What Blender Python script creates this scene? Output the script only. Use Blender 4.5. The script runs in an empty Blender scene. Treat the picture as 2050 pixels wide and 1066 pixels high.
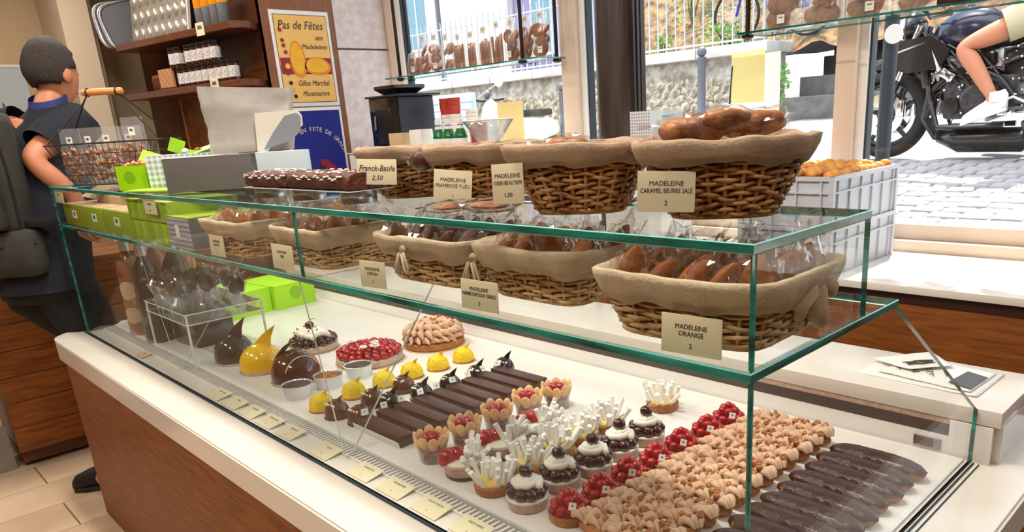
import bpy, bmesh, math, random
from mathutils import Vector, Matrix, Euler, noise
PI = math.pi
random.seed(7)
SC = bpy.context.scene
COL = SC.collection

# ------------------------------------------------------------------ camera
cd = bpy.data.cameras.new('camera'); cam = bpy.data.objects.new('camera', cd); COL.objects.link(cam)
_A = Vector((0.70590655, 0.70589629, -0.0583641)); _B = Vector((-0.17760636, 0.25617022, 0.95017514)); _D = Vector((-0.68567625, 0.66036902, -0.30620391))
_m = Matrix((_A, _B, -_D)).transposed().to_4x4(); _m.translation = Vector((0.42525, -0.72191, 1.54966))
cam.matrix_world = _m
cd.sensor_width = 36.0; cd.lens = 36.0 * 1488.8 / 2050.0
cd.shift_x = (1025 - 1110.37) / 2050.0; cd.shift_y = (716.65 - 533.0) / 2050.0
cd.clip_start = 0.02; cd.clip_end = 200
SC.camera = cam

# ------------------------------------------------------------------ world, sun, exposure
wd = bpy.data.worlds.new('world'); SC.world = wd; wd.use_nodes = True
wn = wd.node_tree.nodes; wl = wd.node_tree.links
bg = wn['Background']; sky = wn.new('ShaderNodeTexSky')
sky.sky_type = 'NISHITA'; sky.sun_disc = False; sky.sun_elevation = math.radians(62); sky.sun_rotation = math.radians(200)
sky.air_density = 1.0; sky.dust_density = 2.0
hs = wn.new('ShaderNodeHueSaturation'); hs.inputs['Saturation'].default_value = 0.55
wl.new(sky.outputs[0], hs.inputs['Color']); wl.new(hs.outputs[0], bg.inputs['Color'])
bg.inputs['Strength'].default_value = 0.6
sd = bpy.data.lights.new('sun', 'SUN'); sd.energy = 11.0; sd.angle = math.radians(0.6); sd.color = (1.0, 0.96, 0.9)
sun = bpy.data.objects.new('sun', sd); COL.objects.link(sun)
sun.rotation_euler = Vector((0.12, -0.40, -0.89)).to_track_quat('-Z', 'Y').to_euler()
LAMPS = []
def ceiling_area(x, y, sx, sy, e, col=(1.0, 0.94, 0.86)):
    l = bpy.data.lights.new('ceiling_lamp_light', 'AREA'); l.shape = 'RECTANGLE'; l.size = sx; l.size_y = sy; l.energy = e; l.color = col
    o = bpy.data.objects.new('ceiling_lamp_light', l); COL.objects.link(o); o.location = (x, y, 3.03); LAMPS.append((o, x, y, sx, sy)); return o
ceiling_area(-0.6, 0.1, 0.7, 0.14, 34)
ceiling_area(-2.4, 0.1, 0.7, 0.14, 34)
ceiling_area(-4.2, 0.5, 0.7, 0.14, 26)
ceiling_area(-0.6, -1.5, 0.7, 0.14, 22)
ceiling_area(-2.4, -1.5, 0.7, 0.14, 22)
ceiling_area(-5.6, 0.6, 0.7, 0.14, 20)
ceiling_area(1.2, -0.6, 0.7, 0.14, 16)
ceiling_area(-4.4, -1.5, 0.7, 0.14, 15)
SC.view_settings.view_transform = 'Standard'; SC.view_settings.look = 'None'
SC.view_settings.gamma = 1.0; SC.view_settings.use_curve_mapping = False
SC.view_settings.exposure = 0.0
SC.cycles.transparent_max_bounces = 40; SC.cycles.max_bounces = 10; SC.cycles.glossy_bounces = 5; SC.cycles.transmission_bounces = 6
SC.cycles.sample_clamp_indirect = 6.0
SC.cycles.use_denoising = True

# ------------------------------------------------------------------ materials
def lin(c):
    return tuple(((v / 255) / 12.92 if v / 255 <= 0.04045 else ((v / 255 + 0.055) / 1.055) ** 2.4) for v in c[:3]) + (1.0,)
def mat(name, c, rough=0.5, metal=0.0, c2=None, scale=20, detail=4, stretch=(1, 1, 1), bump=0.0, bscale=60, spec=0.5, coat=0.0, lo=0.35, hi=0.65, sss=0.0, trans=0.0):
    m = bpy.data.materials.new(name); m.use_nodes = True
    n = m.node_tree.nodes; l = m.node_tree.links; b = n['Principled BSDF']
    b.inputs['Base Color'].default_value = lin(c); b.inputs['Roughness'].default_value = rough; b.inputs['Metallic'].default_value = metal
    b.inputs['Specular IOR Level'].default_value = spec; b.inputs['Coat Weight'].default_value = coat; b.inputs['Coat Roughness'].default_value = 0.08
    if trans: b.inputs['Transmission Weight'].default_value = trans
    if sss:
        b.inputs['Subsurface Weight'].default_value = sss; b.inputs['Subsurface Radius'].default_value = (0.01, 0.005, 0.003)
    tc = n.new('ShaderNodeTexCoord'); mp = n.new('ShaderNodeMapping'); mp.inputs['Scale'].default_value = stretch
    l.new(tc.outputs['Object'], mp.inputs['Vector'])
    if c2:
        t = n.new('ShaderNodeTexNoise'); t.inputs['Scale'].default_value = scale; t.inputs['Detail'].default_value = detail
        l.new(mp.outputs[0], t.inputs['Vector'])
        r = n.new('ShaderNodeValToRGB'); r.color_ramp.elements[0].position = lo; r.color_ramp.elements[1].position = hi
        r.color_ramp.elements[0].color = lin(c); r.color_ramp.elements[1].color = lin(c2)
        l.new(t.outputs['Fac'], r.inputs['Fac']); l.new(r.outputs['Color'], b.inputs['Base Color'])
    if bump:
        t2 = n.new('ShaderNodeTexNoise'); t2.inputs['Scale'].default_value = bscale; t2.inputs['Detail'].default_value = 5
        l.new(mp.outputs[0], t2.inputs['Vector'])
        bp = n.new('ShaderNodeBump'); bp.inputs['Strength'].default_value = bump; bp.inputs['Distance'].default_value = 0.01
        l.new(t2.outputs['Fac'], bp.inputs['Height']); l.new(bp.outputs['Normal'], b.inputs['Normal'])
    return m
def glass_mat(name, tint, gloss=1.0, rough=0.0, ior=1.5, haze=0.0, hazec=(1, 1, 1, 1)):
    m = bpy.data.materials.new(name); m.use_nodes = True
    n = m.node_tree.nodes; l = m.node_tree.links; n.remove(n['Principled BSDF']); out = n['Material Output']
    tr = n.new('ShaderNodeBsdfTransparent'); tr.inputs['Color'].default_value = tint
    gl = n.new('ShaderNodeBsdfGlossy'); gl.inputs['Roughness'].default_value = rough
    fr = n.new('ShaderNodeFresnel'); ge = n.new('ShaderNodeNewGeometry')
    io = n.new('ShaderNodeMapRange'); io.inputs['To Min'].default_value = ior; io.inputs['To Max'].default_value = 1.0 / ior   # leaving the pane: same reflectance as entering
    l.new(ge.outputs['Backfacing'], io.inputs['Value']); l.new(io.outputs['Result'], fr.inputs['IOR'])
    mu = n.new('ShaderNodeMath'); mu.operation = 'MULTIPLY'; mu.inputs[1].default_value = gloss; mu.use_clamp = True
    mx = n.new('ShaderNodeMixShader'); l.new(fr.outputs[0], mu.inputs[0]); l.new(mu.outputs[0], mx.inputs[0]); l.new(tr.outputs[0], mx.inputs[1]); l.new(gl.outputs[0], mx.inputs[2])
    last = mx
    if haze:
        df = n.new('ShaderNodeBsdfTranslucent'); df.inputs['Color'].default_value = hazec
        d2 = n.new('ShaderNodeBsdfDiffuse'); d2.inputs['Color'].default_value = hazec
        ad = n.new('ShaderNodeMixShader'); ad.inputs[0].default_value = 0.5; l.new(df.outputs[0], ad.inputs[1]); l.new(d2.outputs[0], ad.inputs[2])
        m2 = n.new('ShaderNodeMixShader'); m2.inputs[0].default_value = haze; l.new(mx.outputs[0], m2.inputs[1]); l.new(ad.outputs[0], m2.inputs[2]); last = m2
    l.new(last.outputs[0], out.inputs['Surface'])
    return m
def paper_mat(name, c):
    m = bpy.data.materials.new(name); m.use_nodes = True
    n = m.node_tree.nodes; l = m.node_tree.links; n.remove(n['Principled BSDF']); out = n['Material Output']
    a = n.new('ShaderNodeBsdfDiffuse'); b = n.new('ShaderNodeBsdfTranslucent'); mx = n.new('ShaderNodeMixShader'); mx.inputs[0].default_value = 0.55
    a.inputs['Color'].default_value = lin(c); b.inputs['Color'].default_value = lin(c)
    l.new(a.outputs[0], mx.inputs[1]); l.new(b.outputs[0], mx.inputs[2]); l.new(mx.outputs[0], out.inputs['Surface']); return m
def gingham(name, ca, cb, n_per_m):
    m = bpy.data.materials.new(name); m.use_nodes = True
    n = m.node_tree.nodes; l = m.node_tree.links; b = n['Principled BSDF']; b.inputs['Roughness'].default_value = 0.6
    tc = n.new('ShaderNodeTexCoord'); sp = n.new('ShaderNodeSeparateXYZ'); l.new(tc.outputs['Object'], sp.inputs[0])
    acc = None
    for k in range(3):
        a = n.new('ShaderNodeMath'); a.operation = 'MULTIPLY_ADD'; a.inputs[1].default_value = n_per_m; a.inputs[2].default_value = 0.113
        f = n.new('ShaderNodeMath'); f.operation = 'FRACT'; g = n.new('ShaderNodeMath'); g.operation = 'GREATER_THAN'; g.inputs[1].default_value = 0.5
        l.new(sp.outputs[k], a.inputs[0]); l.new(a.outputs[0], f.inputs[0]); l.new(f.outputs[0], g.inputs[0])
        if acc is None: acc = g
        else:
            s = n.new('ShaderNodeMath'); s.operation = 'ADD'; l.new(acc.outputs[0], s.inputs[0]); l.new(g.outputs[0], s.inputs[1]); acc = s
    d = n.new('ShaderNodeMath'); d.operation = 'DIVIDE'; d.inputs[1].default_value = 3.0; l.new(acc.outputs[0], d.inputs[0])
    r = n.new('ShaderNodeValToRGB'); r.color_ramp.elements[0].color = lin(ca); r.color_ramp.elements[1].color = lin(cb)
    r.color_ramp.elements[0].position = 0.1; r.color_ramp.elements[1].position = 0.9
    l.new(d.outputs[0], r.inputs[0]); l.new(r.outputs[0], b.inputs['Base Color'])
    return m
def emit(name, col, s):
    m = bpy.data.materials.new(name); m.use_nodes = True; n = m.node_tree.nodes
    b = n['Principled BSDF']; b.inputs['Base Color'].default_value = col; b.inputs['Emission Color'].default_value = col; b.inputs['Emission Strength'].default_value = s
    return m
MT = dict(
 wood=mat('walnut', (108, 56, 10), 0.5, c2=(142, 80, 22), scale=6, detail=8, stretch=(1.2, 1.2, 14), spec=0.35),
 wood_dark=mat('dark_wood', (74, 34, 11), 0.45, c2=(104, 54, 20), scale=6, detail=8, stretch=(1.2, 1.2, 16), coat=0.1),
 wood_light=mat('light_wood', (150, 96, 62), 0.5, c2=(126, 76, 46), scale=6, detail=8, stretch=(16, 16, 1.2)),
 wood_shelf=mat('shelf_wood', (84, 38, 14), 0.4, c2=(108, 54, 22), scale=6, detail=8, stretch=(1.2, 14, 14), coat=0.15),
 strip=mat('dark_strip', (56, 26, 18), 0.4),
 slab=mat('solid_surface', (236, 228, 216), 0.16, c2=(230, 221, 208), scale=3, spec=0.5),
 deckm=mat('deck_white', (240, 236, 230), 0.2),
 slot=mat('slot_grey', (78, 68, 60), 0.5),
 steel=mat('brushed_steel', (170, 170, 168), 0.3, 1.0),
 wire=mat('black_wire', (28, 24, 22), 0.4, 0.4),
 edge=mat('glass_edge', (5, 62, 56), 0.12, c2=(46, 160, 146), scale=5, detail=6, stretch=(1, 1, 8), coat=0.6),
 glass=glass_mat('clear_glass', (0.980, 0.994, 0.988, 1), 0.36),
 wglass=glass_mat('window_glass', (0.97, 0.99, 0.985, 1), 0.6),
 film=glass_mat('cellophane', (0.985, 0.985, 0.985, 1), 2.4, 0.05, 1.5),
 film_white=glass_mat('bag_film', (0.97, 0.97, 0.97, 1), 1.6, 0.2, 1.45, 0.10),
 bracket=mat('bracket_edge', (176, 196, 190), 0.15, coat=0.5),
 acryl=glass_mat('acrylic', (0.96, 0.97, 0.98, 1), 1.8, 0.02, 1.5, 0.04),
 cup=glass_mat('plastic_cup', (0.93, 0.94, 0.95, 1), 1.6, 0.05, 1.5, 0.10),
 card=mat('cream_card', (226, 214, 176), 0.6),
 ink=mat('ink', (40, 36, 30), 0.7),
 inkg=mat('grey_ink', (96, 88, 72), 0.7),
 white=mat('white_paint', (240, 240, 238), 0.4),
 paper=mat('white_paper', (238, 236, 230), 0.7),
 plaster=mat('plaster', (232, 222, 222), 0.85, c2=(214, 200, 200), scale=18, bump=0.55, bscale=30),
 wallbeige=mat('beige_wall', (196, 172, 136), 0.8, c2=(188, 164, 128), scale=2),
 wallcream=mat('cream_wall', (206, 186, 160), 0.8),
 ceil=mat('ceiling_paint', (238, 234, 226), 0.8),
 floor=mat('floor_tile', (214, 188, 158), 0.35, c2=(198, 170, 138), scale=3, detail=5),
 grout=mat('floor_joint', (120, 98, 76), 0.8),
 plinth=mat('grey_plinth', (150, 142, 134), 0.5, c2=(132, 124, 116), scale=8),
 wicker=mat('wicker', (132, 82, 38), 0.42, c2=(196, 148, 92), scale=30, stretch=(1, 1, 1), spec=0.4),
 wicker2=mat('pale_wicker', (166, 126, 76), 0.45, c2=(218, 184, 132), scale=30, spec=0.4),
 linen=mat('linen', (150, 124, 98), 0.9, c2=(172, 146, 118), scale=18, bump=0.25, bscale=220),
 linen2=mat('pale_linen', (176, 154, 124), 0.9, c2=(196, 174, 144), scale=18, bump=0.25, bscale=220),
 mad=mat('madeleine_crust', (186, 112, 44), 0.6, c2=(138, 72, 28), scale=22, bump=0.2, bscale=120),
 mad_dark=mat('dark_madeleine', (104, 52, 28), 0.5, c2=(70, 34, 20), scale=22, bump=0.2, bscale=120),
 mad_gold=mat('golden_madeleine', (232, 166, 66), 0.5, c2=(186, 98, 26), scale=26, bump=0.15, bscale=100),
 loaf=mat('loaf_crust', (190, 116, 44), 0.42, c2=(96, 44, 16), scale=22, bump=0.2, bscale=80),
 choc=mat('dark_glaze', (50, 24, 15), 0.34, c2=(70, 36, 23), scale=20, bump=0.5, bscale=55, coat=0.12, spec=0.4),
 choux=mat('choux', (196, 130, 66), 0.6, c2=(168, 100, 44), scale=30, bump=0.3, bscale=70),
 cream_haz=mat('praline_cream', (226, 188, 156), 0.5, c2=(206, 164, 130), scale=30, sss=0.1),
 nut=mat('caramel_nut', (200, 132, 66), 0.32, c2=(128, 66, 28), scale=60, coat=0.2),
 rasp=mat('raspberry_red', (196, 10, 30), 0.26, c2=(148, 4, 20), scale=80, coat=0.4, sss=0.1),
 cherry=mat('cherry', (36, 5, 12), 0.08, c2=(66, 8, 18), scale=60, coat=0.8),
 stem=mat('cherry_stem', (90, 70, 40), 0.6),
 whip=mat('whipped_cream', (250, 244, 228), 0.45, sss=0.1),
 crust=mat('tart_crust', (190, 128, 66), 0.6, c2=(160, 98, 46), scale=40, bump=0.2, bscale=120),
 pinkbase=mat('pale_base', (206, 178, 160), 0.4, c2=(180, 150, 132), scale=50),
 wchoc=mat('white_chocolate', (255, 252, 243), 0.4, sss=0.05),
 ycream=mat('yellow_cream', (240, 206, 110), 0.5),
 biscuit=mat('ladyfinger', (246, 208, 156), 0.7, c2=(234, 188, 130), scale=50, bump=0.15, bscale=200),
 milk=mat('milk_glaze', (104, 56, 32), 0.12, c2=(90, 46, 26), scale=8, coat=0.6),
 black=mat('black_glaze', (16, 14, 18), 0.07, coat=0.8),
 darkgreen=mat('dark_dome_glaze', (56, 46, 30), 0.1, c2=(46, 36, 24), scale=8, coat=0.6),
 yel=mat('yellow_glaze', (255, 208, 8), 0.16, c2=(250, 194, 4), scale=8, coat=0.5),
 yelr=mat('yellow_velvet', (255, 226, 14), 0.5, c2=(248, 204, 6), scale=40, bump=0.6, bscale=90),
 bar=mat('bar_chocolate', (80, 40, 28), 0.36, c2=(64, 30, 20), scale=30),
 barside=mat('bar_layers', (60, 36, 28), 0.5, c2=(108, 76, 54), scale=14, stretch=(0.3, 0.3, 14)),
 foil=mat('foil', (222, 224, 228), 0.32, 0.55),
 mousse=mat('brown_mousse', (74, 50, 42), 0.5),
 caramel=mat('caramel', (176, 104, 40), 0.3, c2=(96, 46, 20), scale=40),
 lime=mat('lime_card', (164, 224, 10), 0.45),
 lime2=mat('lime_light', (196, 238, 110), 0.5),
 lime_d=mat('lime_stamp', (128, 190, 10), 0.5),
 olive=mat('olive_card', (150, 152, 20), 0.5),
 gboxl=mat('green_box', (150, 176, 36), 0.5),
 kraft=mat('kraft_card', (206, 174, 136), 0.7),
 greybox=mat('grey_card', (104, 98, 96), 0.6),
 paleblue=mat('pale_blue_card', (206, 222, 228), 0.5),
 greybag=mat('grey_paper', (186, 180, 174), 0.6, c2=(172, 166, 160), scale=6, bump=0.5, bscale=14),
 flapgrey=mat('flap_grey', (136, 142, 148), 0.5),
 creamflap=mat('flap_cream', (226, 220, 204), 0.6),
 ging=gingham('gingham_grey', (226, 226, 230), (104, 106, 122), 72),
 ging2=gingham('gingham_blue', (240, 242, 246), (120, 130, 176), 55),
 slate=mat('slate_card', (92, 92, 96), 0.6),
 skin=mat('skin', (206, 138, 102), 0.5, c2=(194, 124, 88), scale=12, sss=0.1),
 skin2=mat('tanned_skin', (196, 130, 98), 0.5, sss=0.1),
 hair=mat('dark_hair', (36, 27, 21), 0.75, c2=(62, 52, 44), scale=60, detail=6, stretch=(3, 3, 1), bump=0.6, bscale=160),
 navy=mat('navy_cotton', (18, 20, 32), 0.88, c2=(24, 26, 38), scale=8, bump=0.3, bscale=26),
 collar=mat('blue_collar', (28, 44, 110), 0.7),
 trousers=mat('black_trousers', (16, 14, 14), 0.9),
 packm=mat('backpack_fabric', (42, 40, 35), 0.85, c2=(54, 51, 45), scale=10, bump=0.4, bscale=40),
 shoe=mat('black_shoe', (18, 17, 18), 0.5),
 eye=mat('eye', (30, 26, 24), 0.3),
 lip=mat('lip', (160, 84, 72), 0.5),
 blackpl=mat('black_plastic', (16, 16, 18), 0.2, coat=0.4),
 bluegrey=mat('machine_panel', (40, 46, 62), 0.45),
 redcup=mat('red_paper', (176, 52, 40), 0.5),
 whitecup=mat('cup_paper', (226, 214, 208), 0.5),
 green_glass=mat('green_bottle', (16, 120, 62), 0.06, coat=0.6, trans=0.3),
 labelw=mat('label_white', (236, 238, 244), 0.5),
 pillar=mat('dark_iron', (36, 28, 27), 0.36, 0.2, c2=(74, 60, 55), scale=12, stretch=(1, 1, 0.12), bump=0.25, bscale=40),  # paler upright streaks: uneven surface plus gloss painted into the colour
 frame=mat('window_frame', (222, 202, 184), 0.45),
 frame_w=mat('window_frame_white', (238, 238, 236), 0.4),
 gasket=mat('dark_gasket', (40, 50, 60), 0.5),
 yellowcard=mat('yellow_menu', (228, 208, 146), 0.6), paleyellow=paper_mat('pale_yellow_sheet', (252, 246, 206)), darkred=mat('display_red', (74, 22, 18), 0.5), shade_stone=mat('painted_shade_stone', (104, 103, 102), 0.9, c2=(78, 77, 76), scale=5), arris_highlight=mat('glass_arris_highlight', (120, 206, 190), 0.15, coat=0.5), backpaper=paper_mat('white_backing', (244, 244, 236)),  # step stone has shade in its colour, glass arris a painted highlight
 lilac=mat('lilac_paint', (140, 126, 166), 0.8),
 pale=mat('pale_render', (232, 228, 216), 0.85),
 bluewin=mat('pale_window', (96, 136, 152), 0.2),
 asphalt=mat('street', (150, 148, 146), 0.85, c2=(128, 126, 126), scale=5),
 cobble=mat('cobble', (176, 174, 172), 0.8, c2=(150, 148, 148), scale=14, bump=0.3, bscale=30),
 stone=mat('rubble_stone', (214, 206, 190), 0.9, c2=(150, 134, 108), scale=7, bump=0.5, bscale=30),
 mortar=mat('mortar', (188, 180, 168), 0.95, c2=(128, 118, 104), scale=9),
 coping=mat('coping_stone', (210, 204, 194), 0.8, c2=(186, 180, 170), scale=5),
 iron=mat('grey_iron', (176, 180, 186), 0.5, 0.1),
 galv=mat('painted_post', (104, 106, 112), 0.5, 0.2),
 soil=mat('bank_soil', (156, 116, 74), 0.95, c2=(54, 52, 36), scale=7, detail=8, bump=0.6, bscale=20),
 leaf=mat('leaf_green', (70, 130, 40), 0.5, c2=(110, 164, 60), scale=12),
 tyre=mat('tyre_rubber', (24, 24, 26), 0.7, bump=0.3, bscale=120),
 bikeblack=mat('bike_black', (20, 21, 24), 0.25, coat=0.4),
 bikeblue=mat('tank_navy', (30, 38, 62), 0.2, coat=0.7),
 engine=mat('engine_grey', (52, 52, 54), 0.4, 0.5, c2=(80, 80, 82), scale=30),
 chrome=mat('chrome', (220, 220, 224), 0.12, 1.0),
 khaki=mat('khaki_shorts', (190, 180, 146), 0.9, bump=0.3, bscale=40),
 sneaker=mat('white_sneaker', (244, 244, 242), 0.6),
 tee=mat('white_tee', (222, 222, 226), 0.9),
 poster_bg=mat('poster_apricot', (246, 196, 110), 0.5),
 poster_red=mat('poster_red', (150, 28, 48), 0.5),
 poster_yel=mat('poster_yellow', (250, 200, 20), 0.5, c2=(244, 176, 30), scale=20),
 poster_or=mat('poster_orange', (238, 140, 40), 0.5),
 poster_blue=mat('poster_blue', (20, 36, 140), 0.5),
 poster_green=mat('poster_green', (60, 150, 70), 0.5),
 poster_dark=mat('poster_dark', (30, 22, 24), 0.5),
 jarlid=mat('black_lid', (20, 19, 20), 0.3),
 jarlabel=mat('jar_label', (222, 216, 214), 0.5, c2=(120, 108, 112), scale=160, lo=0.5, hi=0.62),
 jarbody=mat('jar_glass', (60, 30, 16), 0.1, coat=0.5),
 mould=mat('tin_mould', (206, 200, 188), 0.3, 0.7),
 amber=mat('amber', (236, 150, 20), 0.2, coat=0.4),
 stickw=mat('stick_wood', (206, 150, 108), 0.7),
 gilt=mat('gilt', (150, 84, 22), 0.4, c2=(96, 48, 14), scale=12),
 handle=mat('beech', (216, 148, 80), 0.5, c2=(198, 128, 62), scale=10, stretch=(1, 10, 10)),
 syrup=mat('pink_syrup', (138, 82, 46), 0.12, c2=(176, 120, 84), scale=6, coat=0.5),
 smoked=mat('smoked_bottle', (50, 40, 33), 0.15, coat=0.4),
 choc_lolly=mat('lolly_chocolate', (44, 22, 18), 0.3, c2=(84, 48, 46), scale=40),
 bow=mat('blue_ribbon', (50, 70, 130), 0.5),
 crate=mat('white_crate', (196, 199, 208), 0.45),
 cakechoc=mat('crumb_cake', (74, 34, 20), 0.7, c2=(104, 52, 30), scale=50, bump=0.8, bscale=60),
 sugar=mat('icing_sugar', (236, 226, 216), 0.8),
 picgrey=mat('picture_grey', (176, 186, 190), 0.5),
 picdark=mat('picture_dark', (60, 66, 66), 0.6),
 diffuser=emit('lamp_diffuser', (1, 0.93, 0.84, 1), 6.0),
 cookie=mat('brown_cookie', (172, 104, 54), 0.7, c2=(112, 62, 32), scale=40, bump=0.3, bscale=80),
 cookie2=mat('pale_cookie', (170, 132, 104), 0.7, c2=(130, 96, 74), scale=40, bump=0.3, bscale=80),
)

# ------------------------------------------------------------------ mesh helpers
class M:
    def __init__(s): s.bm = bmesh.new()
    def _fin(s, vs, mi, T=None):
        if T is not None: bmesh.ops.transform(s.bm, matrix=T, verts=vs)
        fs = set()
        for v in vs:
            for f in v.link_faces: fs.add(f)
        for f in fs: f.material_index = mi
        return vs
    def box(s, c, d, mi=0, rz=0.0, bev=0.0, T=None, rot=None):
        R = (rot.to_matrix().to_4x4() if rot else Matrix.Rotation(rz, 4, 'Z'))
        mtx = Matrix.Translation(c) @ R @ Matrix.Diagonal((d[0], d[1], d[2], 1))
        if T is not None: mtx = T @ mtx
        r = bmesh.ops.create_cube(s.bm, size=1.0, matrix=mtx); vs = r['verts']
        s._fin(vs, mi)
        if bev:
            es = list({e for v in vs for e in v.link_edges})
            q = bmesh.ops.bevel(s.bm, geom=es, offset=bev, segments=2, profile=0.6, affect='EDGES')
            for f in q['faces']: f.material_index = mi
        return s
    def ring_mesh(s, rings, mi=0, closed=True, cap0=True, cap1=True, loop=False, T=None):
        bm = s.bm; R = []
        for ring in rings:
            R.append([bm.verts.new(T @ Vector(p) if T is not None else p) for p in ring])
        n = len(R[0]); m = len(R)
        def F(a):
            a = list(dict.fromkeys(a))
            if len(a) > 2:
                try:
                    f = bm.faces.new(a); f.material_index = mi
                except ValueError: pass
        for i in range(m if loop else m - 1):
            a, b = R[i], R[(i + 1) % m]
            for j in range(n if closed else n - 1):
                F([a[j], a[(j + 1) % n], b[(j + 1) % n], b[j]])
        if not loop and closed:
            if cap0: F(R[0][::-1])
            if cap1: F(R[-1])
        return s
    def lathe(s, prof, seg=20, mi=0, c=(0, 0, 0), T=None, cap0=True, cap1=True, flute=0.0, nfl=0):
        rings = []
        for r, z in prof:
            ring = []
            for k in range(seg):
                a = 2 * PI * k / seg; rr = max(r, 1e-5)
                if flute: rr *= 1 + flute * (1 if (k % 2) else -1) * min(1, z * 40 + 0.3)
                ring.append(Vector((c[0] + rr * math.cos(a), c[1] + rr * math.sin(a), c[2] + z)))
            rings.append(ring)
        return s.ring_mesh(rings, mi, True, cap0, cap1, T=T)
    def tube(s, pts, r, seg=8, mi=0, loop=False, cap=True, T=None):
        P = [Vector(p) for p in pts]; n = len(P); rings = []
        up = None
        for i in range(n):
            if loop: t = P[(i + 1) % n] - P[i - 1]
            else: t = P[min(i + 1, n - 1)] - P[max(i - 1, 0)]
            if t.length < 1e-9: t = Vector((0, 0, 1))
            t.normalize()
            if up is None:
                up = Vector((0, 0, 1)) if abs(t.z) < 0.9 else Vector((1, 0, 0))
            sd_ = t.cross(up)
            if sd_.length < 1e-6: sd_ = t.orthogonal()
            sd_.normalize(); up = sd_.cross(t).normalized()
            rr = r[i] if isinstance(r, (list, tuple)) else r
            rings.append([P[i] + sd_ * math.cos(2 * PI * k / seg) * rr + up * math.sin(2 * PI * k / seg) * rr for k in range(seg)])
        return s.ring_mesh(rings, mi, True, cap, cap, loop, T)
    def cyl(s, p0, p1, r0, r1=None, seg=12, mi=0, T=None):
        return s.tube([p0, p1], [r0, r0 if r1 is None else r1], seg, mi, T=T)
    def ball(s, c, r, sub=2, mi=0, rot=None, fn=None, T=None):
        if isinstance(r, (int, float)): r = (r, r, r)
        R = rot.to_matrix().to_4x4() if rot else Matrix.Identity(4)
        q = bmesh.ops.create_icosphere(s.bm, subdivisions=sub, radius=1.0); vs = q['verts']
        if fn:
            for v in vs: v.co = fn(v.co.copy())
        mtx = Matrix.Translation(c) @ R @ Matrix.Diagonal((r[0], r[1], r[2], 1))
        if T is not None: mtx = T @ mtx
        bmesh.ops.transform(s.bm, matrix=mtx, verts=vs)
        return s._fin(vs, mi) and s
    def prism(s, poly, h0, h1, mi=0, T=None):
        a = [Vector((p[0], p[1], h0)) for p in poly]; b = [Vector((p[0], p[1], h1)) for p in poly]
        return s.ring_mesh([a, b], mi, True, True, True, T=T)
    def quad(s, pts, mi=0):
        f = s.bm.faces.new([s.bm.verts.new(p) for p in pts]); f.material_index = mi; return s
    def grid(s, fn, nu, nv, mi=0, T=None):
        rings = [[Vector(fn(i / nu, j / nv)) for j in range(nv + 1)] for i in range(nu + 1)]
        return s.ring_mesh(rings, mi, False, T=T)
    def mesh(s, name, mats, smooth=35, recalc=True):
        if recalc: bmesh.ops.recalc_face_normals(s.bm, faces=s.bm.faces[:])
        me = bpy.data.meshes.new(name); s.bm.to_mesh(me); s.bm.free()
        for m in (mats if isinstance(mats, (list, tuple)) else [mats]): me.materials.append(MT[m] if isinstance(m, str) else m)
        if smooth:
            me.shade_smooth()
            if smooth < 180: me.set_sharp_from_angle(angle=math.radians(smooth))
        return me
    def obj(s, name, mats, parent=None, smooth=35, loc=None, rz=0.0, recalc=True):
        return link(name, s.mesh(name, mats, smooth, recalc), parent, loc, rz)
KIDS = {}
def setp(o, p):
    o.parent = p; KIDS.setdefault(p.name, []).append(o)
def link(name, me, parent=None, loc=None, rz=0.0, rot=None, scale=None):
    o = bpy.data.objects.new(name, me); COL.objects.link(o)
    if parent: setp(o, parent)
    if loc is not None: o.location = loc
    if rot is not None: o.rotation_euler = rot
    elif rz: o.rotation_euler = (0, 0, rz)
    if scale is not None: o.scale = scale if isinstance(scale, (tuple, list)) else (scale,) * 3
    return o
def thing(name, label, cat, loc=(0, 0, 0), rz=0.0, group=None, rot=None):
    o = bpy.data.objects.new(name, None); COL.objects.link(o); o.empty_display_size = 0.05
    o.location = loc; o.rotation_euler = rot if rot is not None else (0, 0, rz)
    return tag(o, label, cat, group)
def tag(o, label, cat, group=None):
    o['label'] = label; o['category'] = cat
    if group: o['group'] = group
    return o
def struct(o): o['kind'] = 'structure'; return o
def stuff(o): o['kind'] = 'stuff'; return o
def dup(root, loc, rz=None, label=None, group=None, scale=None, rot=None):
    r = root.copy(); COL.objects.link(r); r.location = loc
    if rz is not None: r.rotation_euler = (0, 0, rz)
    if rot is not None: r.rotation_euler = rot
    if label: r['label'] = label
    if group: r['group'] = group
    if scale: r.scale = (scale,) * 3 if isinstance(scale, (int, float)) else scale
    def rec(src, dst):
        for ch in list(KIDS.get(src.name, ())):
            c = ch.copy(); COL.objects.link(c); setp(c, dst); rec(ch, c)
    rec(root, r)
    return r
def text(body, size, parent, loc, rot, m='ink', name='lettering', align='CENTER', ext=0.0002, sx=1.0, shear=0.0):
    cu = bpy.data.curves.new(name, 'FONT'); cu.body = body; cu.size = size; cu.align_x = align; cu.align_y = 'CENTER'; cu.extrude = ext; cu.resolution_u = 2; cu.shear = shear
    cu.materials.append(MT[m])
    tmp = bpy.data.objects.new(name, cu); me = bpy.data.meshes.new_from_object(tmp); bpy.data.objects.remove(tmp)
    xs = [v.co.x for v in me.vertices] or [0]
    o = link(name, me, parent, loc, rot=rot, scale=(sx, 1, 1)); o['w'] = max(xs) - min(xs)
    return o
ORD = ['first', 'second', 'third', 'fourth', 'fifth', 'sixth', 'seventh', 'eighth', 'ninth', 'tenth', 'eleventh', 'twelfth', 'thirteenth', 'fourteenth', 'fifteenth', 'sixteenth']
def rr(a, b): return random.uniform(a, b)
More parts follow.
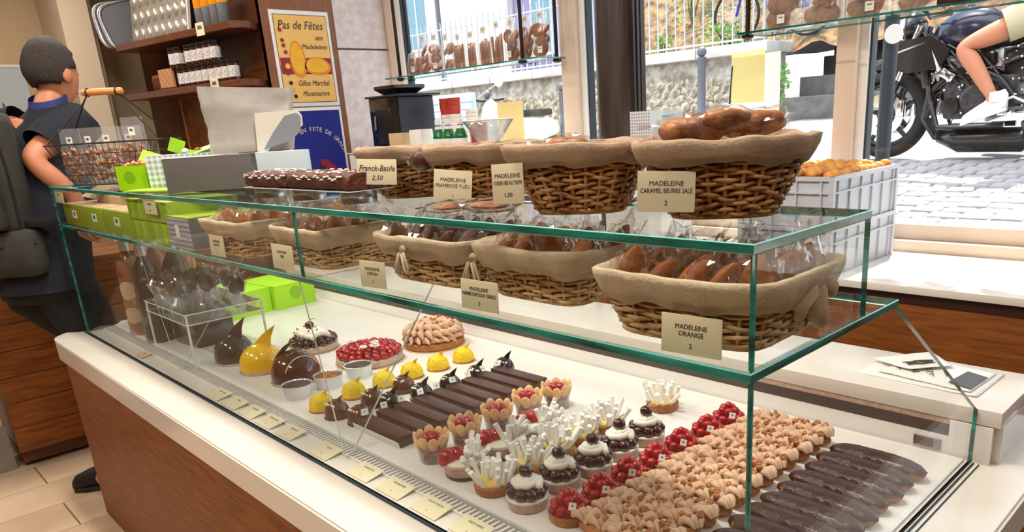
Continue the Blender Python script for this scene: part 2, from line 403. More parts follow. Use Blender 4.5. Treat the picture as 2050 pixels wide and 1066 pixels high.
# ================================================================== SETTING
def sbox(name, a, b, m, parent=None, bev=0.0, top=True):
    c = [(a[i] + b[i]) / 2 for i in range(3)]; d = [abs(b[i] - a[i]) for i in range(3)]
    o = M().box(c, d, bev=bev).obj(name, m, parent)
    if parent is None and top: struct(o)
    return o
# floor of long tiles running towards the window
fl = sbox('floor', (-7.3, -3.3, -0.1), (3.1, 2.9, -0.006), 'grout')
tm = M().box((0, 0, 0), (0.296, 1.193, 0.012), bev=0.002).mesh('tile', 'floor')
k = 0
for i in range(-10, 12):
    for j in range(-3, 3):
        x = -2.95 + i * 0.3 ; y = j * 1.2 + (0.37 if i % 2 else 0.0)
        if -7.2 < x < 0.5 and -3.2 < y < 2.2:
            link('tile', tm, fl, (x, y, -0.006))
ce = sbox('ceiling', (-7.3, -3.3, 3.08), (3.1, 2.9, 3.2), 'ceil')
sbox('wall_back', (-7.3, -3.4, 0), (3.1, -3.3, 3.1), 'wood')
sbox('wall_right', (3.1, -3.4, 0), (3.2, 2.9, 3.1), 'wood_dark')
sbox('wall_left', (-7.3, -3.3, 0), (-7.1, 2.9, 3.1), 'wallbeige')
# stepped pilaster on the far wall
pl = M(); pl.box((-6.78, 1.10, 1.55), (0.6, 0.20, 3.06)); pl.box((-6.86, 1.235, 1.55), (0.44, 0.07, 3.06)); pl.box((-6.93, 1.29, 1.55), (0.3, 0.04, 3.06))
struct(pl.obj('trim_1', 'wallcream'))
# return wall at the left with a grey plinth
sbox('wall_side', (-4.25, -1.6, 0.0), (-4.05, -0.30, 1.02), 'wallcream')
sbox('baseboard_side', (-4.05, -1.6, 0.0), (-4.03, -0.292, 0.235), 'plinth')
# partition with plaster end and wood board
pw = sbox('wall_partition', (-7.1, 1.72, 0.0), (-4.70, 2.72, 3.08), 'plaster')
sbox('trim_2', (-7.1, 1.700, 0.0), (-4.66, 1.72, 3.08), 'wood_dark')
sbox('trim_3', (-4.70, 1.700, 0.0), (-4.655, 2.225, 3.08), 'wood_light')
# plaster face is built of two courses with a recessed joint
pf = M(); pf.box((-4.672, 2.478, 1.05), (0.044, 0.495, 2.1), bev=0.006); pf.box((-4.672, 2.478, 2.612), (0.044, 0.495, 1.0), bev=0.006)
struct(pf.obj('wall_plaster', 'plaster'))
# window wall
sbox('wall_window', (-4.66, 2.69, 0.0), (2.5, 2.80, 0.895), 'wallcream')
sbox('wall_window_right', (2.5, 2.66, 0.0), (3.1, 2.80, 3.1), 'wallcream')
def window():
    w = struct(M().box((-1.1, 2.70, 0.925), (7.1, 0.14, 0.055), bev=0.006).obj('window_1', 'frame'))
    a = M()
    a.box((-1.1, 2.715, 0.985), (7.1, 0.07, 0.065), bev=0.006)
    a.obj('bottom_rail', 'frame', w)
    # mullions: cream face with white and dark rebates
    for (x0, x1) in ((-2.86, -2.735), (-1.175, -1.085)):
        M().box(((x0 + x1) / 2, 2.69, 2.04), (x1 - x0, 0.10, 2.06), bev=0.006).obj('mullion', 'frame', w)
        M().box((x1 + 0.019, 2.71, 2.04), (0.038, 0.07, 2.06), bev=0.004).obj('mullion_rebate', 'frame_w', w)
        M().box((x1 + 0.043, 2.715, 2.04), (0.010, 0.05, 2.06)).obj('gasket', 'gasket', w)
    M().box((-4.60, 2.69, 2.04), (0.09, 0.10, 2.06), bev=0.006).obj('jamb', 'frame', w)
    M().box((-4.53, 2.71, 2.04), (0.05, 0.07, 2.06), bev=0.004).obj('jamb_rebate', 'frame_w', w)
    M().box((-4.497, 2.715, 2.04), (0.014, 0.05, 2.06)).obj('gasket', 'gasket', w)
    M().box((-1.1, 2.715, 3.04), (7.1, 0.1, 0.08)).obj('head_rail', 'frame', w)
    for (x0, x1) in ((-4.49, -2.86), (-2.687, -1.175), (-1.037, 2.45)):
        M().box(((x0 + x1) / 2, 2.725, 2.01), (x1 - x0, 0.008, 1.98)).obj('pane', 'wglass', w)
    return w
window()
# dark iron pillar in front of the window
pm = M(); pm.lathe([(0.150, 0.90), (0.150, 0.98), (0.132, 1.0), (0.128, 1.4), (0.127, 3.08)], 32, c=(-2.25, 2.46, 0))
for k in range(3): pm.box((-2.25 + 0.118, 2.46 + 0.03 * k - 0.05, 2.0), (0.03, 0.012, 2.1))
struct(pm.obj('pillar', 'pillar'))

# window-side back counter: cream top, dark reveal, wood front
bc = thing('back_counter', 'wooden counter with a cream worktop running below the shop window', 'counter', (0, 0, 0))
M().box((-1.05, 2.325, 0.8915), (7.1, 0.68, 0.028), bev=0.004).obj('worktop', 'slab', bc)
M().box((-1.05, 2.335, 0.857), (7.1, 0.66, 0.040)).obj('reveal', 'strip', bc)
for k in range(6):
    M().box((-4.0 + k * 1.18, 2.33, 0.418), (1.176, 0.64, 0.836), bev=0.002).obj('front_panel', 'wood', bc)
# wooden cabinet beyond the customer, boards laid flat
sc_ = thing('side_cabinet', 'wooden cabinet of wide horizontal boards behind the customer', 'cabinet', (0, 0, 0))
M().box((-4.25, 0.36, 0.53), (0.50, 1.24, 0.90)).obj('carcass', 'wood_dark', sc_)
M().box((-4.27, 0.36, 0.055), (0.50, 1.24, 0.07)).obj('plinth', 'wood_dark', sc_)
for k in range(7):
    M().box((-3.985, 0.36, 0.160 + k * 0.131), (0.03, 1.26, 0.1285), bev=0.003).obj('board', 'wood', sc_)
M().box((-4.235, 0.36, 1.0), (0.54, 1.28, 0.028), bev=0.004).obj('cabinet_top', 'wood', sc_)

# ------------------------------------------------------------------ main counter
mc = thing('counter_cabinet', 'long wooden counter front below the white pastry counter top', 'counter', (0, 0, 0))
M().box((-1.52, 0.40, 0.38), (3.20, 1.03, 0.645)).obj('carcass', 'wood', mc)
M().box((-1.515, -0.1145, 0.352), (3.21, 0.012, 0.702), bev=0.002).obj('front_panel', 'wood', mc)
M().box((-1.52, 0.42, 0.03), (3.16, 0.96, 0.055)).obj('plinth', 'wood_dark', mc)
# slab with rounded left corner
poly = [(0.125, -0.127), (0.125, 1.26), (-3.31, 1.26)]
cx, cy, r_ = -3.18, 0.003, 0.13
for k in range(13):
    a = PI + (PI / 2) * k / 12; poly.append((cx + r_ * math.cos(a), cy + r_ * math.sin(a)))
bmx = M(); bmx.prism(poly, 0.7055, 0.79)
bmesh.ops.bevel(bmx.bm, geom=[e for e in bmx.bm.edges if abs(e.verts[0].co.z - e.verts[1].co.z) < 1e-5], offset=0.006, segments=2, affect='EDGES')
ct = tag(bmx.obj('countertop', 'slab'), 'thick white counter slab with a rounded corner carrying the glass pastry case', 'countertop')
# inlaid display deck with slotted air vent along the front
dk = thing('display_deck', 'white display floor inside the pastry case with a slotted air vent', 'display deck', (0, 0, 0.79))
M().box((-1.61, 0.508, 0.003), (3.19, 0.812, 0.005), bev=0.001).obj('deck_panel', 'deckm', dk)
vm = M(); vm.box((-1.61, 0.077, 0.0025), (3.19, 0.034, 0.004))
vm.obj('vent_strip', 'deckm', dk)
sl = M()
for k in range(210): sl.box((-3.18 + k * 0.0150, 0.0790, 0.0048), (0.0072, 0.028, 0.0010))
stuff(sl.obj('vent_slot', 'plinth', dk))
M().box((-1.61, 0.0985, 0.006), (3.19, 0.004, 0.012)).obj('front_lip', 'acryl', dk)
# raised rear ledge
rl = thing('rear_ledge', 'raised white ledge behind the pastries with a dark slot and napkins on it', 'counter ledge', (0, 0, 0.79))
lm = M()
lm.box((-1.58, 1.06, 0.106), (3.252, 0.282, 0.036), bev=0.003); lm.obj('ledge_top', 'slab', rl)
M().box((-1.58, 1.07, 0.044), (3.252, 0.262, 0.0868)).obj('ledge_body', 'slab', rl)
M().box((-1.62, 0.930, 0.0605), (3.15, 0.020, 0.0265)).obj('air_slot', 'slot', rl)
M().box((-1.62, 0.926, 0.0235), (3.15, 0.012, 0.047)).obj('lower_fascia', 'deckm', rl)
M().box((-1.62, 0.9275, 0.081), (3.15, 0.012, 0.014)).obj('upper_fascia', 'pinkbase', rl)  # beige strip puts the shade on the ledge face into colour
M().box((-0.01, 0.923, 0.043), (0.085, 0.010, 0.086), bev=0.001).obj('end_post', 'deckm', rl)
M().box((-0.095, 0.9188, 0.022), (0.058, 0.004, 0.024)).obj('thermometer_bezel', 'plinth', rl)
M().box((-0.102, 0.9172, 0.0225), (0.040, 0.003, 0.018)).obj('thermometer_display', 'darkred', rl)

# ------------------------------------------------------------------ glass case
gc = thing('glass_case', 'two-tier glass pastry case with green edged shelves on the white counter', 'display case', (0, 0, 0))
def slab_glass(name, x0, x1, y0, y1, z1, t, parent):
    m = M(); m.box(((x0 + x1) / 2, (y0 + y1) / 2, z1 - t / 2), (x1 - x0, y1 - y0, t), 0)
    for f in m.bm.faces:
        if abs(f.normal.z) < 0.5: f.material_index = 1
    es = [e for e in m.bm.edges if len(e.link_faces) == 2 and sorted(f.material_index for f in e.link_faces) == [0, 1]]
    q = bmesh.ops.bevel(m.bm, geom=es, offset=0.0013, segments=1, affect='EDGES')
    for f in q['faces']: f.material_index = 2  # paler bevel colour paints the highlight along the shelf edges
    return m.obj(name, ['glass', 'edge', 'arris_highlight'], parent, smooth=0)
slab_glass('top_shelf', -3.22, 0.0, 0.0, 0.305, 1.406, 0.0125, gc)
slab_glass('middle_shelf', -3.22, 0.0, 0.0, 0.428, 1.2546, 0.0125, gc)
def pane(name, pts, t, axis, parent=gc, em='edge'):
    # pts: outline in the pane's own plane; axis 0 = plane x const, 1 = plane y const; t = (start, end) of thickness
    m = M(); rings = []
    for h in t:
        rings.append([Vector((h, p[0], p[1])) if axis == 0 else Vector((p[0], h, p[1])) for p in pts])
    m.ring_mesh(rings, 0)
    m.bm.normal_update()
    for f in m.bm.faces:
        if abs(f.normal[axis]) < 0.5: f.material_index = 1
    return m.obj(name, ['glass', em], parent, smooth=0)
zt, zm_ = 1.3935, 1.2421
for (x0, x1) in ((-3.214, -1.098), (-1.094, -0.002)):
    pane('upper_front_pane', [(x0, 1.2546), (x1, 1.2546), (x1, zt), (x0, zt)], (0.001, 0.007), 1)
pane('lower_front_pane', [(-3.214, 0.79), (-0.002, 0.79), (-0.002, zm_), (-3.214, zm_)], (0.001, 0.007), 1)
for (x0, x1) in ((-0.009, -0.001), (-3.219, -3.213)):
    pane('upper_end_pane', [(0.009, 1.2546), (0.309, 1.2546), (0.305, zt), (0.009, zt)], (x0, x1), 0, gc, 'edge' if x0 > -1 else 'bracket')
    pane('lower_end_pane', [(0.009, 0.79), (0.917, 0.79), (0.917, 0.912), (0.428, zm_), (0.009, zm_)], (x0, x1), 0, gc, 'edge' if x0 > -1 else 'bracket')
for x0 in (-1.135, -2.262):
    pane('triangular_bracket', [(0.052, 0.796), (0.070, 0.796), (0.426, zm_), (0.009, zm_)], (x0, x0 + 0.007), 0, gc, 'bracket')
# dark seals where the glass meets the slab
sm_ = M(); sm_.box((-1.61, -0.0035, 0.7912), (3.224, 0.008, 0.0022)); sm_.box((0.0045, 0.455, 0.7912), (0.004, 0.915, 0.0022)); sm_.box((0.0155, 0.455, 0.7908), (0.003, 0.915, 0.0012))
sm_.box((-3.222, 0.455, 0.7910), (0.004, 0.915, 0.0018))
sm_.obj('seal', 'gasket', gc)
# ================================================================== PASTRIES ON THE DECK
DZ = 0.7955
def fib(n):
    return [Vector((math.sqrt(1 - z * z) * math.cos(k * 2.39996), math.sqrt(1 - z * z) * math.sin(k * 2.39996), z)) for k in range(n) for z in [1 - 2 * (k + .5) / n]]
def make_raspberry():
    pts = fib(46)
    def fn(v):
        d = max(p.dot(v) for p in pts)
        return v * (0.86 + 0.16 * max(0.0, (d - 0.955) / 0.045) ** 0.6)
    return M().ball((0, 0, 0), (0.0115, 0.0115, 0.0135), 3, fn=fn).mesh('raspberry', 'rasp', 180)
RASP = make_raspberry()
def make_nut(seed):
    rnd = random.Random(seed)
    def fn(v): return v * (1 + 0.3 * noise.noise(v * 1.6 + Vector((seed * 3.1, 0, 0))))
    return M().ball((0, 0, 0), (0.0068, 0.0062, 0.0058), 2, fn=fn).mesh('nut', 'nut', 40)
NUTS = [make_nut(i) for i in range(3)]
CHERRY = M().ball((0, 0, 0), (0.0135, 0.0135, 0.0128), 3, fn=lambda v: v * (1 - 0.18 * max(0, v.z) ** 8)).mesh('cherry', 'cherry', 180)
STICK = M().tube([(0, 0, 0), (0, 0, 0.5), (0, 0, 1)], [1, 1, 0.95], 8).mesh('chocolate_stick', 'wchoc', 50)
TAGM = M().box((0, 0, 0), (0.0145, 0.001, 0.0145)).box((0, -0.0006, 0.001), (0.0045, 0.0004, 0.0035), 1).mesh('tag', ['paper', 'inkg'], 0)

# --- raspberry tartlets
def raspberry_tartlet():
    t = thing('raspberry_tartlet', '', 'tartlet')
    M().lathe([(0.036, 0), (0.040, 0.004), (0.042, 0.021), (0.039, 0.0215), (0.036, 0.015), (0.0, 0.015)], 36, flute=0.012).obj('tart_shell', 'crust', t)
    M().lathe([(0.036, 0.014), (0.033, 0.026), (0.02, 0.036), (0, 0.038)], 24).obj('jelly', 'rasp', t)
    n = 0
    for (cnt, rad, z, tilt, off) in ((9, 0.0275, 0.030, 0.75, 0.1), (5, 0.0145, 0.045, 0.4, 0.5), (1, 0.001, 0.056, 0.0, 0.0)):
        for k in range(cnt):
            a = 2 * PI * k / cnt + off
            o = link('raspberry', RASP, t, (rad * math.cos(a), rad * math.sin(a), z), rot=(0, 0, 0), scale=rr(0.95, 1.08))
            o.rotation_euler = Euler((0, tilt, a + rr(-.2, .2)))
    link('tag', TAGM, t, (0.030, -0.020, 0.046), rot=(-0.35, 0.1, 0.55))
    return t
RT = raspberry_tartlet()
ys = [0.176, 0.265, 0.359, 0.450, 0.548, 0.648, 0.743]
for i, y in enumerate(ys):
    lab = ['raspberry tartlet nearest the front glass, its white tag turned to the viewer', 'second raspberry tartlet from the front glass, beside the hazelnut eclairs', 'third raspberry tartlet from the front glass', 'fourth raspberry tartlet from the front glass, middle one of the row', 'fifth raspberry tartlet from the front glass', 'sixth raspberry tartlet, last but one towards the rear ledge', 'seventh raspberry tartlet, closest to the rear ledge'][i]
    loc = (-0.505 + 0.004 * (i % 2), y + 0.012, DZ)
    if i == 0: RT.location = loc; RT['label'] = lab; RT['group'] = 'raspberry tartlets'
    else: dup(RT, loc, rr(-0.25, 0.25), lab, 'raspberry tartlets')

# --- cherry tartlets
def swirl(m, r0, z0, h, turns=3.0, mi=0, tr=0.008):
    pts = []; rad = []
    n = int(turns * 22)
    for k in range(n + 1):
        u = k / n; a = u * turns * 2 * PI
        pts.append(((r0 * (1 - u) ** 0.8) * math.cos(a), (r0 * (1 - u) ** 0.8) * math.sin(a), z0 + h * u)); rad.append(tr * (1 - 0.55 * u) * (1 + 0.20 * math.sin(a * 7)))
    m.tube(pts, rad, 8, mi); return m
def cherry_tartlet():
    t = thing('cherry_tartlet', '', 'tartlet')
    M().lathe([(0.037, 0), (0.041, 0.003), (0.043, 0.022), (0.041, 0.023), (0.0, 0.020)], 36, flute=0.01).obj('tart_shell', 'pinkbase', t)
    M().lathe([(0.043, 0.0225), (0.044, 0.026), (0.041, 0.0275), (0, 0.027)], 36).obj('cream_rim', 'whip', t)
    M().lathe([(0.037, 0.024), (0.037, 0.036), (0.028, 0.044), (0, 0.046)], 24).obj('jelly', 'cherry', t)
    for k in range(9):
        a = 2 * PI * k / 9 + .2; link('cherry', CHERRY, t, (0.0315 * math.cos(a), 0.0315 * math.sin(a), 0.037), rot=(rr(0, 3), rr(0, 3), 0), scale=rr(0.95, 1.1))
    m = M(); swirl(m, 0.027, 0.050, 0.023, 3.6, 0, 0.0098); m.ball((0, 0, 0.052), (0.022, 0.022, 0.014)); m.obj('whipped_cream', 'whip', t, 180)
    link('cherry', CHERRY, t, (0, 0, 0.079), scale=1.12)
    M().tube([(0, 0, 0.090), (0.004, 0.002, 0.098), (0.011, 0.006, 0.104)], 0.0009, 5).obj('stem', 'stem', t)
    return t
CT = cherry_tartlet()
for i, (x, y) in enumerate([(-0.608, 0.172), (-0.616, 0.275), (-0.607, 0.372), (-0.613, 0.470), (-0.612, 0.568)]):
    lab = ORD[i] + ' cherry tartlet from the front glass, a whole cherry on whipped cream' if i else 'cherry tartlet nearest the front glass, a whole cherry on whipped cream'
    if i == 0: CT.location = (x, y, DZ); CT['label'] = lab; CT['group'] = 'cherry tartlets'
    else: dup(CT, (x, y, DZ), rr(-0.6, 0.6), lab, 'cherry tartlets')

# --- white chocolate stick tartlets
def stick_tartlet(seed):
    rnd = random.Random(seed)
    t = thing('white_chocolate_tartlet', '', 'tartlet', group='white chocolate stick tartlets')
    M().lathe([(0.037, 0), (0.041, 0.003), (0.043, 0.020), (0.040, 0.022), (0.0, 0.020)], 36, flute=0.008).obj('tart_shell', 'crust', t)
    M().lathe([(0.039, 0.020), (0.036, 0.028), (0.022, 0.036), (0, 0.038)], 24).obj('cream_filling', 'ycream', t, 180)
    for (cnt, rad, tl) in ((11, 0.033, 0.42), (8, 0.020, 0.26), (4, 0.008, 0.1)):
        for k in range(cnt):
            a = 2 * PI * k / cnt + rnd.uniform(-.25, .25); L_ = rnd.uniform(0.036, 0.052)
            o = link('chocolate_stick', STICK, t, (rad * math.cos(a), rad * math.sin(a), 0.023 + 0.010 * (1 - rad / 0.035)))
            o.rotation_euler = Euler((rnd.uniform(-.26, .26), tl + rnd.uniform(-.25, .3), a)); s_ = rnd.uniform(0.0050, 0.0064); o.scale = (s_, s_, L_)
    return t
for i, (x, y) in enumerate([(-0.715, 0.172), (-0.722, 0.285), (-0.735, 0.385), (-0.738, 0.475), (-0.735, 0.568), (-0.711, 0.760)]):
    t = stick_tartlet(20 + i); t.location = (x, y, DZ); t.rotation_euler = (0, 0, rr(0, 6))
    t['label'] = ['tartlet topped with white chocolate sticks nearest the front glass', 'second white chocolate stick tartlet from the front glass', 'third white chocolate stick tartlet from the front glass', 'fourth white chocolate stick tartlet from the front glass', 'fifth white chocolate stick tartlet, behind the last cherry tartlet', 'white chocolate stick tartlet standing apart near the rear ledge'][i]

# --- raspberry and white stick cups
def rasp_cup(seed):
    rnd = random.Random(seed)
    t = thing('raspberry_cream_cup', '', 'dessert', group='raspberry cream desserts')
    M().lathe([(0.040, 0), (0.044, 0.006), (0.044, 0.010), (0, 0.010)], 32).obj('biscuit_base', 'bar', t)
    M().lathe([(0.043, 0.010), (0.046, 0.018), (0.050, 0.034), (0.046, 0.036), (0, 0.033)], 32).obj('cream_layer', 'pinkbase', t)
    M().lathe([(0.046, 0.034), (0.040, 0.040), (0, 0.044)], 28).obj('cream_top', 'whip', t, 180)
    for (px, py, pz, s_) in ((-0.030, -0.022, 0.046, 1.75), (-0.012, -0.004, 0.050, 1.45), (-0.036, 0.004, 0.044, 1.2)):
        link('raspberry', RASP, t, (px, py, pz), rot=(rnd.uniform(-.5, .5), rnd.uniform(-.8, .2), rnd.uniform(0, 6)), scale=s_)
    for k in range(17):
        a = rnd.uniform(-1.3, 2.0); rad = rnd.uniform(0.0, 0.036)
        o = link('chocolate_stick', STICK, t, (0.010 + rad * math.cos(a) * 0.8, 0.004 + rad * math.sin(a), 0.036))
        o.rotation_euler = Euler((rnd.uniform(-.45, .45), 0.25 + rnd.uniform(-.3, .75), a)); s_ = rnd.uniform(0.0052, 0.0066); o.scale = (s_, s_, rnd.uniform(0.042, 0.062))
    return t
for i, (x, y) in enumerate([(-0.826, 0.180), (-0.835, 0.302), (-0.840, 0.425)]):
    t = rasp_cup(50 + i); t.location = (x, y, DZ); t.rotation_euler = (0, 0, rr(-.2, .2) + 0.2)
    t['label'] = ['raspberry dessert with splayed white chocolate sticks nearest the front glass', 'middle raspberry dessert with splayed white chocolate sticks', 'rear raspberry dessert with splayed white chocolate sticks'][i]

# --- charlottes in clear cups
PETAL = M().ball((0, 0, 0), (0.0128, 0.0050, 0.0185), 2, fn=lambda v: Vector((v.x * (1 + 0.12 * v.z), v.y, v.z))).mesh('ladyfinger', 'biscuit', 180)
def charlotte():
    t = thing('charlotte_cup', '', 'charlotte')
    M().lathe([(0.030, 0), (0.031, 0.001), (0.038, 0.047), (0.0374, 0.047), (0.0305, 0.002), (0, 0.002)], 36).obj('clear_cup', 'cup', t)
    M().lathe([(0.0292, 0.003), (0.0335, 0.030), (0, 0.031)], 28).obj('mousse', 'kraft', t)
    M().lathe([(0.0335, 0.030), (0.0352, 0.043), (0, 0.048)], 28).obj('fruit_jelly', 'rasp', t)
    for k in range(10):
        a = 2 * PI * k / 10
        o = link('ladyfinger', PETAL, t, (0.0366 * math.cos(a), 0.0366 * math.sin(a), 0.052 + 0.004 * (k % 2))); o.rotation_euler = Euler((-0.22, 0, a - PI / 2))
    for (px, py, pz, s_) in ((-0.007, -0.008, 0.056, 1.35), (0.010, 0.002, 0.056, 1.15), (-0.004, 0.011, 0.055, 1.1)): link('raspberry', RASP, t, (px, py, pz), rot=(rr(-.5, .5), rr(-.5, .5), 0), scale=s_)
    e = M()
    for k in range(5): e.box((-0.010 + 0.005 * k, -0.0356 + abs(k - 2) * 0.0006, 0.020), (0.0016, 0.0006, 0.016 - 0.003 * abs(k - 2)))
    pts = [(0.014 * math.cos(a), -0.0362 + 0.003 * abs(math.cos(a)), 0.020 + 0.012 * math.sin(a)) for a in [2 * PI * k / 20 for k in range(20)]]
    e.tube(pts, 0.0006, 4, loop=True)
    e.obj('printed_emblem', 'slot', t)
    return t
CH = charlotte()
for i, (x, y) in enumerate([(-0.946, 0.180), (-0.951, 0.285), (-0.958, 0.395), (-0.962, 0.505), (-0.945, 0.597)]):
    lab = ['charlotte in a clear cup nearest the front glass, round emblem on the cup', 'second charlotte in a clear cup from the front glass', 'middle charlotte of the five clear cups', 'fourth charlotte in a clear cup from the front glass', 'charlotte in a clear cup closest to the rear ledge'][i]
    if i == 0: CH.location = (x, y, DZ); CH['label'] = lab; CH['group'] = 'charlottes in clear cups'; CH.rotation_euler = (0, 0, 0.75)
    else: dup(CH, (x, y, DZ), 0.75 + rr(-0.5, 0.5), lab, 'charlottes in clear cups')

# --- long chocolate bars on paper with corner tags
def choc_bar():
    t = thing('chocolate_bar_cake', '', 'cake bar')
    M().box((0, 0, 0.013), (0.205, 0.040, 0.024), bev=0.0015).obj('layers', 'barside', t)
    M().box((0, 0, 0.0275), (0.206, 0.041, 0.005), bev=0.0015).obj('chocolate_top', 'bar', t)
    M().box((0, -0.001, 0.0006), (0.210, 0.044, 0.0012)).obj('paper_base', 'paper', t)
    m = M(); m.box((0, 0, 0), (0.018, 0.018, 0.0014), rz=PI / 4); m.box((0, 0, 0.0008), (0.0036, 0.0036, 0.0005), 1); o = m.obj('tag', ['paper', 'inkg'], t, loc=(-0.098, 0.004, 0.041))
    o.rotation_euler = (0.75, 0.5, 0.5)
    return t
CB = choc_bar()
for i in range(9):
    y = 0.186 + 0.0605 * i
    lab = ['long chocolate bar cake nearest the front glass, its white paper edge showing'] + [ORD[k] + ' long chocolate bar cake from the front glass' for k in range(1, 8)] + ['long chocolate bar cake closest to the rear ledge']
    loc = (-1.163 - 0.0025 * i, y, DZ)
    if i == 0: CB.location = loc; CB['label'] = lab[0]; CB['group'] = 'chocolate bar cakes'
    else: dup(CB, loc, rr(-0.03, 0.03), lab[i], 'chocolate bar cakes')
pp = M(); pp.box((-1.166, 0.1595, DZ + 0.010), (0.215, 0.0012, 0.018), rot=Euler((0.25, 0, 0)))
tag(pp.obj('paper_strip', 'paper'), 'white paper strip standing in front of the chocolate bar cakes', 'paper strip')

# --- domes
def dome(name, r, h, m_dome, m_base, band, fin, fin_m, rough=False, fin_sc=1.0):
    t = thing(name, '', 'dome cake')
    def fn(v):
        z = max(v.z, -0.25)
        q = Vector((v.x, v.y, z))
        if rough: q += v * (0.06 * noise.noise(v * 9))
        return q
    dm = M(); dm.ball((0, 0, h * 0.22), (r, r, h * 0.8), 4 if rough else 3, fn=fn); dm.obj('glaze_dome', m_dome, t, 60)
    M().lathe([(r * 1.03, 0), (r * 1.05, 0.003), (r * 1.0, 0.006), (0, 0.006)], 28).obj('biscuit_base', m_base, t)
    if band:
        # a cream paper label lying across the crown
        m = M(); m.box((-0.12 * r, -0.60 * r, 0.80 * h), (1.0 * r, 0.0022, 0.17 * r if r < 0.05 else 0.10 * r), rot=Euler((-0.75, 0.12, -0.1))); m.obj('crown_label', 'yelr' if rough else 'paper', t)
    if fin:
        # chocolate leaf plate stuck upright in the crown
        prof = [(-0.62, 0.12), (-0.40, 0.48), (0.05, 0.82), (0.82, 1.22), (0.50, 0.72), (0.38, 0.30), (0.22, 0.0)]
        m = M(); T = Matrix.Translation((r * 0.25, 0, h * 0.62)) @ Matrix.Rotation(PI / 2, 4, 'X') @ Matrix.Diagonal((r * 0.9 * fin_sc, h * 0.85 * fin_sc, 1, 1))
        m.prism(prof, -0.0012, 0.0012, T=T); m.obj('chocolate_leaf', fin_m, t)
    return t
def row(proto, pos, labs, grp, rot0=0.0):
    for i, p in enumerate(pos):
        loc = (p[0], p[1], DZ); r = rot0 + rr(-0.2, 0.2)
        if i == 0: proto.location = loc; proto['label'] = labs[i]; proto['group'] = grp; proto.rotation_euler = (0, 0, r)
        else: dup(proto, loc, r, labs[i], grp)
BD = dome('black_dome_cake', 0.034, 0.050, 'black', 'bar', True, True, 'black', False, 0.8)
row(BD, [(-1.318, 0.305), (-1.308, 0.404), (-1.303, 0.503), (-1.302, 0.604), (-1.290, 0.706)], [ORD[0] + ' black glazed dome from the front, beside the chocolate bars'] + [ORD[k] + ' black glazed dome from the front, beside the chocolate bars' for k in range(1, 4)] + ['black glazed dome closest to the rear ledge'], 'black glazed domes', 0.6)
MD = dome('milk_chocolate_dome', 0.035, 0.050, 'milk', 'bar', True, True, 'milk', False, 0.7)
row(MD, [(-1.300, 0.196), (-1.392, 0.178), (-1.385, 0.288), (-1.412, 0.412)], ['milk chocolate dome beside the end of the frontmost chocolate bar', 'milk chocolate dome between the frontmost yellow dome and the bars', 'milk chocolate dome beside the second yellow dome', 'milk chocolate dome farthest from the front glass, leaf upright'], 'milk chocolate domes', 0.5)
YD = dome('yellow_dome_cake', 0.036, 0.048, 'yelr', 'crust', True, True, 'yel', True, 0.7)
row(YD, [(-1.478, 0.178), (-1.495, 0.292), (-1.506, 0.404), (-1.503, 0.504), (-1.498, 0.602), (-1.493, 0.704)], ['small yellow dome cake nearest the front glass'] + [ORD[k] + ' small yellow dome cake from the front glass' for k in range(1, 5)] + ['small yellow dome cake closest to the rear ledge'], 'small yellow dome cakes', 0.6)
G1 = dome('large_dark_dome', 0.070, 0.098, 'darkgreen', 'pinkbase', False, True, 'bar', False, 1.0); G1.location = (-2.190, 0.225, DZ); G1.rotation_euler = (0, 0, 0.5); G1['label'] = 'large dark brown glazed dome with a pointed chocolate leaf'
G2 = dome('large_yellow_dome', 0.072, 0.092, 'yel', 'pinkbase', False, True, 'yel', False, 1.05); G2.location = (-2.002, 0.238, DZ); G2.rotation_euler = (0, 0, 0.6); G2['label'] = 'large shiny yellow dome with a yellow pointed leaf'
G3 = dome('large_brown_dome', 0.079, 0.098, 'milk', 'pinkbase', False, False, 'milk'); G3.location = (-1.800, 0.262, DZ); G3['label'] = 'large milk chocolate dome with a curved brown chocolate strip'
m = M(); m.grid(lambda u, v: (-0.050 + 0.085 * u, -0.052 + 0.02 * v + 0.055 * u, 0.060 + 0.075 * u + 0.018 * math.sin(PI * u)), 12, 1)
sol = m.obj('chocolate_strip', 'milk', G3); md_ = sol.modifiers.new('thick', 'SOLIDIFY'); md_.thickness = 0.004
for k in range(2):
    M().tube([(0.016 + 0.03 * k + 0.004 * math.sin(a), 0.079 * 0.96 * math.cos(a) * math.cos(0.25 + 0.4 * k), 0.020 + 0.077 * math.sin(a) * (0.98 - 0.12 * k)) for a in [0.15 + 2.8 * j / 14 for j in range(15)]], 0.0016, 5).obj('white_piping', 'whip', G3)

# --- foil ramekins
def ramekin(fill):
    t = thing('foil_ramekin', '', 'mousse cup', group='foil cups')
    M().lathe([(0.036, 0.0), (0.0372, 0.003), (0.043, 0.038), (0.0455, 0.041), (0.0445, 0.0415), (0.0420, 0.038), (0.036, 0.010), (0, 0.010)], 64, flute=0.018).obj('foil_cup', 'foil', t, 20)
    M().lathe([(0.0425, 0.0385), (0.030, 0.0392), (0.0, 0.0390)], 32).obj('filling', fill, t, 180)
    return t
for i, (x, y, f_) in enumerate([(-1.640, 0.186, 'mousse'), (-1.640, 0.290, 'caramel'), (-1.652, 0.402, 'mousse')]):
    t = ramekin(f_); t.location = (x, y, DZ); t['label'] = ['foil cup of brown mousse nearest the front glass', 'foil cup topped with golden caramel pieces, middle of three', 'foil cup of brown mousse behind the caramel one'][i]
    if f_ == 'caramel':
        for k in range(10):
            a = rr(0, 6.28); d = rr(0, 0.03); link('nut', NUTS[k % 3], t, (d * math.cos(a), d * math.sin(a), 0.038), rot=(rr(0, 3), rr(0, 3), 0), scale=rr(0.9, 1.5))

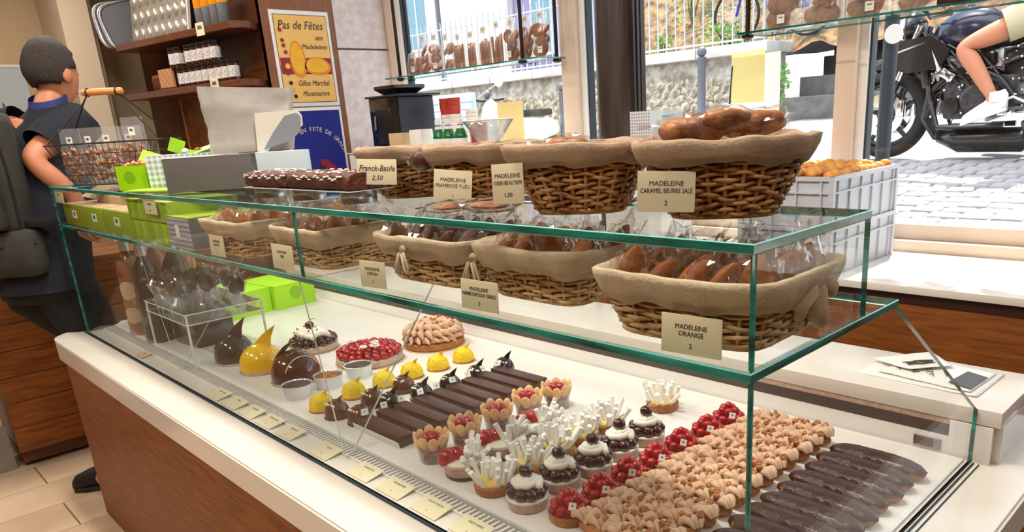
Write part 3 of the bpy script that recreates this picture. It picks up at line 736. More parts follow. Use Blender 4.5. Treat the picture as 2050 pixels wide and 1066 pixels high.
# --- three round cakes
def ck_base(t, r, m1='pinkbase', m2='kraft'):
    M().lathe([(r * 1.05, 0), (r * 1.05, 0.002), (0, 0.002)], 40).obj('cake_board', m2, t)
    M().lathe([(r * 0.97, 0.002), (r, 0.006), (r * 1.0, 0.024), (r * 0.96, 0.026), (0, 0.024)], 48, flute=0.006).obj('cake_base', m1, t)
c1 = thing('cherry_cream_cake', 'round cherry cake with piped white cream and one stemmed cherry', 'cake', (-2.075, 0.468, DZ)); ck_base(c1, 0.085)
for (cnt, rad, z) in ((17, 0.074, 0.036), (13, 0.060, 0.045)):
    for k in range(cnt):
        a = 2 * PI * k / cnt + z * 9; link('cherry', CHERRY, c1, (rad * math.cos(a), rad * math.sin(a), z), rot=(rr(0, 3), rr(0, 3), 0), scale=rr(0.95, 1.1))
m = M()
for k in range(6): m.tube([(-0.058 + 0.023 * k, -0.050 + 0.005 * abs(k - 2.5) + 0.1 * (j / 12.0) * (1 - 0.1 * abs(k - 2.5)), 0.054 + 0.016 * math.sin(PI * j / 12) + 0.003 * math.sin(j * 2.2)) for j in range(13)], [0.011 + 0.002 * math.sin(j * 2.1) for j in range(13)], 8)
m.lathe([(0.062, 0.045), (0.05, 0.056), (0, 0.062)], 24); m.obj('piped_cream', 'whip', c1, 180)
link('cherry', CHERRY, c1, (-0.012, 0.0, 0.089), scale=1.25)
M().tube([(-0.012, 0, 0.10), (0.0, 0.002, 0.112), (0.022, 0.006, 0.118), (0.03, 0.006, 0.114)], 0.0011, 5).obj('stem', 'stem', c1)
for k in range(7): link('nut', NUTS[k % 3], c1, (rr(-.05, .05), rr(-.04, .04), 0.080), scale=0.6)
c2 = thing('raspberry_cake', 'wide raspberry tart cake dusted with white rings', 'cake', (-1.770, 0.515, DZ)); ck_base(c2, 0.112)
M().lathe([(0.105, 0.024), (0.098, 0.034), (0, 0.038)], 32).obj('jelly', 'rasp', c2)
for (cnt, rad, z) in ((23, 0.099, 0.037), (19, 0.079, 0.046), (14, 0.057, 0.050), (9, 0.035, 0.053), (4, 0.014, 0.055)):
    for k in range(cnt):
        a = 2 * PI * k / cnt + rad * 30; link('raspberry', RASP, c2, (rad * math.cos(a), rad * math.sin(a), z + rr(-.002, .003)), rot=(rr(-.8, .8), rr(-.8, .8), rr(0, 6)), scale=rr(0.92, 1.12))
for (px, py, r_) in ((0.06, -0.01, 0.014), (0.025, 0.012, 0.011), (-0.055, -0.035, 0.012), (0.045, -0.045, 0.010)):
    M().tube([(px + r_ * math.cos(a), py + r_ * math.sin(a), 0.068) for a in [2 * PI * j / 18 for j in range(18)]], 0.0032, 6, loop=True).obj('white_ring', 'wchoc', c2)
c3 = thing('hazelnut_cake', 'round praline cream cake with hazelnuts near the rear ledge', 'cake', (-1.742, 0.765, DZ)); ck_base(c3, 0.108, 'crust')
m = M()
for (cnt, rad, z, tr) in ((20, 0.094, 0.034, 0.016), (20, 0.092, 0.056, 0.015), (14, 0.062, 0.070, 0.017), (8, 0.032, 0.074, 0.018)):
    for k in range(cnt):
        a = 2 * PI * k / cnt + z * 20
        q = M(); 
        T = Matrix.Translation((rad * math.cos(a), rad * math.sin(a), z)) @ Matrix.Rotation(a + 0.7, 4, 'Z') @ Matrix.Rotation(rr(-.4, .4), 4, 'Y')
        m.tube([(-tr * 1.3, 0, -0.004), (-tr * 0.6, 0, 0.006), (0, 0, 0.008), (tr * 0.8, 0, 0.003), (tr * 1.6, 0, -0.004)], [tr * 0.5, tr * 0.85, tr * 0.8, tr * 0.5, tr * 0.12], 8, T=T)
m.lathe([(0.085, 0.025), (0.085, 0.055), (0.05, 0.07), (0, 0.07)], 24); m.obj('praline_cream', 'cream_haz', c3, 60)
for k in range(34):
    a = rr(0, 6.28); d = 0.1 * math.sqrt(rr(0, 1)); link('nut', NUTS[k % 3], c3, (d * math.cos(a), d * math.sin(a), 0.089 - 2.0 * max(0, d - 0.06)), rot=(rr(0, 3), rr(0, 3), 0), scale=rr(0.8, 1.4))
link('nut', NUTS[0], c3, (0.062, 0.055, 0.104), scale=1.9)

# --- hazelnut eclairs
def haz_eclair(seed):
    rnd = random.Random(seed)
    t = thing('hazelnut_eclair', '', 'eclair', group='hazelnut praline eclairs')
    def fn(v): return v * (1 + 0.05 * noise.noise(v * 3 + Vector((seed, 0, 0))))
    M().ball((0, 0, 0.015), (0.100, 0.025, 0.018), 3, fn=lambda v: Vector((math.copysign(abs(v.x) ** 0.6, v.x), v.y, max(v.z, -0.83))) * (1 + 0.05 * noise.noise(v * 4 + Vector((seed, 0, 0))))).obj('choux_bun', 'choux', t, 180)
    # piped praline cream: a row of overlapping shells, each with ridges
    m = M(); n = 9
    for k in range(n):
        x = -0.088 + 0.176 * k / (n - 1); sgn = 1 if k % 2 else -1
        T = Matrix.Translation((x, 0.003 * sgn, 0.036 + rnd.uniform(-.001, .002))) @ Matrix.Rotation(0.5 * sgn + rnd.uniform(-.2, .2), 4, 'Z')
        for j in range(3):
            yy = -0.013 + 0.013 * j
            m.tube([(-0.013, yy * 1.2, -0.008), (-0.008, yy * 1.1, 0.001), (0, yy, 0.006 - 0.002 * abs(j - 1)), (0.008, yy * 0.8, 0.002), (0.015, yy * 0.5, -0.007)], [0.0045, 0.0075, 0.0078, 0.006, 0.003], 7, T=T)
    m.obj('praline_cream', 'cream_haz', t, 60)
    for k in range(13):
        link('nut', NUTS[k % 3], t, (rnd.uniform(-.095, .095), rnd.uniform(-.017, .017), 0.0455), rot=(rnd.uniform(0, 3), rnd.uniform(0, 3), 0), scale=rnd.uniform(0.75, 1.25))
    return t
HZ = [haz_eclair(i) for i in range(3)]
N_H = 13
for i in range(N_H):
    y = 0.178 + 0.0515 * i; loc = (-0.362 + rr(-.003, .003), y, DZ)
    lab = 'hazelnut praline eclair nearest the front glass' if i == 0 else ('hazelnut praline eclair closest to the rear ledge' if i == N_H - 1 else ORD[i] + ' hazelnut praline eclair from the front glass')
    if i < 3: HZ[i].location = loc; HZ[i]['label'] = lab; HZ[i].rotation_euler = (0, 0, rr(-.03, .03))
    else: dup(HZ[i % 3], loc, rr(-.03, .03), lab)

# --- dark chocolate eclairs
def choc_eclair(seed):
    t = thing('chocolate_eclair', '', 'eclair', group='dark chocolate eclairs')
    f1 = lambda v: Vector((math.copysign(abs(v.x) ** 0.6, v.x), v.y, max(v.z, -0.8))) * (1 + 0.05 * noise.noise(v * 4 + Vector((seed, 5, 0))))
    M().ball((0, 0, 0.0165), (0.103, 0.0300, 0.0215), 3, fn=f1).obj('choux_bun', 'choux', t, 180)
    def f2(v):
        edge = 0.16 + 0.22 * noise.noise(Vector((v.x * 6, v.y * 2, seed)))
        q = Vector((math.copysign(abs(v.x) ** 0.6, v.x), v.y, max(v.z, edge))); return q * (1 + 0.035 * noise.noise(v * 6 + Vector((seed, 9, 0))) + 0.02 * noise.noise(v * 15 + Vector((seed, 3, 0))))
    M().ball((0, 0, 0.0165), (0.1040, 0.0308, 0.0240), 4, fn=f2).obj('dark_glaze', 'choc', t, 180)
    return t
CE = [choc_eclair(i) for i in range(3)]
N_C = 11
for i in range(N_C):
    y = 0.180 + 0.0575 * i; loc = (-0.142 + rr(-.004, .004), y, DZ)
    lab = 'dark chocolate eclair nearest the front glass' if i == 0 else ('dark chocolate eclair closest to the rear ledge' if i == N_C - 1 else ORD[i] + ' dark chocolate eclair from the front glass')
    if i < 3: CE[i].location = loc; CE[i]['label'] = lab; CE[i].rotation_euler = (0, 0, rr(-.05, .02))
    else: dup(CE[i % 3], loc, rr(-.07, .01), lab)
# ================================================================== BASKETS, CARDS AND BOXES ON THE CASE
MZ, TZ = 1.2551, 1.4065
def path_se(hw, hd, e, n):
    dense = []
    for k in range(720):
        a = 2 * PI * k / 720; c, s_ = math.cos(a), math.sin(a)
        dense.append((math.copysign(abs(c) ** (2 / e), c) * hw, math.copysign(abs(s_) ** (2 / e), s_) * hd))
    L_ = [0]
    for k in range(720):
        p, q = dense[k], dense[(k + 1) % 720]; L_.append(L_[-1] + math.hypot(q[0] - p[0], q[1] - p[1]))
    out = []; j = 0
    for i in range(n):
        t = L_[-1] * i / n
        while L_[j + 1] < t: j += 1
        u = (t - L_[j]) / max(1e-9, L_[j + 1] - L_[j]); p, q = dense[j], dense[(j + 1) % 720]
        out.append((p[0] + u * (q[0] - p[0]), p[1] + u * (q[1] - p[1])))
    return out
def basket_parts(t, hw, hd, bw, bd, H, e, wick, lin_, drop, seed, layers=10, sr=0.0036):
    rnd = random.Random(seed); N = 112; per = 4
    m = M()
    A_ = path_se(1, 1, e, N)
    def pt(i, u, off):
        x, y = A_[i % N]; w = bw + (hw - bw) * u; d = bd + (hd - bd) * u; l = math.hypot(x, y)
        return Vector((x * w + off * x / l, y * d + off * y / l, 0.005 + H * u))
    for k in range(layers):
        u = (k + 0.3) / layers
        ring = [pt(i, u + 0.018 * math.sin(i * 0.41 + k * 2.1) + 0.012 * math.sin(i * 0.9 + k * 1.3), 0.0034 * math.cos(PI * i / per + k * PI) + rnd.uniform(-.0004, .0004)) for i in range(N)]
        m.tube(ring, [sr * rnd.uniform(0.78, 1.12) for _ in range(N)], 6, loop=True)
    for i in range(0, N, per):
        m.tube([pt(i, 0, 0), pt(i, 0.5, 0), pt(i, 1.0, 0)], 0.0032, 6)
    m.prism([(p[0] * bw, p[1] * bd) for p in A_[::2]], 0.0, 0.006)
    stuff(m.obj('wicker_weave', wick, t, 180))
    # turned-over linen lining
    prof = [(1.0, 0.03, -0.0075), (1.0, 0.45, -0.0070), (1.0, 0.85, -0.0065), (1.0, 1.02, -0.004), (1.0, 1.07, 0.002), (1.0, 1.05, 0.008), (1.0, 0.95, 0.0100), (0.97, 1.0 - drop * 0.55, 0.0100), (0.93, 1.0 - drop, 0.0080)]
    m = M(); rings = []
    for j, (sc, u, off) in enumerate(prof):
        ring = []
        for i in range(N):
            x, y = A_[i]; n1 = noise.noise(Vector((x * 3, y * 3, seed + j * 0.35))); n2 = noise.noise(Vector((x * 7, y * 7, seed * 2 + j * 0.2)))
            uu = u + (0.05 * n1 if j > 3 else 0) + (0.06 * n1 if j == len(prof) - 1 else 0)
            w = bw + (hw - bw) * min(uu, 1.05); d = bd + (hd - bd) * min(uu, 1.05); l = math.hypot(x, y)
            o_ = off + 0.0025 * n2 + 0.002 * n1
            f = sc if j == 0 else 1.0
            ring.append(Vector((x * w * f + o_ * x / l, y * d * f + o_ * y / l, 0.005 + H * uu)))
        rings.append(ring)
    m.ring_mesh(rings, 0, True, False, False)
    o = m.obj('linen_lining', lin_, t, 180, recalc=False)
    sm = o.modifiers.new('thick', 'SOLIDIFY'); sm.thickness = 0.0015
    return o
def bow(t, x, y, z, rz, lin_, s=1.0):
    m = M(); T = Matrix.Translation((x, y, z)) @ Matrix.Rotation(rz, 4, 'Z') @ Matrix.Diagonal((s, s, s, 1))
    for sg in (-1, 1):
        m.tube([(0, 0, 0), (sg * 0.010, -0.006, -0.010), (sg * 0.022, -0.008, -0.034), (sg * 0.020, -0.009, -0.044), (sg * 0.013, -0.010, -0.036), (sg * 0.004, -0.008, -0.006)], 0.0027, 6, T=T)
        m.tube([(0, 0, 0), (sg * 0.008, -0.007, -0.016), (sg * 0.007, -0.008, -0.046)], 0.0026, 6, T=T)
    m.ball((x, y, z), (0.009 * s, 0.007 * s, 0.009 * s), 2)
    m.obj('tie_bow', lin_, t, 180)
def film_mesh(seed, rx, ry, rz_, amp=0.35, sub=2, fins=True):
    def fn(v):
        q = v * (1 + amp * noise.noise(v * 2.3 + Vector((seed, seed * .7, 0))))
        return q
    m = M().ball((0, 0, 0), (rx, ry, rz_), sub, fn=fn)
    if fins:
        for sg in (-1, 1):
            m.grid(lambda u, v: (sg * rx * (0.85 + 0.55 * u), ry * (v * 2 - 1) * (0.25 + 0.75 * u), rz_ * (0.25 * math.sin(v * 11 + seed) * u + 0.3)), 3, 6)
    return m.mesh('wrapper', 'film', 0)
def madeleine_mesh(m_, seed, name='madeleine_cake'):
    def fn(v):
        tap = 1 - 0.30 * v.x; q = Vector((v.x, v.y * tap, v.z * (1.0 if v.z > 0 else 0.7) * tap))
        return q * (1 + 0.05 * noise.noise(v * 3 + Vector((seed, 0, 0))))
    m = M().ball((0, 0, 0), (0.036, 0.0215, 0.0175), 3, fn=fn); return m.mesh(name, m_, 180)
MAD = {k: [madeleine_mesh(k, i) for i in range(2)] for k in ('mad', 'mad_dark', 'mad_gold')}
FILM = [film_mesh(i * 3.7, 0.046, 0.031, 0.027, 0.55, 3) for i in range(4)]
def wrapped(kind, i):
    t = thing('wrapped_madeleine', '', 'madeleine')
    link('madeleine_cake', MAD[kind][i % 2], t); link('wrapper', FILM[i % 4], t, rot=(0.3 * i, 0, 0)); return t
WR = {k: [wrapped(k, i) for i in range(3)] for k in ('mad', 'mad_dark')}
USED = set()
def put_wrapped(kind, i, loc, rot, label, group):
    src = WR[kind][i % 3]
    if src.name not in USED:
        USED.add(src.name); src.location = loc; src.rotation_euler = rot; src['label'] = label; src['group'] = group; return src
    return dup(src, loc, None, label, group, rot=rot)

# --- middle shelf: five rectangular baskets
def mid_basket(cx, cy, hw, hd, label, seed, kind, where, bows=(), lin_='linen2', rz=0.0, nrow=(4, 2)):
    t = thing('wicker_basket', label, 'basket', (cx, cy, MZ), rz, 'wicker baskets with linen linings')
    H = 0.083
    basket_parts(t, hw, hd, hw - 0.028, hd - 0.026, H, 6.0, 'wicker2', lin_, 0.42, seed, 12, 0.0033)
    for (bx, by, brz) in bows: bow(t, bx, by, H * 0.86, brz, lin_)
    rnd = random.Random(seed)
    k = 0
    for i in range(nrow[0]):
        for j in range(nrow[1]):
            x = -hw * 0.72 + 1.44 * hw * i / max(1, nrow[0] - 1) + rnd.uniform(-.006, .006); y = -hd * 0.50 + 1.0 * hd * j / max(1, nrow[1] - 1) + rnd.uniform(-.006, .006)
            put_wrapped(kind, k + seed, (cx + x * math.cos(rz) - y * math.sin(rz), cy + x * math.sin(rz) + y * math.cos(rz), MZ + 0.080 + rnd.uniform(-.004, .006)), (rnd.uniform(-.4, .4), -1.25 + rnd.uniform(-.35, .35), rnd.uniform(-1.2, 1.2)), 'wrapped madeleine in ' + where + ', ' + (ORD[i] + ' from left' if nrow[0] > 1 else '') + [', front row', ', second row', ', third row'][j], 'madeleines in ' + where); k += 1
    # packed layer below, hidden bulk of the filling
    return t
mid_basket(-0.147, 0.150, 0.138, 0.118, 'pale wicker basket nearest the glass corner, linen tied with a big cloth bow', 1, 'mad', 'the basket at the glass corner', rz=0.03, nrow=(5, 3))
mid_basket(-0.492, 0.188, 0.128, 0.100, 'second pale wicker basket from the glass corner, a cord bow on its front', 2, 'mad', 'the basket behind the marbled-chocolate card', bows=((-0.10, -0.112, 0.0),), nrow=(4, 2))
mid_basket(-0.785, 0.180, 0.148, 0.100, 'middle pale wicker basket on the lower shelf, cord bow and dark madeleines', 3, 'mad_dark', 'the basket behind the lemon card', bows=((-0.01, -0.112, 0.0),), nrow=(5, 2))
mid_basket(-1.198, 0.150, 0.128, 0.110, 'pale wicker basket just beyond the pane joint, fourth from the glass corner', 4, 'mad', 'the basket beyond the pane joint', nrow=(4, 2))
mid_basket(-1.566, 0.135, 0.142, 0.116, 'pale wicker basket beside the gingham box, farthest from the glass corner', 5, 'mad', 'the basket beside the gingham box', nrow=(4, 2))
# cloth bow hanging from the corner basket
B5 = [o for o in COL.objects if o.name.startswith('wicker_basket')][0]
m = M()
m.tube([(0.128, 0.010, 0.078), (0.140, 0.0, 0.066), (0.134, -0.020, 0.050), (0.130, -0.012, 0.030)], [0.012, 0.010, 0.012, 0.006], 8)
m.tube([(0.130, 0.030, 0.080), (0.136, 0.030, 0.060), (0.132, 0.040, 0.030), (0.128, 0.055, 0.010)], [0.006, 0.012, 0.014, 0.010], 8)
m.tube([(0.128, 0.050, 0.082), (0.138, 0.060, 0.060), (0.132, 0.080, 0.045)], [0.010, 0.012, 0.006], 8)
m.obj('cloth_bow', 'linen2', B5, 180)

# --- top shelf: four tapered baskets
def top_basket(cx, cy, rz, label, seed, hw=0.112, hd=0.080):
    t = thing('wicker_basket', label, 'basket', (cx, cy, TZ), rz, 'wicker baskets with linen linings')
    basket_parts(t, hw, hd, hw * 0.62, hd * 0.66, 0.094, 3.0, 'wicker', 'linen', 0.27, seed, 14, 0.0031)
    return t
tD = top_basket(-0.168, 0.198, 0.62, 'brown wicker basket on the top shelf holding bagged loaves, nearest the glass corner', 11, 0.116, 0.084)
tC = top_basket(-0.402, 0.158, 0.52, 'brown wicker basket on the top shelf behind the leaning cream card, second from the corner', 12, 0.112, 0.078)
tB = top_basket(-0.705, 0.215, 0.62, 'brown wicker basket on the top shelf with a dark biscuit showing at its corner', 13, 0.104, 0.078)
tA = top_basket(-0.962, 0.232, 0.74, 'brown wicker basket on the top shelf behind the handwritten card', 14, 0.112, 0.080)
def loaf_mesh(seed, L_, r):
    def fn(v):
        q = Vector((math.copysign(abs(v.x) ** 0.75, v.x), v.y, v.z)); return q * (1 + 0.06 * noise.noise(v * 2.5 + Vector((seed, 0, 0))) + 0.03 * math.sin(v.x * 9 + seed))
    return M().ball((0, 0, 0), (L_, r, r * 0.85), 3, fn=fn).mesh('loaf', 'loaf', 180)
def wrapped_loaf(loc, rot, L_, r, lab, seed):
    t = thing('wrapped_loaf', lab, 'loaf', loc, 0, 'bagged loaves', rot=rot); link('loaf', loaf_mesh(seed, L_, r), t)
    link('wrapper', film_mesh(seed + 5, L_ * 1.12, r * 1.25, r * 1.15, 0.3, 3), t)
    return t
wrapped_loaf((-0.200, 0.170, 1.523), (0.1, 0.02, 0.62), 0.048, 0.021, 'front glossy loaf in clear film in the corner basket', 1)
wrapped_loaf((-0.135, 0.222, 1.526), (0.1, -0.08, 0.75), 0.045, 0.020, 'rear glossy loaf in clear film in the corner basket', 2)
wrapped_loaf((-0.155, 0.190, 1.536), (0.0, 0.05, 0.9), 0.035, 0.015, 'small topmost loaf in clear film in the corner basket', 3)
wrapped_loaf((-0.435, 0.160, 1.507), (0.2, 0.0, 0.5), 0.040, 0.016, 'golden cake in clear film peeking out of the second basket', 4)
wrapped_loaf((-0.268, 0.155, 1.503), (0.2, 0.0, 0.6), 0.026, 0.012, 'small golden cake in clear film at the left rim of the corner basket', 6)
t = thing('wrapped_biscuit', 'dark seeded biscuit in clear film tucked at the corner of a top basket', 'biscuit', (-0.812, 0.150, 1.486), 0.6)
M().ball((0, 0, 0), (0.024, 0.012, 0.018), 3, fn=lambda v: v * (1 + 0.2 * noise.noise(v * 4))).obj('biscuit', 'mad_dark', t); link('wrapper', film_mesh(9, 0.032, 0.018, 0.024), t)
# crumpled clear bags lying between the top baskets
for i, (x, y, s_) in enumerate(((-0.545, 0.085, 1.0), (-0.285, 0.215, 0.9), (-0.62, 0.060, 0.8))):
    t = thing('clear_bag', ['crumpled clear bag with a flat brown biscuit before the cream cards', 'crumpled clear bag squeezed between the two nearest top baskets', 'small crumpled clear bag with a biscuit on the top shelf edge'][i], 'bag', (x, y, TZ + 0.013 * s_), rr(0, 3))
    link('wrapper', film_mesh(30 + i, 0.060 * s_, 0.040 * s_, 0.013 * s_, 0.25, 3), t)
    M().ball((0, 0, -0.001), (0.040 * s_, 0.024 * s_, 0.007 * s_), 2).obj('biscuit', 'cookie', t)

# --- price cards
def card(loc, yaw, w, h, lines, label, tilt=-0.18, m_='card', group='price cards', th=0.0014, stand=False, roll=0.0):
    t = thing('price_card', label, 'card', loc, 0, group, rot=(0, 0, yaw))
    o = M().box((0, 0, 0), (w, th, h), bev=0.0004).obj('card_sheet', m_, t); 
    T = Matrix.Translation((0, -math.sin(tilt) * h / 2, h / 2 * math.cos(tilt))) @ Matrix.Rotation(tilt, 4, 'X') @ Matrix.Rotation(roll, 4, 'Y')
    o.matrix_local = T
    for (s_, z, body, ink_) in lines:
        q = text(body, s_, t, (0, 0, 0), (0, 0, 0), ink_, shear=0.3 if 'Franck' in body or body == '2,50' else 0.0)
        q.matrix_local = T @ Matrix.Translation((0, -th / 2 - 0.0003, z)) @ Matrix.Rotation(PI / 2, 4, 'X')
        if q['w'] > w * 0.9: q.scale = (w * 0.9 / q['w'], 1, 1)
    return t
def mad_card(loc, yaw, w, h, l2, price, label, **kw):
    return card(loc, yaw, w, h, [(0.0088, h * 0.20, 'MADELEINE', 'ink'), (0.0088, h * 0.02, l2, 'ink'), (0.009, -h * 0.28, price, 'ink')], label, **kw)
mad_card((-0.180, 0.083, TZ + 0.016), 0.76, 0.076, 0.053, 'CARAMEL BEURRE SALÉ', '2', 'cream card for caramel madeleines leaning on the corner top basket', tilt=-0.1, roll=0.06)
mad_card((-0.450, 0.043, TZ + 0.022), 0.30, 0.056, 0.060, 'COEUR FIEF AU THYM', '1,50', 'cream card leaning between the second and third top baskets', tilt=-0.08, roll=-0.03)
mad_card((-0.672, 0.108, TZ + 0.008), 0.92, 0.068, 0.058, 'FRAMBOISE YUZU', '1', 'cream card tilted in front of the third top basket', tilt=-0.1, roll=0.13)
mad_card((-0.098, 0.020, MZ), 0.085, 0.086, 0.051, 'ORANGE', '2', 'cream card for orange madeleines at the glass corner', tilt=-0.05)
mad_card((-0.516, 0.021, MZ), 0.04, 0.090, 0.050, 'MARBRÉ CHOCOLAT VANILLE', '2', 'cream card for marbled chocolate and vanilla madeleines inside the front pane', tilt=-0.05)
mad_card((-0.845, 0.024, MZ), 0.10, 0.078, 0.052, 'CITRON', '1', 'cream card for lemon madeleines inside the front pane', tilt=-0.05)
mad_card((-1.221, 0.020, MZ), 0.0, 0.104, 0.057, 'MIEL', '1', 'cream card under a cord tie before the fourth lower basket', tilt=-0.04)
mad_card((-1.596, 0.018, MZ), 0.0, 0.095, 0.055, 'NOISETTE', '1', 'cream card before the basket beside the gingham box', tilt=-0.04)
t = card((-0.925, 0.112, TZ + 0.036), 0.80, 0.080, 0.050, [(0.0165, 0.007, 'Franck-Basile', 'ink'), (0.013, -0.012, '2,50', 'ink')], 'handwritten cream card on a clear stand beside the crumb cakes', tilt=-0.12, roll=0.07)
m = M()
for sx_ in (-0.012, 0.014):
    m.box((sx_, 0.002, -0.014), (0.008, 0.002, 0.044)); m.tube([(sx_, 0.002, -0.030), (sx_ + 0.012, -0.016, -0.0345), (sx_ + 0.016, -0.022, -0.0350)], 0.0028, 6)
m.obj('clear_stand', 'acryl', t)
# rail cards lying on the sloping front strip
RC = [(-1.873, 'TARTE CERISE'), (-1.749, 'DÔME'), (-1.633, 'FRAMBOISE'), (-1.514, 'DÔME CITRON'), (-1.393, 'DÔME LAIT'), (-1.204, 'ROYAL'), (-1.020, 'CHARLOTTE'), (-0.893, 'FRAMBOISIER'), (-0.760, 'TARTE CITRON'), (-0.628, 'TARTE CERISE'), (-0.50, 'TARTE FRAMBOISE')]
for i, (x, tx) in enumerate(RC):
    w = 0.088
    lab = ['rail card under the front pane, farthest from the glass corner'] + [ORD[k] + ' rail card under the front pane, counted from the far end' for k in range(1, len(RC) - 1)] + ['rail card under the front pane, nearest the glass corner']
    card((x, 0.0125, DZ - 0.0040), 0.0, w, 0.052, [(0.0075, 0.012, tx, 'inkg'), (0.0075, -0.013, '5', 'inkg')], lab[i], tilt=-1.38, group='rail cards along the front pane')
card((-2.585, 0.014, DZ - 0.0040), 0.0, 0.07, 0.045, [(0.006, 0.006, 'SUCETTE', 'inkg')], 'lone rail card in front of the acrylic lollipop stand', tilt=-1.38, m_='kraft', group='rail cards along the front pane')
# tags on the stacked boxes of the lower shelf
card((-2.035, 0.0085, 1.346), 0.0, 0.105, 0.043, [(0.008, 0.008, 'COFFRET', 'ink'), (0.008, -0.010, '12', 'ink')], 'cream tag inside the front pane above the gingham box', tilt=0.0)
card((-3.13, 0.0085, 1.342), 0.0, 0.13, 0.048, [(0.008, 0.008, 'SABLÉS', 'ink')], 'cream tag at the far end of the upper front pane', tilt=0.0)

# --- boxes on the lower shelf
def carton(name, label, cat, loc, rz, d, m_, group=None, bev=0.0015):
    t = thing(name, label, cat, loc, rz, group); M().box((0, 0, d[2] / 2), d, bev=bev).obj('carton', m_, t); return t
for i, (x0, x1, m_) in enumerate(((-3.185, -2.865, 'olive'), (-2.860, -2.640, 'gboxl'), (-2.635, -2.315, 'gboxl'))):
    w = x1 - x0; t = carton('gift_carton', ['olive carton with a white label at the end of the lower shelf', 'narrow green carton between two wider labelled cartons', 'wide green labelled carton beside the stacked lime boxes'][i], 'carton', ((x0 + x1) / 2, 0.135, MZ), 0, (w, 0.22, 0.080), m_, 'green labelled cartons')
    m = M(); m.box((0, -0.1106, 0.044), (0.062, 0.001, 0.030)); m.box((0, -0.1114, 0.046), (0.024, 0.0004, 0.014), 1); m.obj('label', ['paper', 'inkg'], t)
    M().box((0, 0.0, 0.0812), (w - 0.01, 0.21, 0.0018)).obj('lid', 'kraft', t)
t = carton('kraft_flap_box', 'open kraft carton with raised flaps behind the green cartons', 'carton', (-2.86, 0.17, MZ + 0.0825), 0, (0.30, 0.12, 0.03), 'kraft')
M().box((-0.12, -0.03, 0.036), (0.22, 0.10, 0.002), rot=Euler((0.45, 0.1, 0.2))).obj('flap', 'kraft', t)
M().box((0.10, 0.0, 0.032), (0.20, 0.09, 0.002), rot=Euler((0.2, -0.2, -0.2))).obj('flap', 'greybag', t)
for k in range(4):
    i, j = k % 2, k // 2
    t = carton('lime_box', ['lower lime box nearer the olive cartons', 'lower lime box nearer the gingham box', 'upper lime box nearer the olive cartons', 'upper lime box nearer the gingham box'][k], 'box', (-2.212 + 0.189 * i, 0.125, MZ + 0.0655 * j), 0, (0.182, 0.21, 0.0625), 'gboxl', 'stacked lime boxes')
    for q in range(5): M().box((-0.075 + 0.0375 * q, -0.1055, 0.032), (0.010, 0.001, 0.056)).obj('printed_stripe', 'lime' if q % 2 else 'lime_d', t)
t = thing('gingham_box', 'grey gingham box with dark slate end on the lower shelf', 'box', (-1.858, 0.135, MZ))
M().box((0, 0, 0.044), (0.170, 0.235, 0.088), bev=0.001).obj('carton', 'ging', t)
M().box((0.0858, 0, 0.044), (0.0012, 0.233, 0.086)).obj('end_panel', 'slate', t)
M().box((0, 0, 0.0895), (0.172, 0.237, 0.003), bev=0.001).obj('lid', 'gboxl', t)
M().box((-0.01, -0.1180, 0.050), (0.03, 0.001, 0.034)).obj('label', 'paper', t)

# --- top shelf: cakes on rings
for i, (x, label) in enumerate(((-1.075, 'crumb cake slab nearer the handwritten card, dusted with sugar'), (-1.325, 'crumb cake slab farther from the handwritten card, dusted with sugar'))):
    t = thing('crumb_cake', label, 'cake', (x, 0.105, TZ + 0.0255), 0.0, 'chocolate crumb cakes'); seed = i * 7
    def rough(v):
        return v
    m = M(); n = 26
    rings = []
    for a in range(n + 1):
        u = a / n; x_ = (-0.5 + u) * (0.268 if i == 0 else 0.220); ring = []
        for b in range(20):
            an = 2 * PI * b / 20; c_, s_ = math.cos(an), math.sin(an)
            yy = math.copysign(abs(c_) ** 0.45, c_) * 0.052; zz = math.copysign(abs(s_) ** 0.45, s_) * 0.0175
            k_ = 1 + 0.10 * noise.noise(Vector((x_ * 45, yy * 45, zz * 60 + seed))) + 0.08 * noise.noise(Vector((x_ * 110, yy * 110, zz * 110 + seed)))
            if a in (0, n): k_ *= 0.93
            ring.append(Vector((x_, yy * k_, 0.0195 + zz * k_)))
        rings.append(ring)
    m.ring_mesh(rings); m.obj('crumb', 'cakechoc', t, 60)
    m = M()
    for q in range(34):
        ax = rr(-.105, .105); ay = rr(-.048, .048)
        m.ball((ax, ay, 0.0365 + rr(-.001, .0015)), (rr(.004, .010), rr(.003, .005), 0.0022), 1)
    for q in range(22):
        ax = -0.105 + 0.0100 * q; m.ball((ax, -0.0515 + rr(-.001, .002), 0.027 + 0.004 * math.sin(q * 1.3)), (0.008, 0.003, 0.0022), 1)
    stuff(m.obj('icing_sugar', 'sugar', t, 180))
    M().box((0, 0, 0.0006), (0.272 if i == 0 else 0.226, 0.108, 0.0012)).obj('cake_board', 'paper', t)
for i, (x, y) in enumerate(((-0.985, 0.100), (-1.20, 0.100), (-1.40, 0.100))):
    t = thing('metal_ring', ['steel cake ring under the end of the nearer crumb cake', 'steel cake ring under the meeting ends of the crumb cakes', 'steel cake ring under the far crumb cake'][i], 'cake ring', (x, y, TZ), 0, 'steel cake rings')
    M().lathe([(0.0345, 0.0), (0.0368, 0.0), (0.0368, 0.0115), (0.0362, 0.0125), (0.0368, 0.0135), (0.0368, 0.0245), (0.0345, 0.0245)], 40, cap0=False, cap1=False).obj('ring_wall', 'steel', t)
    M().lathe([(0.0360, 0.0236), (0.0360, 0.0248), (0, 0.0248)], 40).obj('ring_lid', 'steel', t)

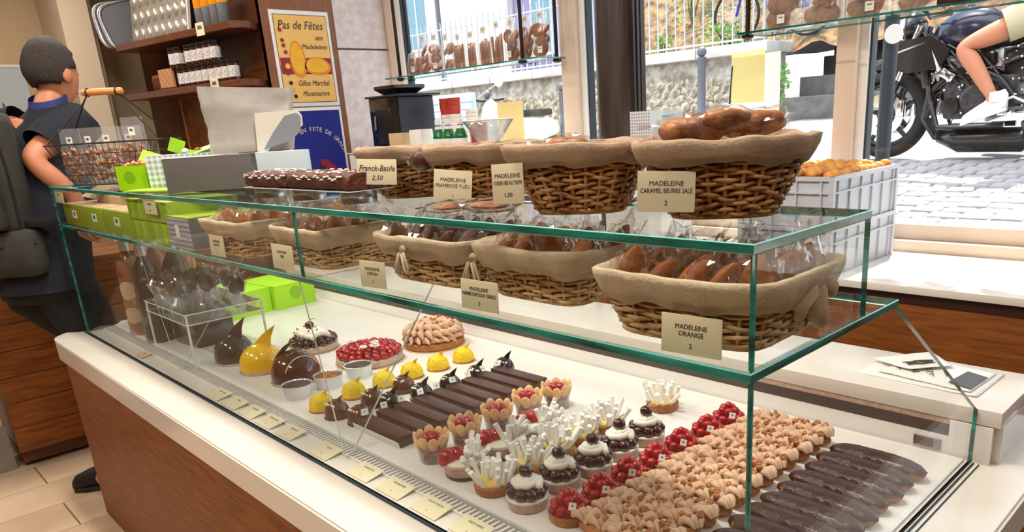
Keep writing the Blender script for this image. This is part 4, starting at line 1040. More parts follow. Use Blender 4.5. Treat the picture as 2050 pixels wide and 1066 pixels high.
# --- grey box, paper bag, flaps
t = thing('grey_box', 'flat grey cardboard box under the crumpled grey paper bag', 'box', (-1.905, 0.165, TZ), 0.90)
M().box((0, 0.0, 0.048), (0.25, 0.09, 0.096), bev=0.0012).obj('carton', 'greybox', t)
M().box((0, 0.0, 0.0972), (0.252, 0.092, 0.0014)).obj('box_lid', 'creamflap', t)
t = thing('pale_box', 'pale blue box lid half hidden behind the crumb cake', 'box', (-1.690, 0.285, TZ), 0.78)
M().box((0, 0, 0.05), (0.135, 0.06, 0.100), bev=0.001).obj('carton', 'paleblue', t)
t = thing('paper_bag', 'big crumpled grey paper bag standing on the grey box', 'bag', (-1.818, 0.257, TZ + 0.1015), 0.80)
m = M(); n = 22; rings = []
for j in range(15):
    v = j / 14; ring = []
    for i in range(40):
        a = 2 * PI * i / 40; c_, s_ = math.cos(a), math.sin(a)
        hw = 0.116 + 0.018 * v; hd = 0.038 * (1 - 0.45 * v)
        x = math.copysign(abs(c_) ** 0.35, c_) * hw; y = math.copysign(abs(s_) ** 0.35, s_) * hd
        n1 = noise.noise(Vector((x * 11, y * 11 + 3, v * 2.4))); n2 = noise.noise(Vector((x * 30, y * 30, v * 7)))
        ring.append(Vector((x + 0.010 * v + 0.004 * n2 * v, y + 0.016 * n1 * min(1, v * 3) + 0.007 * n2, v * (0.178 - 0.010 * (x / 0.14) * v) + (0.003 * n2 if 0 < j < 14 else 0))))
    rings.append(ring)
m.ring_mesh(rings); m.obj('paper_shell', 'greybag', t, 40)
t = thing('box_flap', 'cream and grey box flap with a rounded corner beside the paper bag', 'box lid', (-1.695, 0.290, TZ + 0.1008), 0.70)
m = M(); T = Matrix.Rotation(PI / 2 - 0.1, 4, 'X'); 
m.prism([(-0.075, -0.0005), (-0.045, -0.0005), (-0.005, 0.05), (0.052, 0.055), (0.068, 0.066), (0.068, 0.092), (0.060, 0.104), (0.045, 0.108), (-0.07, 0.106)], 0.0, 0.003, T=T); m.obj('cream_side', 'creamflap', t)
m = M(); T = Matrix.Translation((0, -0.006, 0)) @ T
m.prism([(-0.052, 0.006), (0.030, 0.026), (0.062, 0.050), (0.066, 0.090), (0.055, 0.100), (0.020, 0.094), (-0.02, 0.05)], 0.0, 0.002, T=T); m.obj('grey_side', 'flapgrey', t)
# gingham box and lime lids behind
t = thing('gingham_box', 'blue gingham box behind the flat grey box on the top shelf', 'box', (-2.165, 0.205, TZ), 0.75)
M().box((0, 0, 0.052), (0.26, 0.10, 0.104), bev=0.001).obj('carton', 'ging2', t)
t = thing('folded_carton', 'flat lime carton lying open on the blue gingham box', 'carton', (-2.155, 0.225, TZ + 0.105), 0.75)
M().box((0.03, 0, 0.014), (0.12, 0.07, 0.002), rot=Euler((0.25, -0.25, 0))).obj('lid_panel', 'lime2', t); M().box((0.03, -0.02, 0.004), (0.12, 0.003, 0.008)).obj('lid_rim', 'lime', t)
M().box((-0.075, 0.01, 0.024), (0.045, 0.002, 0.045), rot=Euler((0.3, 0.4, 0.5))).obj('raised_flap', 'lime', t)
for i in range(5):
    q = thing('wrapped_sweet', ORD[i] + ' small wrapped sweet from the left beside the lime carton on the top shelf', 'sweet', (-2.185 + 0.028 * i, 0.195 + 0.030 * i, TZ + 0.1135), rr(0, 3), 'sweets by the lime lid')
    M().ball((0, 0, 0), (0.013, 0.008, 0.008), 1, fn=lambda v: v * (1 + 0.3 * noise.noise(v * 3 + Vector((i, 0, 0))))).obj('sweet', 'cookie' if i % 2 else 'paper', q); M().box((0.014, 0, 0), (0.012, 0.014, 0.001), rz=0.3).obj('twist', 'paper', q)
t = thing('lime_box', 'small open lime box with a round stamp filled with bagged nuts', 'box', (-2.345, 0.095, TZ), 0.62)
m = M()
for (c_, d_) in (((0, -0.044, 0.038), (0.110, 0.002, 0.076)), ((0, 0.044, 0.038), (0.110, 0.002, 0.076)), ((-0.054, 0, 0.038), (0.002, 0.088, 0.076)), ((0.054, 0, 0.038), (0.002, 0.088, 0.076)), ((0, 0, 0.002), (0.110, 0.088, 0.003))): m.box(c_, d_)
m.obj('carton', 'lime', t); M().lathe([(0.020, 0), (0.020, 0.0006), (0, 0.0006)], 24, T=Matrix.Translation((-0.008, -0.0453, 0.040)) @ Matrix.Rotation(PI / 2, 4, 'X')).obj('stamp', 'lime_d', t)
for k in range(16): link('nut', NUTS[k % 3], t, (rr(-.042, .042), rr(-.034, .034), 0.070 + rr(-.004, .012)), rot=(rr(0, 3), rr(0, 3), 0), scale=rr(1.2, 1.8))
M().box((0.02, 0.05, 0.088), (0.10, 0.002, 0.05), rot=Euler((-0.5, 0.3, 0))).obj('lid_flap', 'lime', t)
t = thing('lime_sheet', 'flat lime card sheet lying under the small lime box', 'card sheet', (-2.12, 0.075, TZ), 0.4)
M().box((0, 0, 0.003), (0.22, 0.09, 0.005), bev=0.001).obj('sheet', 'lime', t)

# --- wire basket with beech handle
t = thing('wire_basket', 'black wire basket with a turned wooden handle holding bags of nuts', 'wire basket', (-2.865, 0.178, TZ), 0.80)
m = M(); hw, hd, bw, bd, H = 0.235, 0.085, 0.16, 0.06, 0.155
rim = path_se(hw, hd, 7, 48); base = path_se(bw, bd, 7, 48)
m.tube([(p[0], p[1], H) for p in rim], 0.0035, 6, loop=True); m.tube([(p[0], p[1], 0.004) for p in base], 0.003, 6, loop=True)
for z in (0.25, 0.5, 0.75): m.tube([(b[0] + (r_[0] - b[0]) * z, b[1] + (r_[1] - b[1]) * z, 0.004 + (H - .004) * z) for b, r_ in zip(base, rim)], 0.0012, 5, loop=True)
m.obj('frame_wire', 'wire', t)
for i in range(48):
    b, r_ = base[i], rim[i]; 
    if i % 1 == 0: M().tube([(b[0], b[1], 0.004), (r_[0], r_[1], H)], 0.0011, 4).obj('upright_wire', 'wire', t)
fm = M(); fm.box((0, 0, 0.004), (2 * bw, 2 * bd, 0.003)); fm.obj('floor_plate', 'wire', t)
bm_ = M()
for sg in (-1, 1):
    bm_.tube([(sg * 0.055, 0, 0.335), (sg * 0.075, -0.01, 0.30), (sg * 0.21, -0.075, H)], 0.0026, 6); bm_.tube([(sg * 0.055, 0, 0.335), (sg * 0.085, 0.01, 0.30), (sg * 0.21, 0.075, H)], 0.0026, 6)
    bm_.tube([(sg * 0.055, 0.014 * math.cos(a), 0.337 + 0.014 * math.sin(a)) for a in [2 * PI * k / 14 for k in range(14)]], 0.0028, 6, loop=True)
bm_.obj('bail_wire', 'wire', t)
M().lathe([(0.004, -0.078), (0.010, -0.076), (0.0125, -0.066), (0.0115, -0.052), (0.0125, -0.04), (0.0125, 0.04), (0.0115, 0.052), (0.0125, 0.066), (0.010, 0.076), (0.004, 0.078)], 20, T=Matrix.Translation((0, 0, 0.337)) @ Matrix.Rotation(PI / 2, 4, 'Y')).obj('wooden_handle', 'handle', t)
def bag(name, label, cat, loc, rz, w, d, h, content, nstuff, sz, group, label_m='paper', filmm='film_white', label_at=0.78, cm=NUTS, tilt=0.0):
    t = thing(name, label, cat, loc, 0, group, rot=(tilt, 0, rz)); sd_ = rr(0, 50)
    m = M(); rings = []
    for j in range(9):
        v = j / 8; ring = []
        for i in range(24):
            a = 2 * PI * i / 24; c_, s_ = math.cos(a), math.sin(a)
            k_ = 0.92 + 0.10 * math.sin(PI * min(1, v * 1.3)); dd_ = d * (1 - max(0, v - 0.45) / 0.55 * 0.92)
            n1 = noise.noise(Vector((c_ * 2 + sd_, s_ * 2, v * 4)))
            ring.append(Vector((math.copysign(abs(c_) ** 0.6, c_) * w / 2 * k_ * (1 + 0.05 * n1), math.copysign(abs(s_) ** 0.7, s_) * dd_ / 2 * (1 + 0.2 * n1), h * v)))
        rings.append(ring)
    m.ring_mesh(rings); m.obj('bag_film', filmm, t, 25)
    m = M()
    for k in range(nstuff):
        m.ball((rr(-.42, .42) * w, rr(-.36, .36) * d, h * (0.05 + 0.55 * (k / nstuff)) + rr(0, .01)), (sz * rr(.7, 1.2), sz * rr(.7, 1.1), sz * rr(.7, 1.1)), 1)
    stuff(m.obj('contents', content, t, 60))
    if label_m:
        m = M(); m.box((0, 0, 0), (w * 0.26, 0.001, w * 0.33)); m.box((0, -0.0008, 0.004), (w * 0.12, 0.0004, w * 0.10), 1)
        m.obj('label', [label_m, 'inkg'], t, loc=(rr(-.1, .1) * w, -d * 0.30, h * label_at))
    return t
NB = [(-0.155, -0.01), (-0.075, -0.02), (0.0, -0.015), (0.085, 0.0), (0.05, 0.035)]
for i, (lx, ly) in enumerate(NB):
    c_, s_ = math.cos(0.80), math.sin(0.80)
    bag('nut_bag', ['bag of caramelised nuts at the left end of the wire basket', 'second bag of caramelised nuts in the wire basket', 'bag of pale sugared nuts in the middle of the wire basket', 'tall bag of nuts with a lone label at the right end of the wire basket', 'bag of nuts at the back of the wire basket'][i], 'bag of nuts',
        (-2.865 + lx * c_ - ly * s_, 0.178 + lx * s_ + ly * c_, TZ + 0.007), 0.80 + rr(-.2, .2), 0.092, 0.05, 0.205 + (0.03 if i == 3 else 0), 'nut', 42, 0.011, 'bags of caramelised nuts')

# ================================================================== LEFT END OF THE DECK
def bottle(name, label, loc, r, h, body_m, cap_m, group, labelm=None):
    t = thing(name, label, 'bottle', loc, 0, group)
    M().lathe([(r * 0.9, 0), (r, 0.006), (r, h * 0.62), (r * 0.85, h * 0.70), (r * 0.42, h * 0.78), (r * 0.36, h * 0.82)], 28).obj('bottle_body', body_m, t, 40)
    M().lathe([(r * 0.38, h * 0.80), (r * 0.40, h * 0.84), (r * 0.36, h * 0.97), (r * 0.38, h * 0.985), (r * 0.30, h), (0, h)], 20).obj('foil_capsule', cap_m, t)
    if labelm:
        for (z, rr_) in ((0.44, 0.9), (0.2, 0.8)):
            m = M(); m.grid(lambda u, v: (r * 1.01 * math.sin((u - .5) * 1.5 * 1.0 + 0.75), -r * 1.01 * math.cos((u - .5) * 1.5 + 0.75), h * z + (v - .5) * 2 * 0.042 * math.sqrt(max(0, 1 - (2 * u - 1) ** 2)) * rr_), 14, 2); m.obj('round_label', labelm, t)
    return t
for i in range(3): bottle('rose_bottle', ['rosé bottle with round labels nearest the front pane', 'rosé bottle between two others at the case end', 'rearmost rosé bottle at the case end'][i], (-2.945, 0.150 + 0.105 * i, DZ), 0.0505, 0.430, 'syrup', 'foil', 'rosé bottles', 'kraft' if i == 0 else None)
for i in range(2): bottle('dark_bottle', ['dark smoked bottle with a silver neck nearest the front pane', 'dark smoked bottle with a silver neck behind the first'][i], (-2.745, 0.150 + 0.11 * i, DZ), 0.050, 0.425, 'smoked', 'foil', 'dark bottles')
t = thing('dark_tub', 'dark smoked tub standing under the acrylic lollipop stand', 'tub', (-2.575, 0.265, DZ), 0.1)
M().box((0, 0, 0.060), (0.20, 0.16, 0.120), bev=0.02).obj('tub_body', 'smoked', t); M().box((0, 0, 0.120), (0.19, 0.15, 0.006), bev=0.003).obj('tub_rim', 'jarlid', t)
t = thing('lollipop_stand', 'clear acrylic rack on thin legs holding chocolate lollipops', 'stand', (-2.44, 0.235, DZ))
M().box((0, 0, 0.186), (0.42, 0.275, 0.004)).obj('upper_plate', 'acryl', t); M().box((0, 0, 0.150), (0.42, 0.275, 0.004)).obj('lower_plate', 'acryl', t)
for (sx_, sy_) in ((-1, -1), (1, -1), (1, 1), (-1, 1)): M().box((sx_ * 0.205, sy_ * 0.133, 0.092), (0.006, 0.006, 0.184)).obj('leg', 'white', t)
em = M()
for (a, b) in (((-0.21, -0.1375), (0.21, -0.1375)), ((0.21, -0.1375), (0.21, 0.1375)), ((0.21, 0.1375), (-0.21, 0.1375)), ((-0.21, 0.1375), (-0.21, -0.1375))):
    for z in (0.186, 0.150): em.tube([(a[0], a[1], z), (b[0], b[1], z)], 0.0022, 5)
em.obj('bright_edge', 'white', t)
def lolly(seed):
    t = thing('chocolate_lollipop', '', 'lollipop', group='chocolate lollipops on the acrylic stand')
    M().ball((0, 0, 0.258), (0.034, 0.016, 0.038), 3, fn=lambda v: v * (1 + 0.32 * noise.noise(v * 2.2 + Vector((seed, 0, 0))))).obj('chocolate', 'choc_lolly', t, 180)
    M().cyl((0, 0, 0.146), (0, 0, 0.24), 0.002, seg=6).obj('lolly_stick', 'white', t)
    link('wrapper', film_mesh(seed + 60, 0.040, 0.026, 0.046, 0.6, 2, True), t, (0, 0, 0.254))
    m = M()
    for k in range(9): m.tube([(0, 0, 0.222), (0.024 * math.cos(k * .7), 0.020 * math.sin(k * .7), 0.172 + rr(-.008, .014))], [0.0015, 0.011], 5)
    m.obj('film_skirt', 'film_white', t, 0)
    M().box((0, -0.004, 0.222), (0.022, 0.006, 0.008), rz=0.3).obj('ribbon', 'bow', t)
    return t
L0 = lolly(1)
LP = [(-2.60, 0.14), (-2.55, 0.17), (-2.50, 0.14), (-2.60, 0.22), (-2.54, 0.25), (-2.48, 0.21), (-2.44, 0.155), (-2.58, 0.31), (-2.50, 0.31), (-2.43, 0.26)]
LP.sort(key=lambda p: p[1])
for i, (x, y) in enumerate(LP):
    lab = ORD[i] + ' chocolate lollipop of the bunch on the acrylic rack, counted from the front pane'
    if i == 0: L0.location = (x, y, DZ); L0['label'] = lab; L0.rotation_euler = (0, 0, 0.6)
    else: dup(L0, (x, y, DZ + rr(-.001, .0)), rr(0.2, 1.2), lab)
q = dup(L0, (-2.262, 0.300, DZ), 0.7, 'single chocolate lollipop standing apart with a blue ribbon bow')
q = dup(L0, (-2.40, 0.335, DZ), 0.9, 'chocolate lollipop with a blue ribbon between the bunch and the single one')
for i, (y0, y1) in enumerate(((0.435, 0.640), (0.645, 0.855))):
    t = thing('lime_box', ['bright lime cake box nearer the lollipop stand', 'bright lime cake box with a round stamp against the rear ledge'][i], 'box', (-2.955, (y0 + y1) / 2, DZ), 0.12, 'bright lime cake boxes')
    M().box((0, 0, 0.054), (0.30, y1 - y0 - 0.004, 0.108), bev=0.0012).obj('carton', 'lime', t)
    M().box((0, 0, 0.109), (0.302, y1 - y0 - 0.002, 0.003), bev=0.001).obj('lid', 'lime', t)
    M().lathe([(0.030, 0), (0.030, 0.0006), (0, 0.0006)], 24, T=Matrix.Translation((0.1503, 0, 0.066)) @ Matrix.Rotation(PI / 2, 4, 'Y')).obj('stamp', 'lime_d', t)

# --- napkins on the rear ledge
LZ = 0.9145
def sheet(name, label, cat, pts, z, print_fn=None, m_='paper'):
    t = thing(name, label, cat, (pts[0][0], pts[0][1], z))
    def f(u, v):
        a = Vector(pts[0]) * (1 - u) * (1 - v) + Vector(pts[1]) * u * (1 - v) + Vector(pts[2]) * u * v + Vector(pts[3]) * (1 - u) * v
        return (a.x - pts[0][0], a.y - pts[0][1], 0.0008 + 0.004 * noise.noise(Vector((u * 3, v * 3, z * 50))) ** 2 + (0.006 * max(0, u - 0.7) ** 2 * 4))
    m = M(); m.grid(f, 14, 10); o = m.obj('sheet', m_, t, 180); s_ = o.modifiers.new('t', 'SOLIDIFY'); s_.thickness = 0.0012; s_.offset = 1
    return t, f
t, f = sheet('paper_bag', 'lowest white paper bag flat on the rear ledge', 'paper bag', [(-0.300, 0.995), (-0.022, 0.980), (-0.018, 1.165), (-0.290, 1.105)], LZ)
t, f = sheet('paper_bag', 'upper white paper bag with grey printed corner on the rear ledge', 'paper bag', [(-0.255, 1.02), (-0.040, 0.992), (-0.030, 1.150), (-0.215, 1.185)], LZ + 0.0045)
g = M(); g.grid(lambda u, v: tuple(Vector(f(0.72 + 0.27 * u, 0.06 + 0.62 * v + 0.1 * (1 - u))) + Vector((0, 0, 0.0026))), 8, 6); g.obj('printed_corner', 'slate', t, 180)
g = M()
for k in range(9):
    u0, v0 = 0.10 + 0.06 * k, 0.25 + 0.3 * ((k * 37) % 10) / 10
    g.tube([tuple(Vector(f(u0 + 0.02 * j, v0 + 0.05 * math.sin(j * 1.7 + k))) + Vector((0, 0, 0.0024))) for j in range(4)], 0.0011, 4)
g.obj('printed_lettering', 'slot', t)
t, f = sheet('paper_bag', 'folded white paper bag topmost and skewed on the rear ledge', 'paper bag', [(-0.300, 1.085), (-0.190, 1.050), (-0.120, 1.130), (-0.200, 1.215)], LZ + 0.0115)
g = M()
for k in range(5): g.tube([tuple(Vector(f(0.55 + 0.05 * k, 0.2 + 0.14 * j)) + Vector((0.004 * math.sin(j * 2 + k), 0, 0.0024))) for j in range(5)], 0.0012, 4)
g.obj('printed_lettering', 'slot', t)
# ================================================================== PEOPLE
def skin_chain(nodes, edges, root):
    me = bpy.data.meshes.new('sk'); names = list(nodes)
    me.from_pydata([nodes[n][0] for n in names], [(names.index(a), names.index(b)) for a, b in edges], [])
    o = bpy.data.objects.new('sk', me); COL.objects.link(o)
    o.modifiers.new('skin', 'SKIN').use_smooth_shade = True
    lay = me.skin_vertices[0].data
    for i, n in enumerate(names):
        r = nodes[n][1]; lay[i].radius = (r, r) if isinstance(r, float) else r
        lay[i].use_root = (n == root)
    sb = o.modifiers.new('sub', 'SUBSURF'); sb.levels = 2; sb.render_levels = 2
    dg = bpy.context.evaluated_depsgraph_get(); ev = o.evaluated_get(dg)
    out = bpy.data.meshes.new_from_object(ev); bpy.data.objects.remove(o); return out
def V(*a): return Vector(a)
def head_pt(v, c, f, u, s=1.0, out=1.0):
    r = f.cross(u).normalized()
    x, y, z = v
    jaw = max(0.0, -z)
    X = x * 0.079 * (1 - 0.28 * jaw); Y = y * 0.100 * (1 - 0.10 * jaw) + 0.018 * jaw; Z = z * 0.128
    if y < 0 and z < -0.2: Y *= (1 - 0.35 * (-z - 0.2))
    nose = math.exp(-((x / 0.16) ** 2 + ((z + 0.12) / 0.20) ** 2)) * (1 if y > 0 else 0); Y += 0.022 * nose
    eye = math.exp(-(((abs(x) - 0.38) / 0.2) ** 2 + ((z - 0.05) / 0.12) ** 2)) * (1 if y > 0 else 0); Y -= 0.008 * eye
    return c + (r * X + f * Y + u * Z) * s * out
def person(root, J, R, head_f, head_u, mats, hair_len=-0.30, hs=1.0, fingers=True, hair_m='hair'):
    for sd in 'RL':
        kn, an, hi = J['kn' + sd], J['an' + sd], J['hi' + sd]; back = ((kn - hi).normalized() * -1 + (kn - an).normalized() * 0.2)
        J['ca' + sd] = kn.lerp(an, 0.30) - (kn - hi).normalized() * 0.012; R['ca' + sd] = R['kn' + sd] * 0.98; J['th' + sd] = hi.lerp(kn, 0.5); R['th' + sd] = (R['hi' + sd] + R['kn' + sd]) * 0.52
    nodes = {k: (J[k], R[k]) for k in R}
    edges = [('pelvis', 'waist'), ('waist', 'chest'), ('chest', 'neck'), ('neck', 'skull'), ('chest', 'shR'), ('shR', 'elR'), ('elR', 'wrR'), ('wrR', 'haR'), ('chest', 'shL'), ('shL', 'elL'), ('elL', 'wrL'), ('wrL', 'haL'),
             ('pelvis', 'hiR'), ('hiR', 'thR'), ('thR', 'knR'), ('knR', 'caR'), ('caR', 'anR'), ('anR', 'toR'), ('pelvis', 'hiL'), ('hiL', 'thL'), ('thL', 'knL'), ('knL', 'caL'), ('caL', 'anL'), ('anL', 'toL')]
    base = skin_chain(nodes, edges, 'pelvis')
    m = M(); m.bm.from_mesh(base); bpy.data.meshes.remove(base)
    c = J['head']; f = head_f.normalized(); u = head_u.normalized()
    q = bmesh.ops.create_icosphere(m.bm, subdivisions=4, radius=1.0)
    for v in q['verts']: v.co = head_pt(v.co.copy(), c, f, u, hs)
    rgt = f.cross(u).normalized()
    for sg in (-1, 1):
        T = Matrix.Translation(c + rgt * 0.080 * sg * hs - u * 0.012 - f * 0.005)
        rm = Matrix((rgt, f, u)).transposed().to_4x4()
        m.ball((0, 0, 0), (0.012 * hs, 0.022 * hs, 0.034 * hs), 2, T=T @ rm)
    for side in ('R', 'L'):
        w = J['wr' + side]; h = J['ha' + side]; d = (h - w).normalized()
        pn = J.get('pn' + side, V(0, 0, 1)); sd_ = d.cross(pn).normalized()
        m.tube([w, w + d * 0.035, w + d * 0.075, h + d * 0.012], [0.026, 0.034, 0.038, 0.030], 10)
        if fingers:
            cu = J.get('curl' + side, pn * -1)
            for k, (o_, ln) in enumerate(((-0.030, 0.066), (-0.010, 0.078), (0.011, 0.074), (0.030, 0.058))):
                b = h + sd_ * o_
                m.tube([b - d * 0.015, b + d * ln * 0.4 + cu * 0.004, b + d * ln * 0.75 + cu * ln * 0.22, b + d * ln * 0.95 + cu * ln * 0.5, b + d * ln * 0.97 + cu * ln * 0.56], [0.0105, 0.0098, 0.009, 0.008, 0.004], 8)
            b = w + d * 0.045 + sd_ * -0.030
            m.tube([b, b - sd_ * 0.022 + d * 0.022 + cu * 0.008, b - sd_ * 0.030 + d * 0.050 + cu * 0.016, b - sd_ * 0.028 + d * 0.066 + cu * 0.022], [0.014, 0.0115, 0.010, 0.006], 8)
    m.obj('body', mats['skin'], root, 180)
    # hair
    hm = M(); q = bmesh.ops.create_icosphere(hm.bm, subdivisions=4, radius=1.0)
    kill = [v for v in q['verts'] if not (v.co.z > 0.52 - 0.25 * max(0, -v.co.y) or (v.co.y < 0.10 and v.co.z > hair_len - 0.25 * max(0, -v.co.y)) or (v.co.y < 0.45 and v.co.z > 0.12 and abs(v.co.x) > 0.5))]
    bmesh.ops.delete(hm.bm, geom=kill, context='VERTS')
    for v in hm.bm.verts:
        p = v.co.copy(); v.co = head_pt(p, c, f, u, hs, 1.0) + (head_pt(p, c, f, u, hs) - c).normalized() * (0.009 + 0.004 * noise.noise(p * 9))
    o = hm.obj('hair', hair_m, root, 180); s_ = o.modifiers.new('t', 'SOLIDIFY'); s_.thickness = 0.012; s_.offset = -0.6
    em = M()
    for sg in (-1, 1): em.ball(c + (f * 0.083 + rgt * 0.031 * sg + u * 0.008) * hs, 0.0115, 2)
    em.obj('eyes', 'eye', root, 180)
    mm = M(); mm.ball(c + (f * 0.098 - u * 0.062) * hs, (0.02, 0.012, 0.006), 2); mm.obj('mouth', 'lip', root, 180)
def garment(name, root, rings, m_, seg=28, wob=0.008, seed=0, cap=False, T=None):
    # rings: (centre, axis x, axis y, half x, half y)
    m = M(); out = []
    for j, (c, ax, ay, hx, hy) in enumerate(rings):
        ring = []
        for k in range(seg):
            a = 2 * PI * k / seg; p = c + ax * math.cos(a) * hx + ay * math.sin(a) * hy
            n_ = noise.noise(p * 9 + Vector((seed, 0, j * 0.3))); ring.append(p + (p - c).normalized() * wob * n_)
        out.append(ring)
    m.ring_mesh(out, 0, True, cap, cap); o = m.obj(name, m_, root, 180); s_ = o.modifiers.new('sub', 'SUBSURF'); s_.levels = 1; s_.render_levels = 1; return o
def limb(name, root, pts, rad, m_, seed=0, wob=0.006, cap=False):
    # a sleeve or trouser leg round a bent limb
    P = []
    for i in range(len(pts) - 1):
        for k in range(4):
            P.append((pts[i].lerp(pts[i + 1], k / 4), rad[i] + (rad[i + 1] - rad[i]) * k / 4))
    P.append((pts[-1], rad[-1])); m = M(); pp_ = [p for p, r in P]; rr_ = [r * (1 + wob * 10 * noise.noise(p * 7 + Vector((seed, 0, 0)))) for p, r in P]
    m.tube(pp_, rr_, 20, cap=cap); return m.obj(name, m_, root, 180)

FW = V(-0.72, 0.69, 0); RT_ = V(0.69, 0.72, 0); UP = V(0, 0, 1)
man = thing('person', 'man seen from behind in a navy shirt with a dark backpack leaning towards the case', 'person', (0, 0, 0))
J = dict(pelvis=V(-3.45, -0.06, 1.02), waist=V(-3.46, -0.02, 1.20), chest=V(-3.485, 0.07, 1.52), neck=V(-3.508, 0.135, 1.72), skull=V(-3.520, 0.170, 1.82), head=V(-3.525, 0.180, 1.862),
         shR=V(-3.400, 0.195, 1.640), elR=V(-3.335, -0.020, 1.520), wrR=V(-3.300, 0.105, 1.350), haR=V(-3.293, 0.100, 1.235),
         shL=V(-3.610, -0.01, 1.640), elL=V(-3.74, 0.13, 1.40), wrL=V(-3.62, 0.32, 1.27), haL=V(-3.575, 0.39, 1.245),
         hiR=V(-3.410, 0.0, 0.96), knR=V(-3.24, 0.12, 0.50), anR=V(-3.300, 0.070, 0.11), toR=V(-3.40, -0.08, 0.05),
         hiL=V(-3.515, -0.09, 0.96), knL=V(-3.36, 0.25, 0.52), anL=V(-3.36, 0.30, 0.11), toL=V(-3.48, 0.41, 0.05), pnR=V(0.72, -0.69, 0), curlR=V(0.4, 0.9, 0), pnL=UP, curlL=V(0, 0, -1))
R = dict(pelvis=0.135, waist=0.125, chest=0.135, neck=0.060, skull=0.058, shR=0.070, elR=0.052, wrR=0.036, haR=0.030, shL=0.070, elL=0.050, wrL=0.034, haL=0.030,
         hiR=0.095, knR=0.064, anR=0.045, toR=0.036, hiL=0.095, knL=0.064, anL=0.045, toL=0.036)
HF = V(-0.50, 0.86, -0.15)
person(man, J, R, HF, V(-0.05, 0.10, 1.0), dict(skin='skin'), hs=1.08)
ax = RT_; 
def ring(c, hx, hy, lean=0.0): return (c, ax, (FW + UP * lean).normalized(), hx, hy)
garment('shirt', man, [ring(V(-3.45, -0.065, 0.97), 0.200, 0.165), ring(V(-3.455, -0.04, 1.10), 0.190, 0.160), ring(V(-3.465, 0.0, 1.27), 0.188, 0.150), ring(V(-3.482, 0.05, 1.46), 0.205, 0.155, 0.2), ring(V(-3.492, 0.09, 1.585), 0.208, 0.140, 0.3), ring(V(-3.50, 0.112, 1.655), 0.170, 0.110, 0.3), ring(V(-3.508, 0.128, 1.710), 0.090, 0.085, 0.3), ring(V(-3.510, 0.133, 1.735), 0.074, 0.072, 0.3)], 'navy', 32, 0.010, 1)
garment('collar', man, [ring(V(-3.510, 0.130, 1.705), 0.083, 0.080, 0.4), ring(V(-3.513, 0.136, 1.742), 0.078, 0.074, 0.4), ring(V(-3.516, 0.140, 1.768), 0.076, 0.072, 0.4)], 'collar', 24, 0.002, 2)
limb('sleeve', man, [V(-3.44, 0.155, 1.665), J['shR'], V(-3.372, 0.095, 1.590), V(-3.352, 0.045, 1.555)], [0.080, 0.094, 0.092, 0.088], 'navy', 3)
limb('sleeve', man, [V(-3.57, 0.035, 1.665), J['shL'], V(-3.68, 0.06, 1.52)], [0.080, 0.092, 0.086], 'navy', 4)
limb('trouser_leg', man, [V(-3.41, -0.03, 1.06), J['hiR'], J['knR'], V(-3.30, 0.06, 0.075)], [0.125, 0.128, 0.092, 0.088], 'trousers', 5)
limb('trouser_leg', man, [V(-3.49, -0.09, 1.06), J['hiL'], J['knL'], V(-3.36, 0.30, 0.10)], [0.125, 0.128, 0.092, 0.080], 'trousers', 6)
garment('trouser_seat', man, [ring(V(-3.45, -0.055, 0.90), 0.185, 0.150), ring(V(-3.45, -0.06, 0.98), 0.195, 0.160), ring(V(-3.452, -0.05, 1.06), 0.180, 0.155)], 'trousers', 28, 0.004, 7, True)
def shoe(name, root, heel, toe, m_, sole_m, hgt=0.085):
    d = (toe - heel).normalized(); s_ = d.cross(UP).normalized(); L_ = (toe - heel).length; m = M(); rings = []
    for (u, w, h) in ((0, 0.028, 0.7), (0.08, 0.036, 1.0), (0.3, 0.036, 1.0), (0.5, 0.042, 0.72), (0.8, 0.044, 0.5), (0.95, 0.034, 0.36), (1.0, 0.016, 0.2)):
        c = heel + d * L_ * u; rings.append([c + s_ * w * math.cos(a) + UP * (0.02 + hgt * h * max(0, math.sin(a))) for a in [2 * PI * k / 14 for k in range(14)]])
    m.ring_mesh(rings); o = m.obj(name, m_, root, 180)
    sm_ = M(); pl_ = []
    for (u, w) in ((0, 0.026), (0.1, 0.038), (0.45, 0.043), (0.8, 0.047), (0.97, 0.03), (1.0, 0.012)): pl_.append(heel + d * L_ * u + s_ * w)
    for (u, w) in ((1.0, 0.012), (0.97, 0.03), (0.8, 0.047), (0.45, 0.043), (0.1, 0.038), (0, 0.026)): pl_.append(heel + d * L_ * u - s_ * w)
    sm_.ring_mesh([[p + UP * 0.003 for p in pl_], [p + UP * 0.026 for p in pl_]]); sm_.obj('sole', sole_m, o)
shoe('shoe', man, V(-3.330, 0.120, 0.0), V(-3.490, -0.160, 0.0), 'shoe', 'blackpl', 0.15); shoe('shoe', man, V(-3.32, 0.25, 0.0), V(-3.52, 0.45, 0.0), 'shoe', 'blackpl', 0.10)
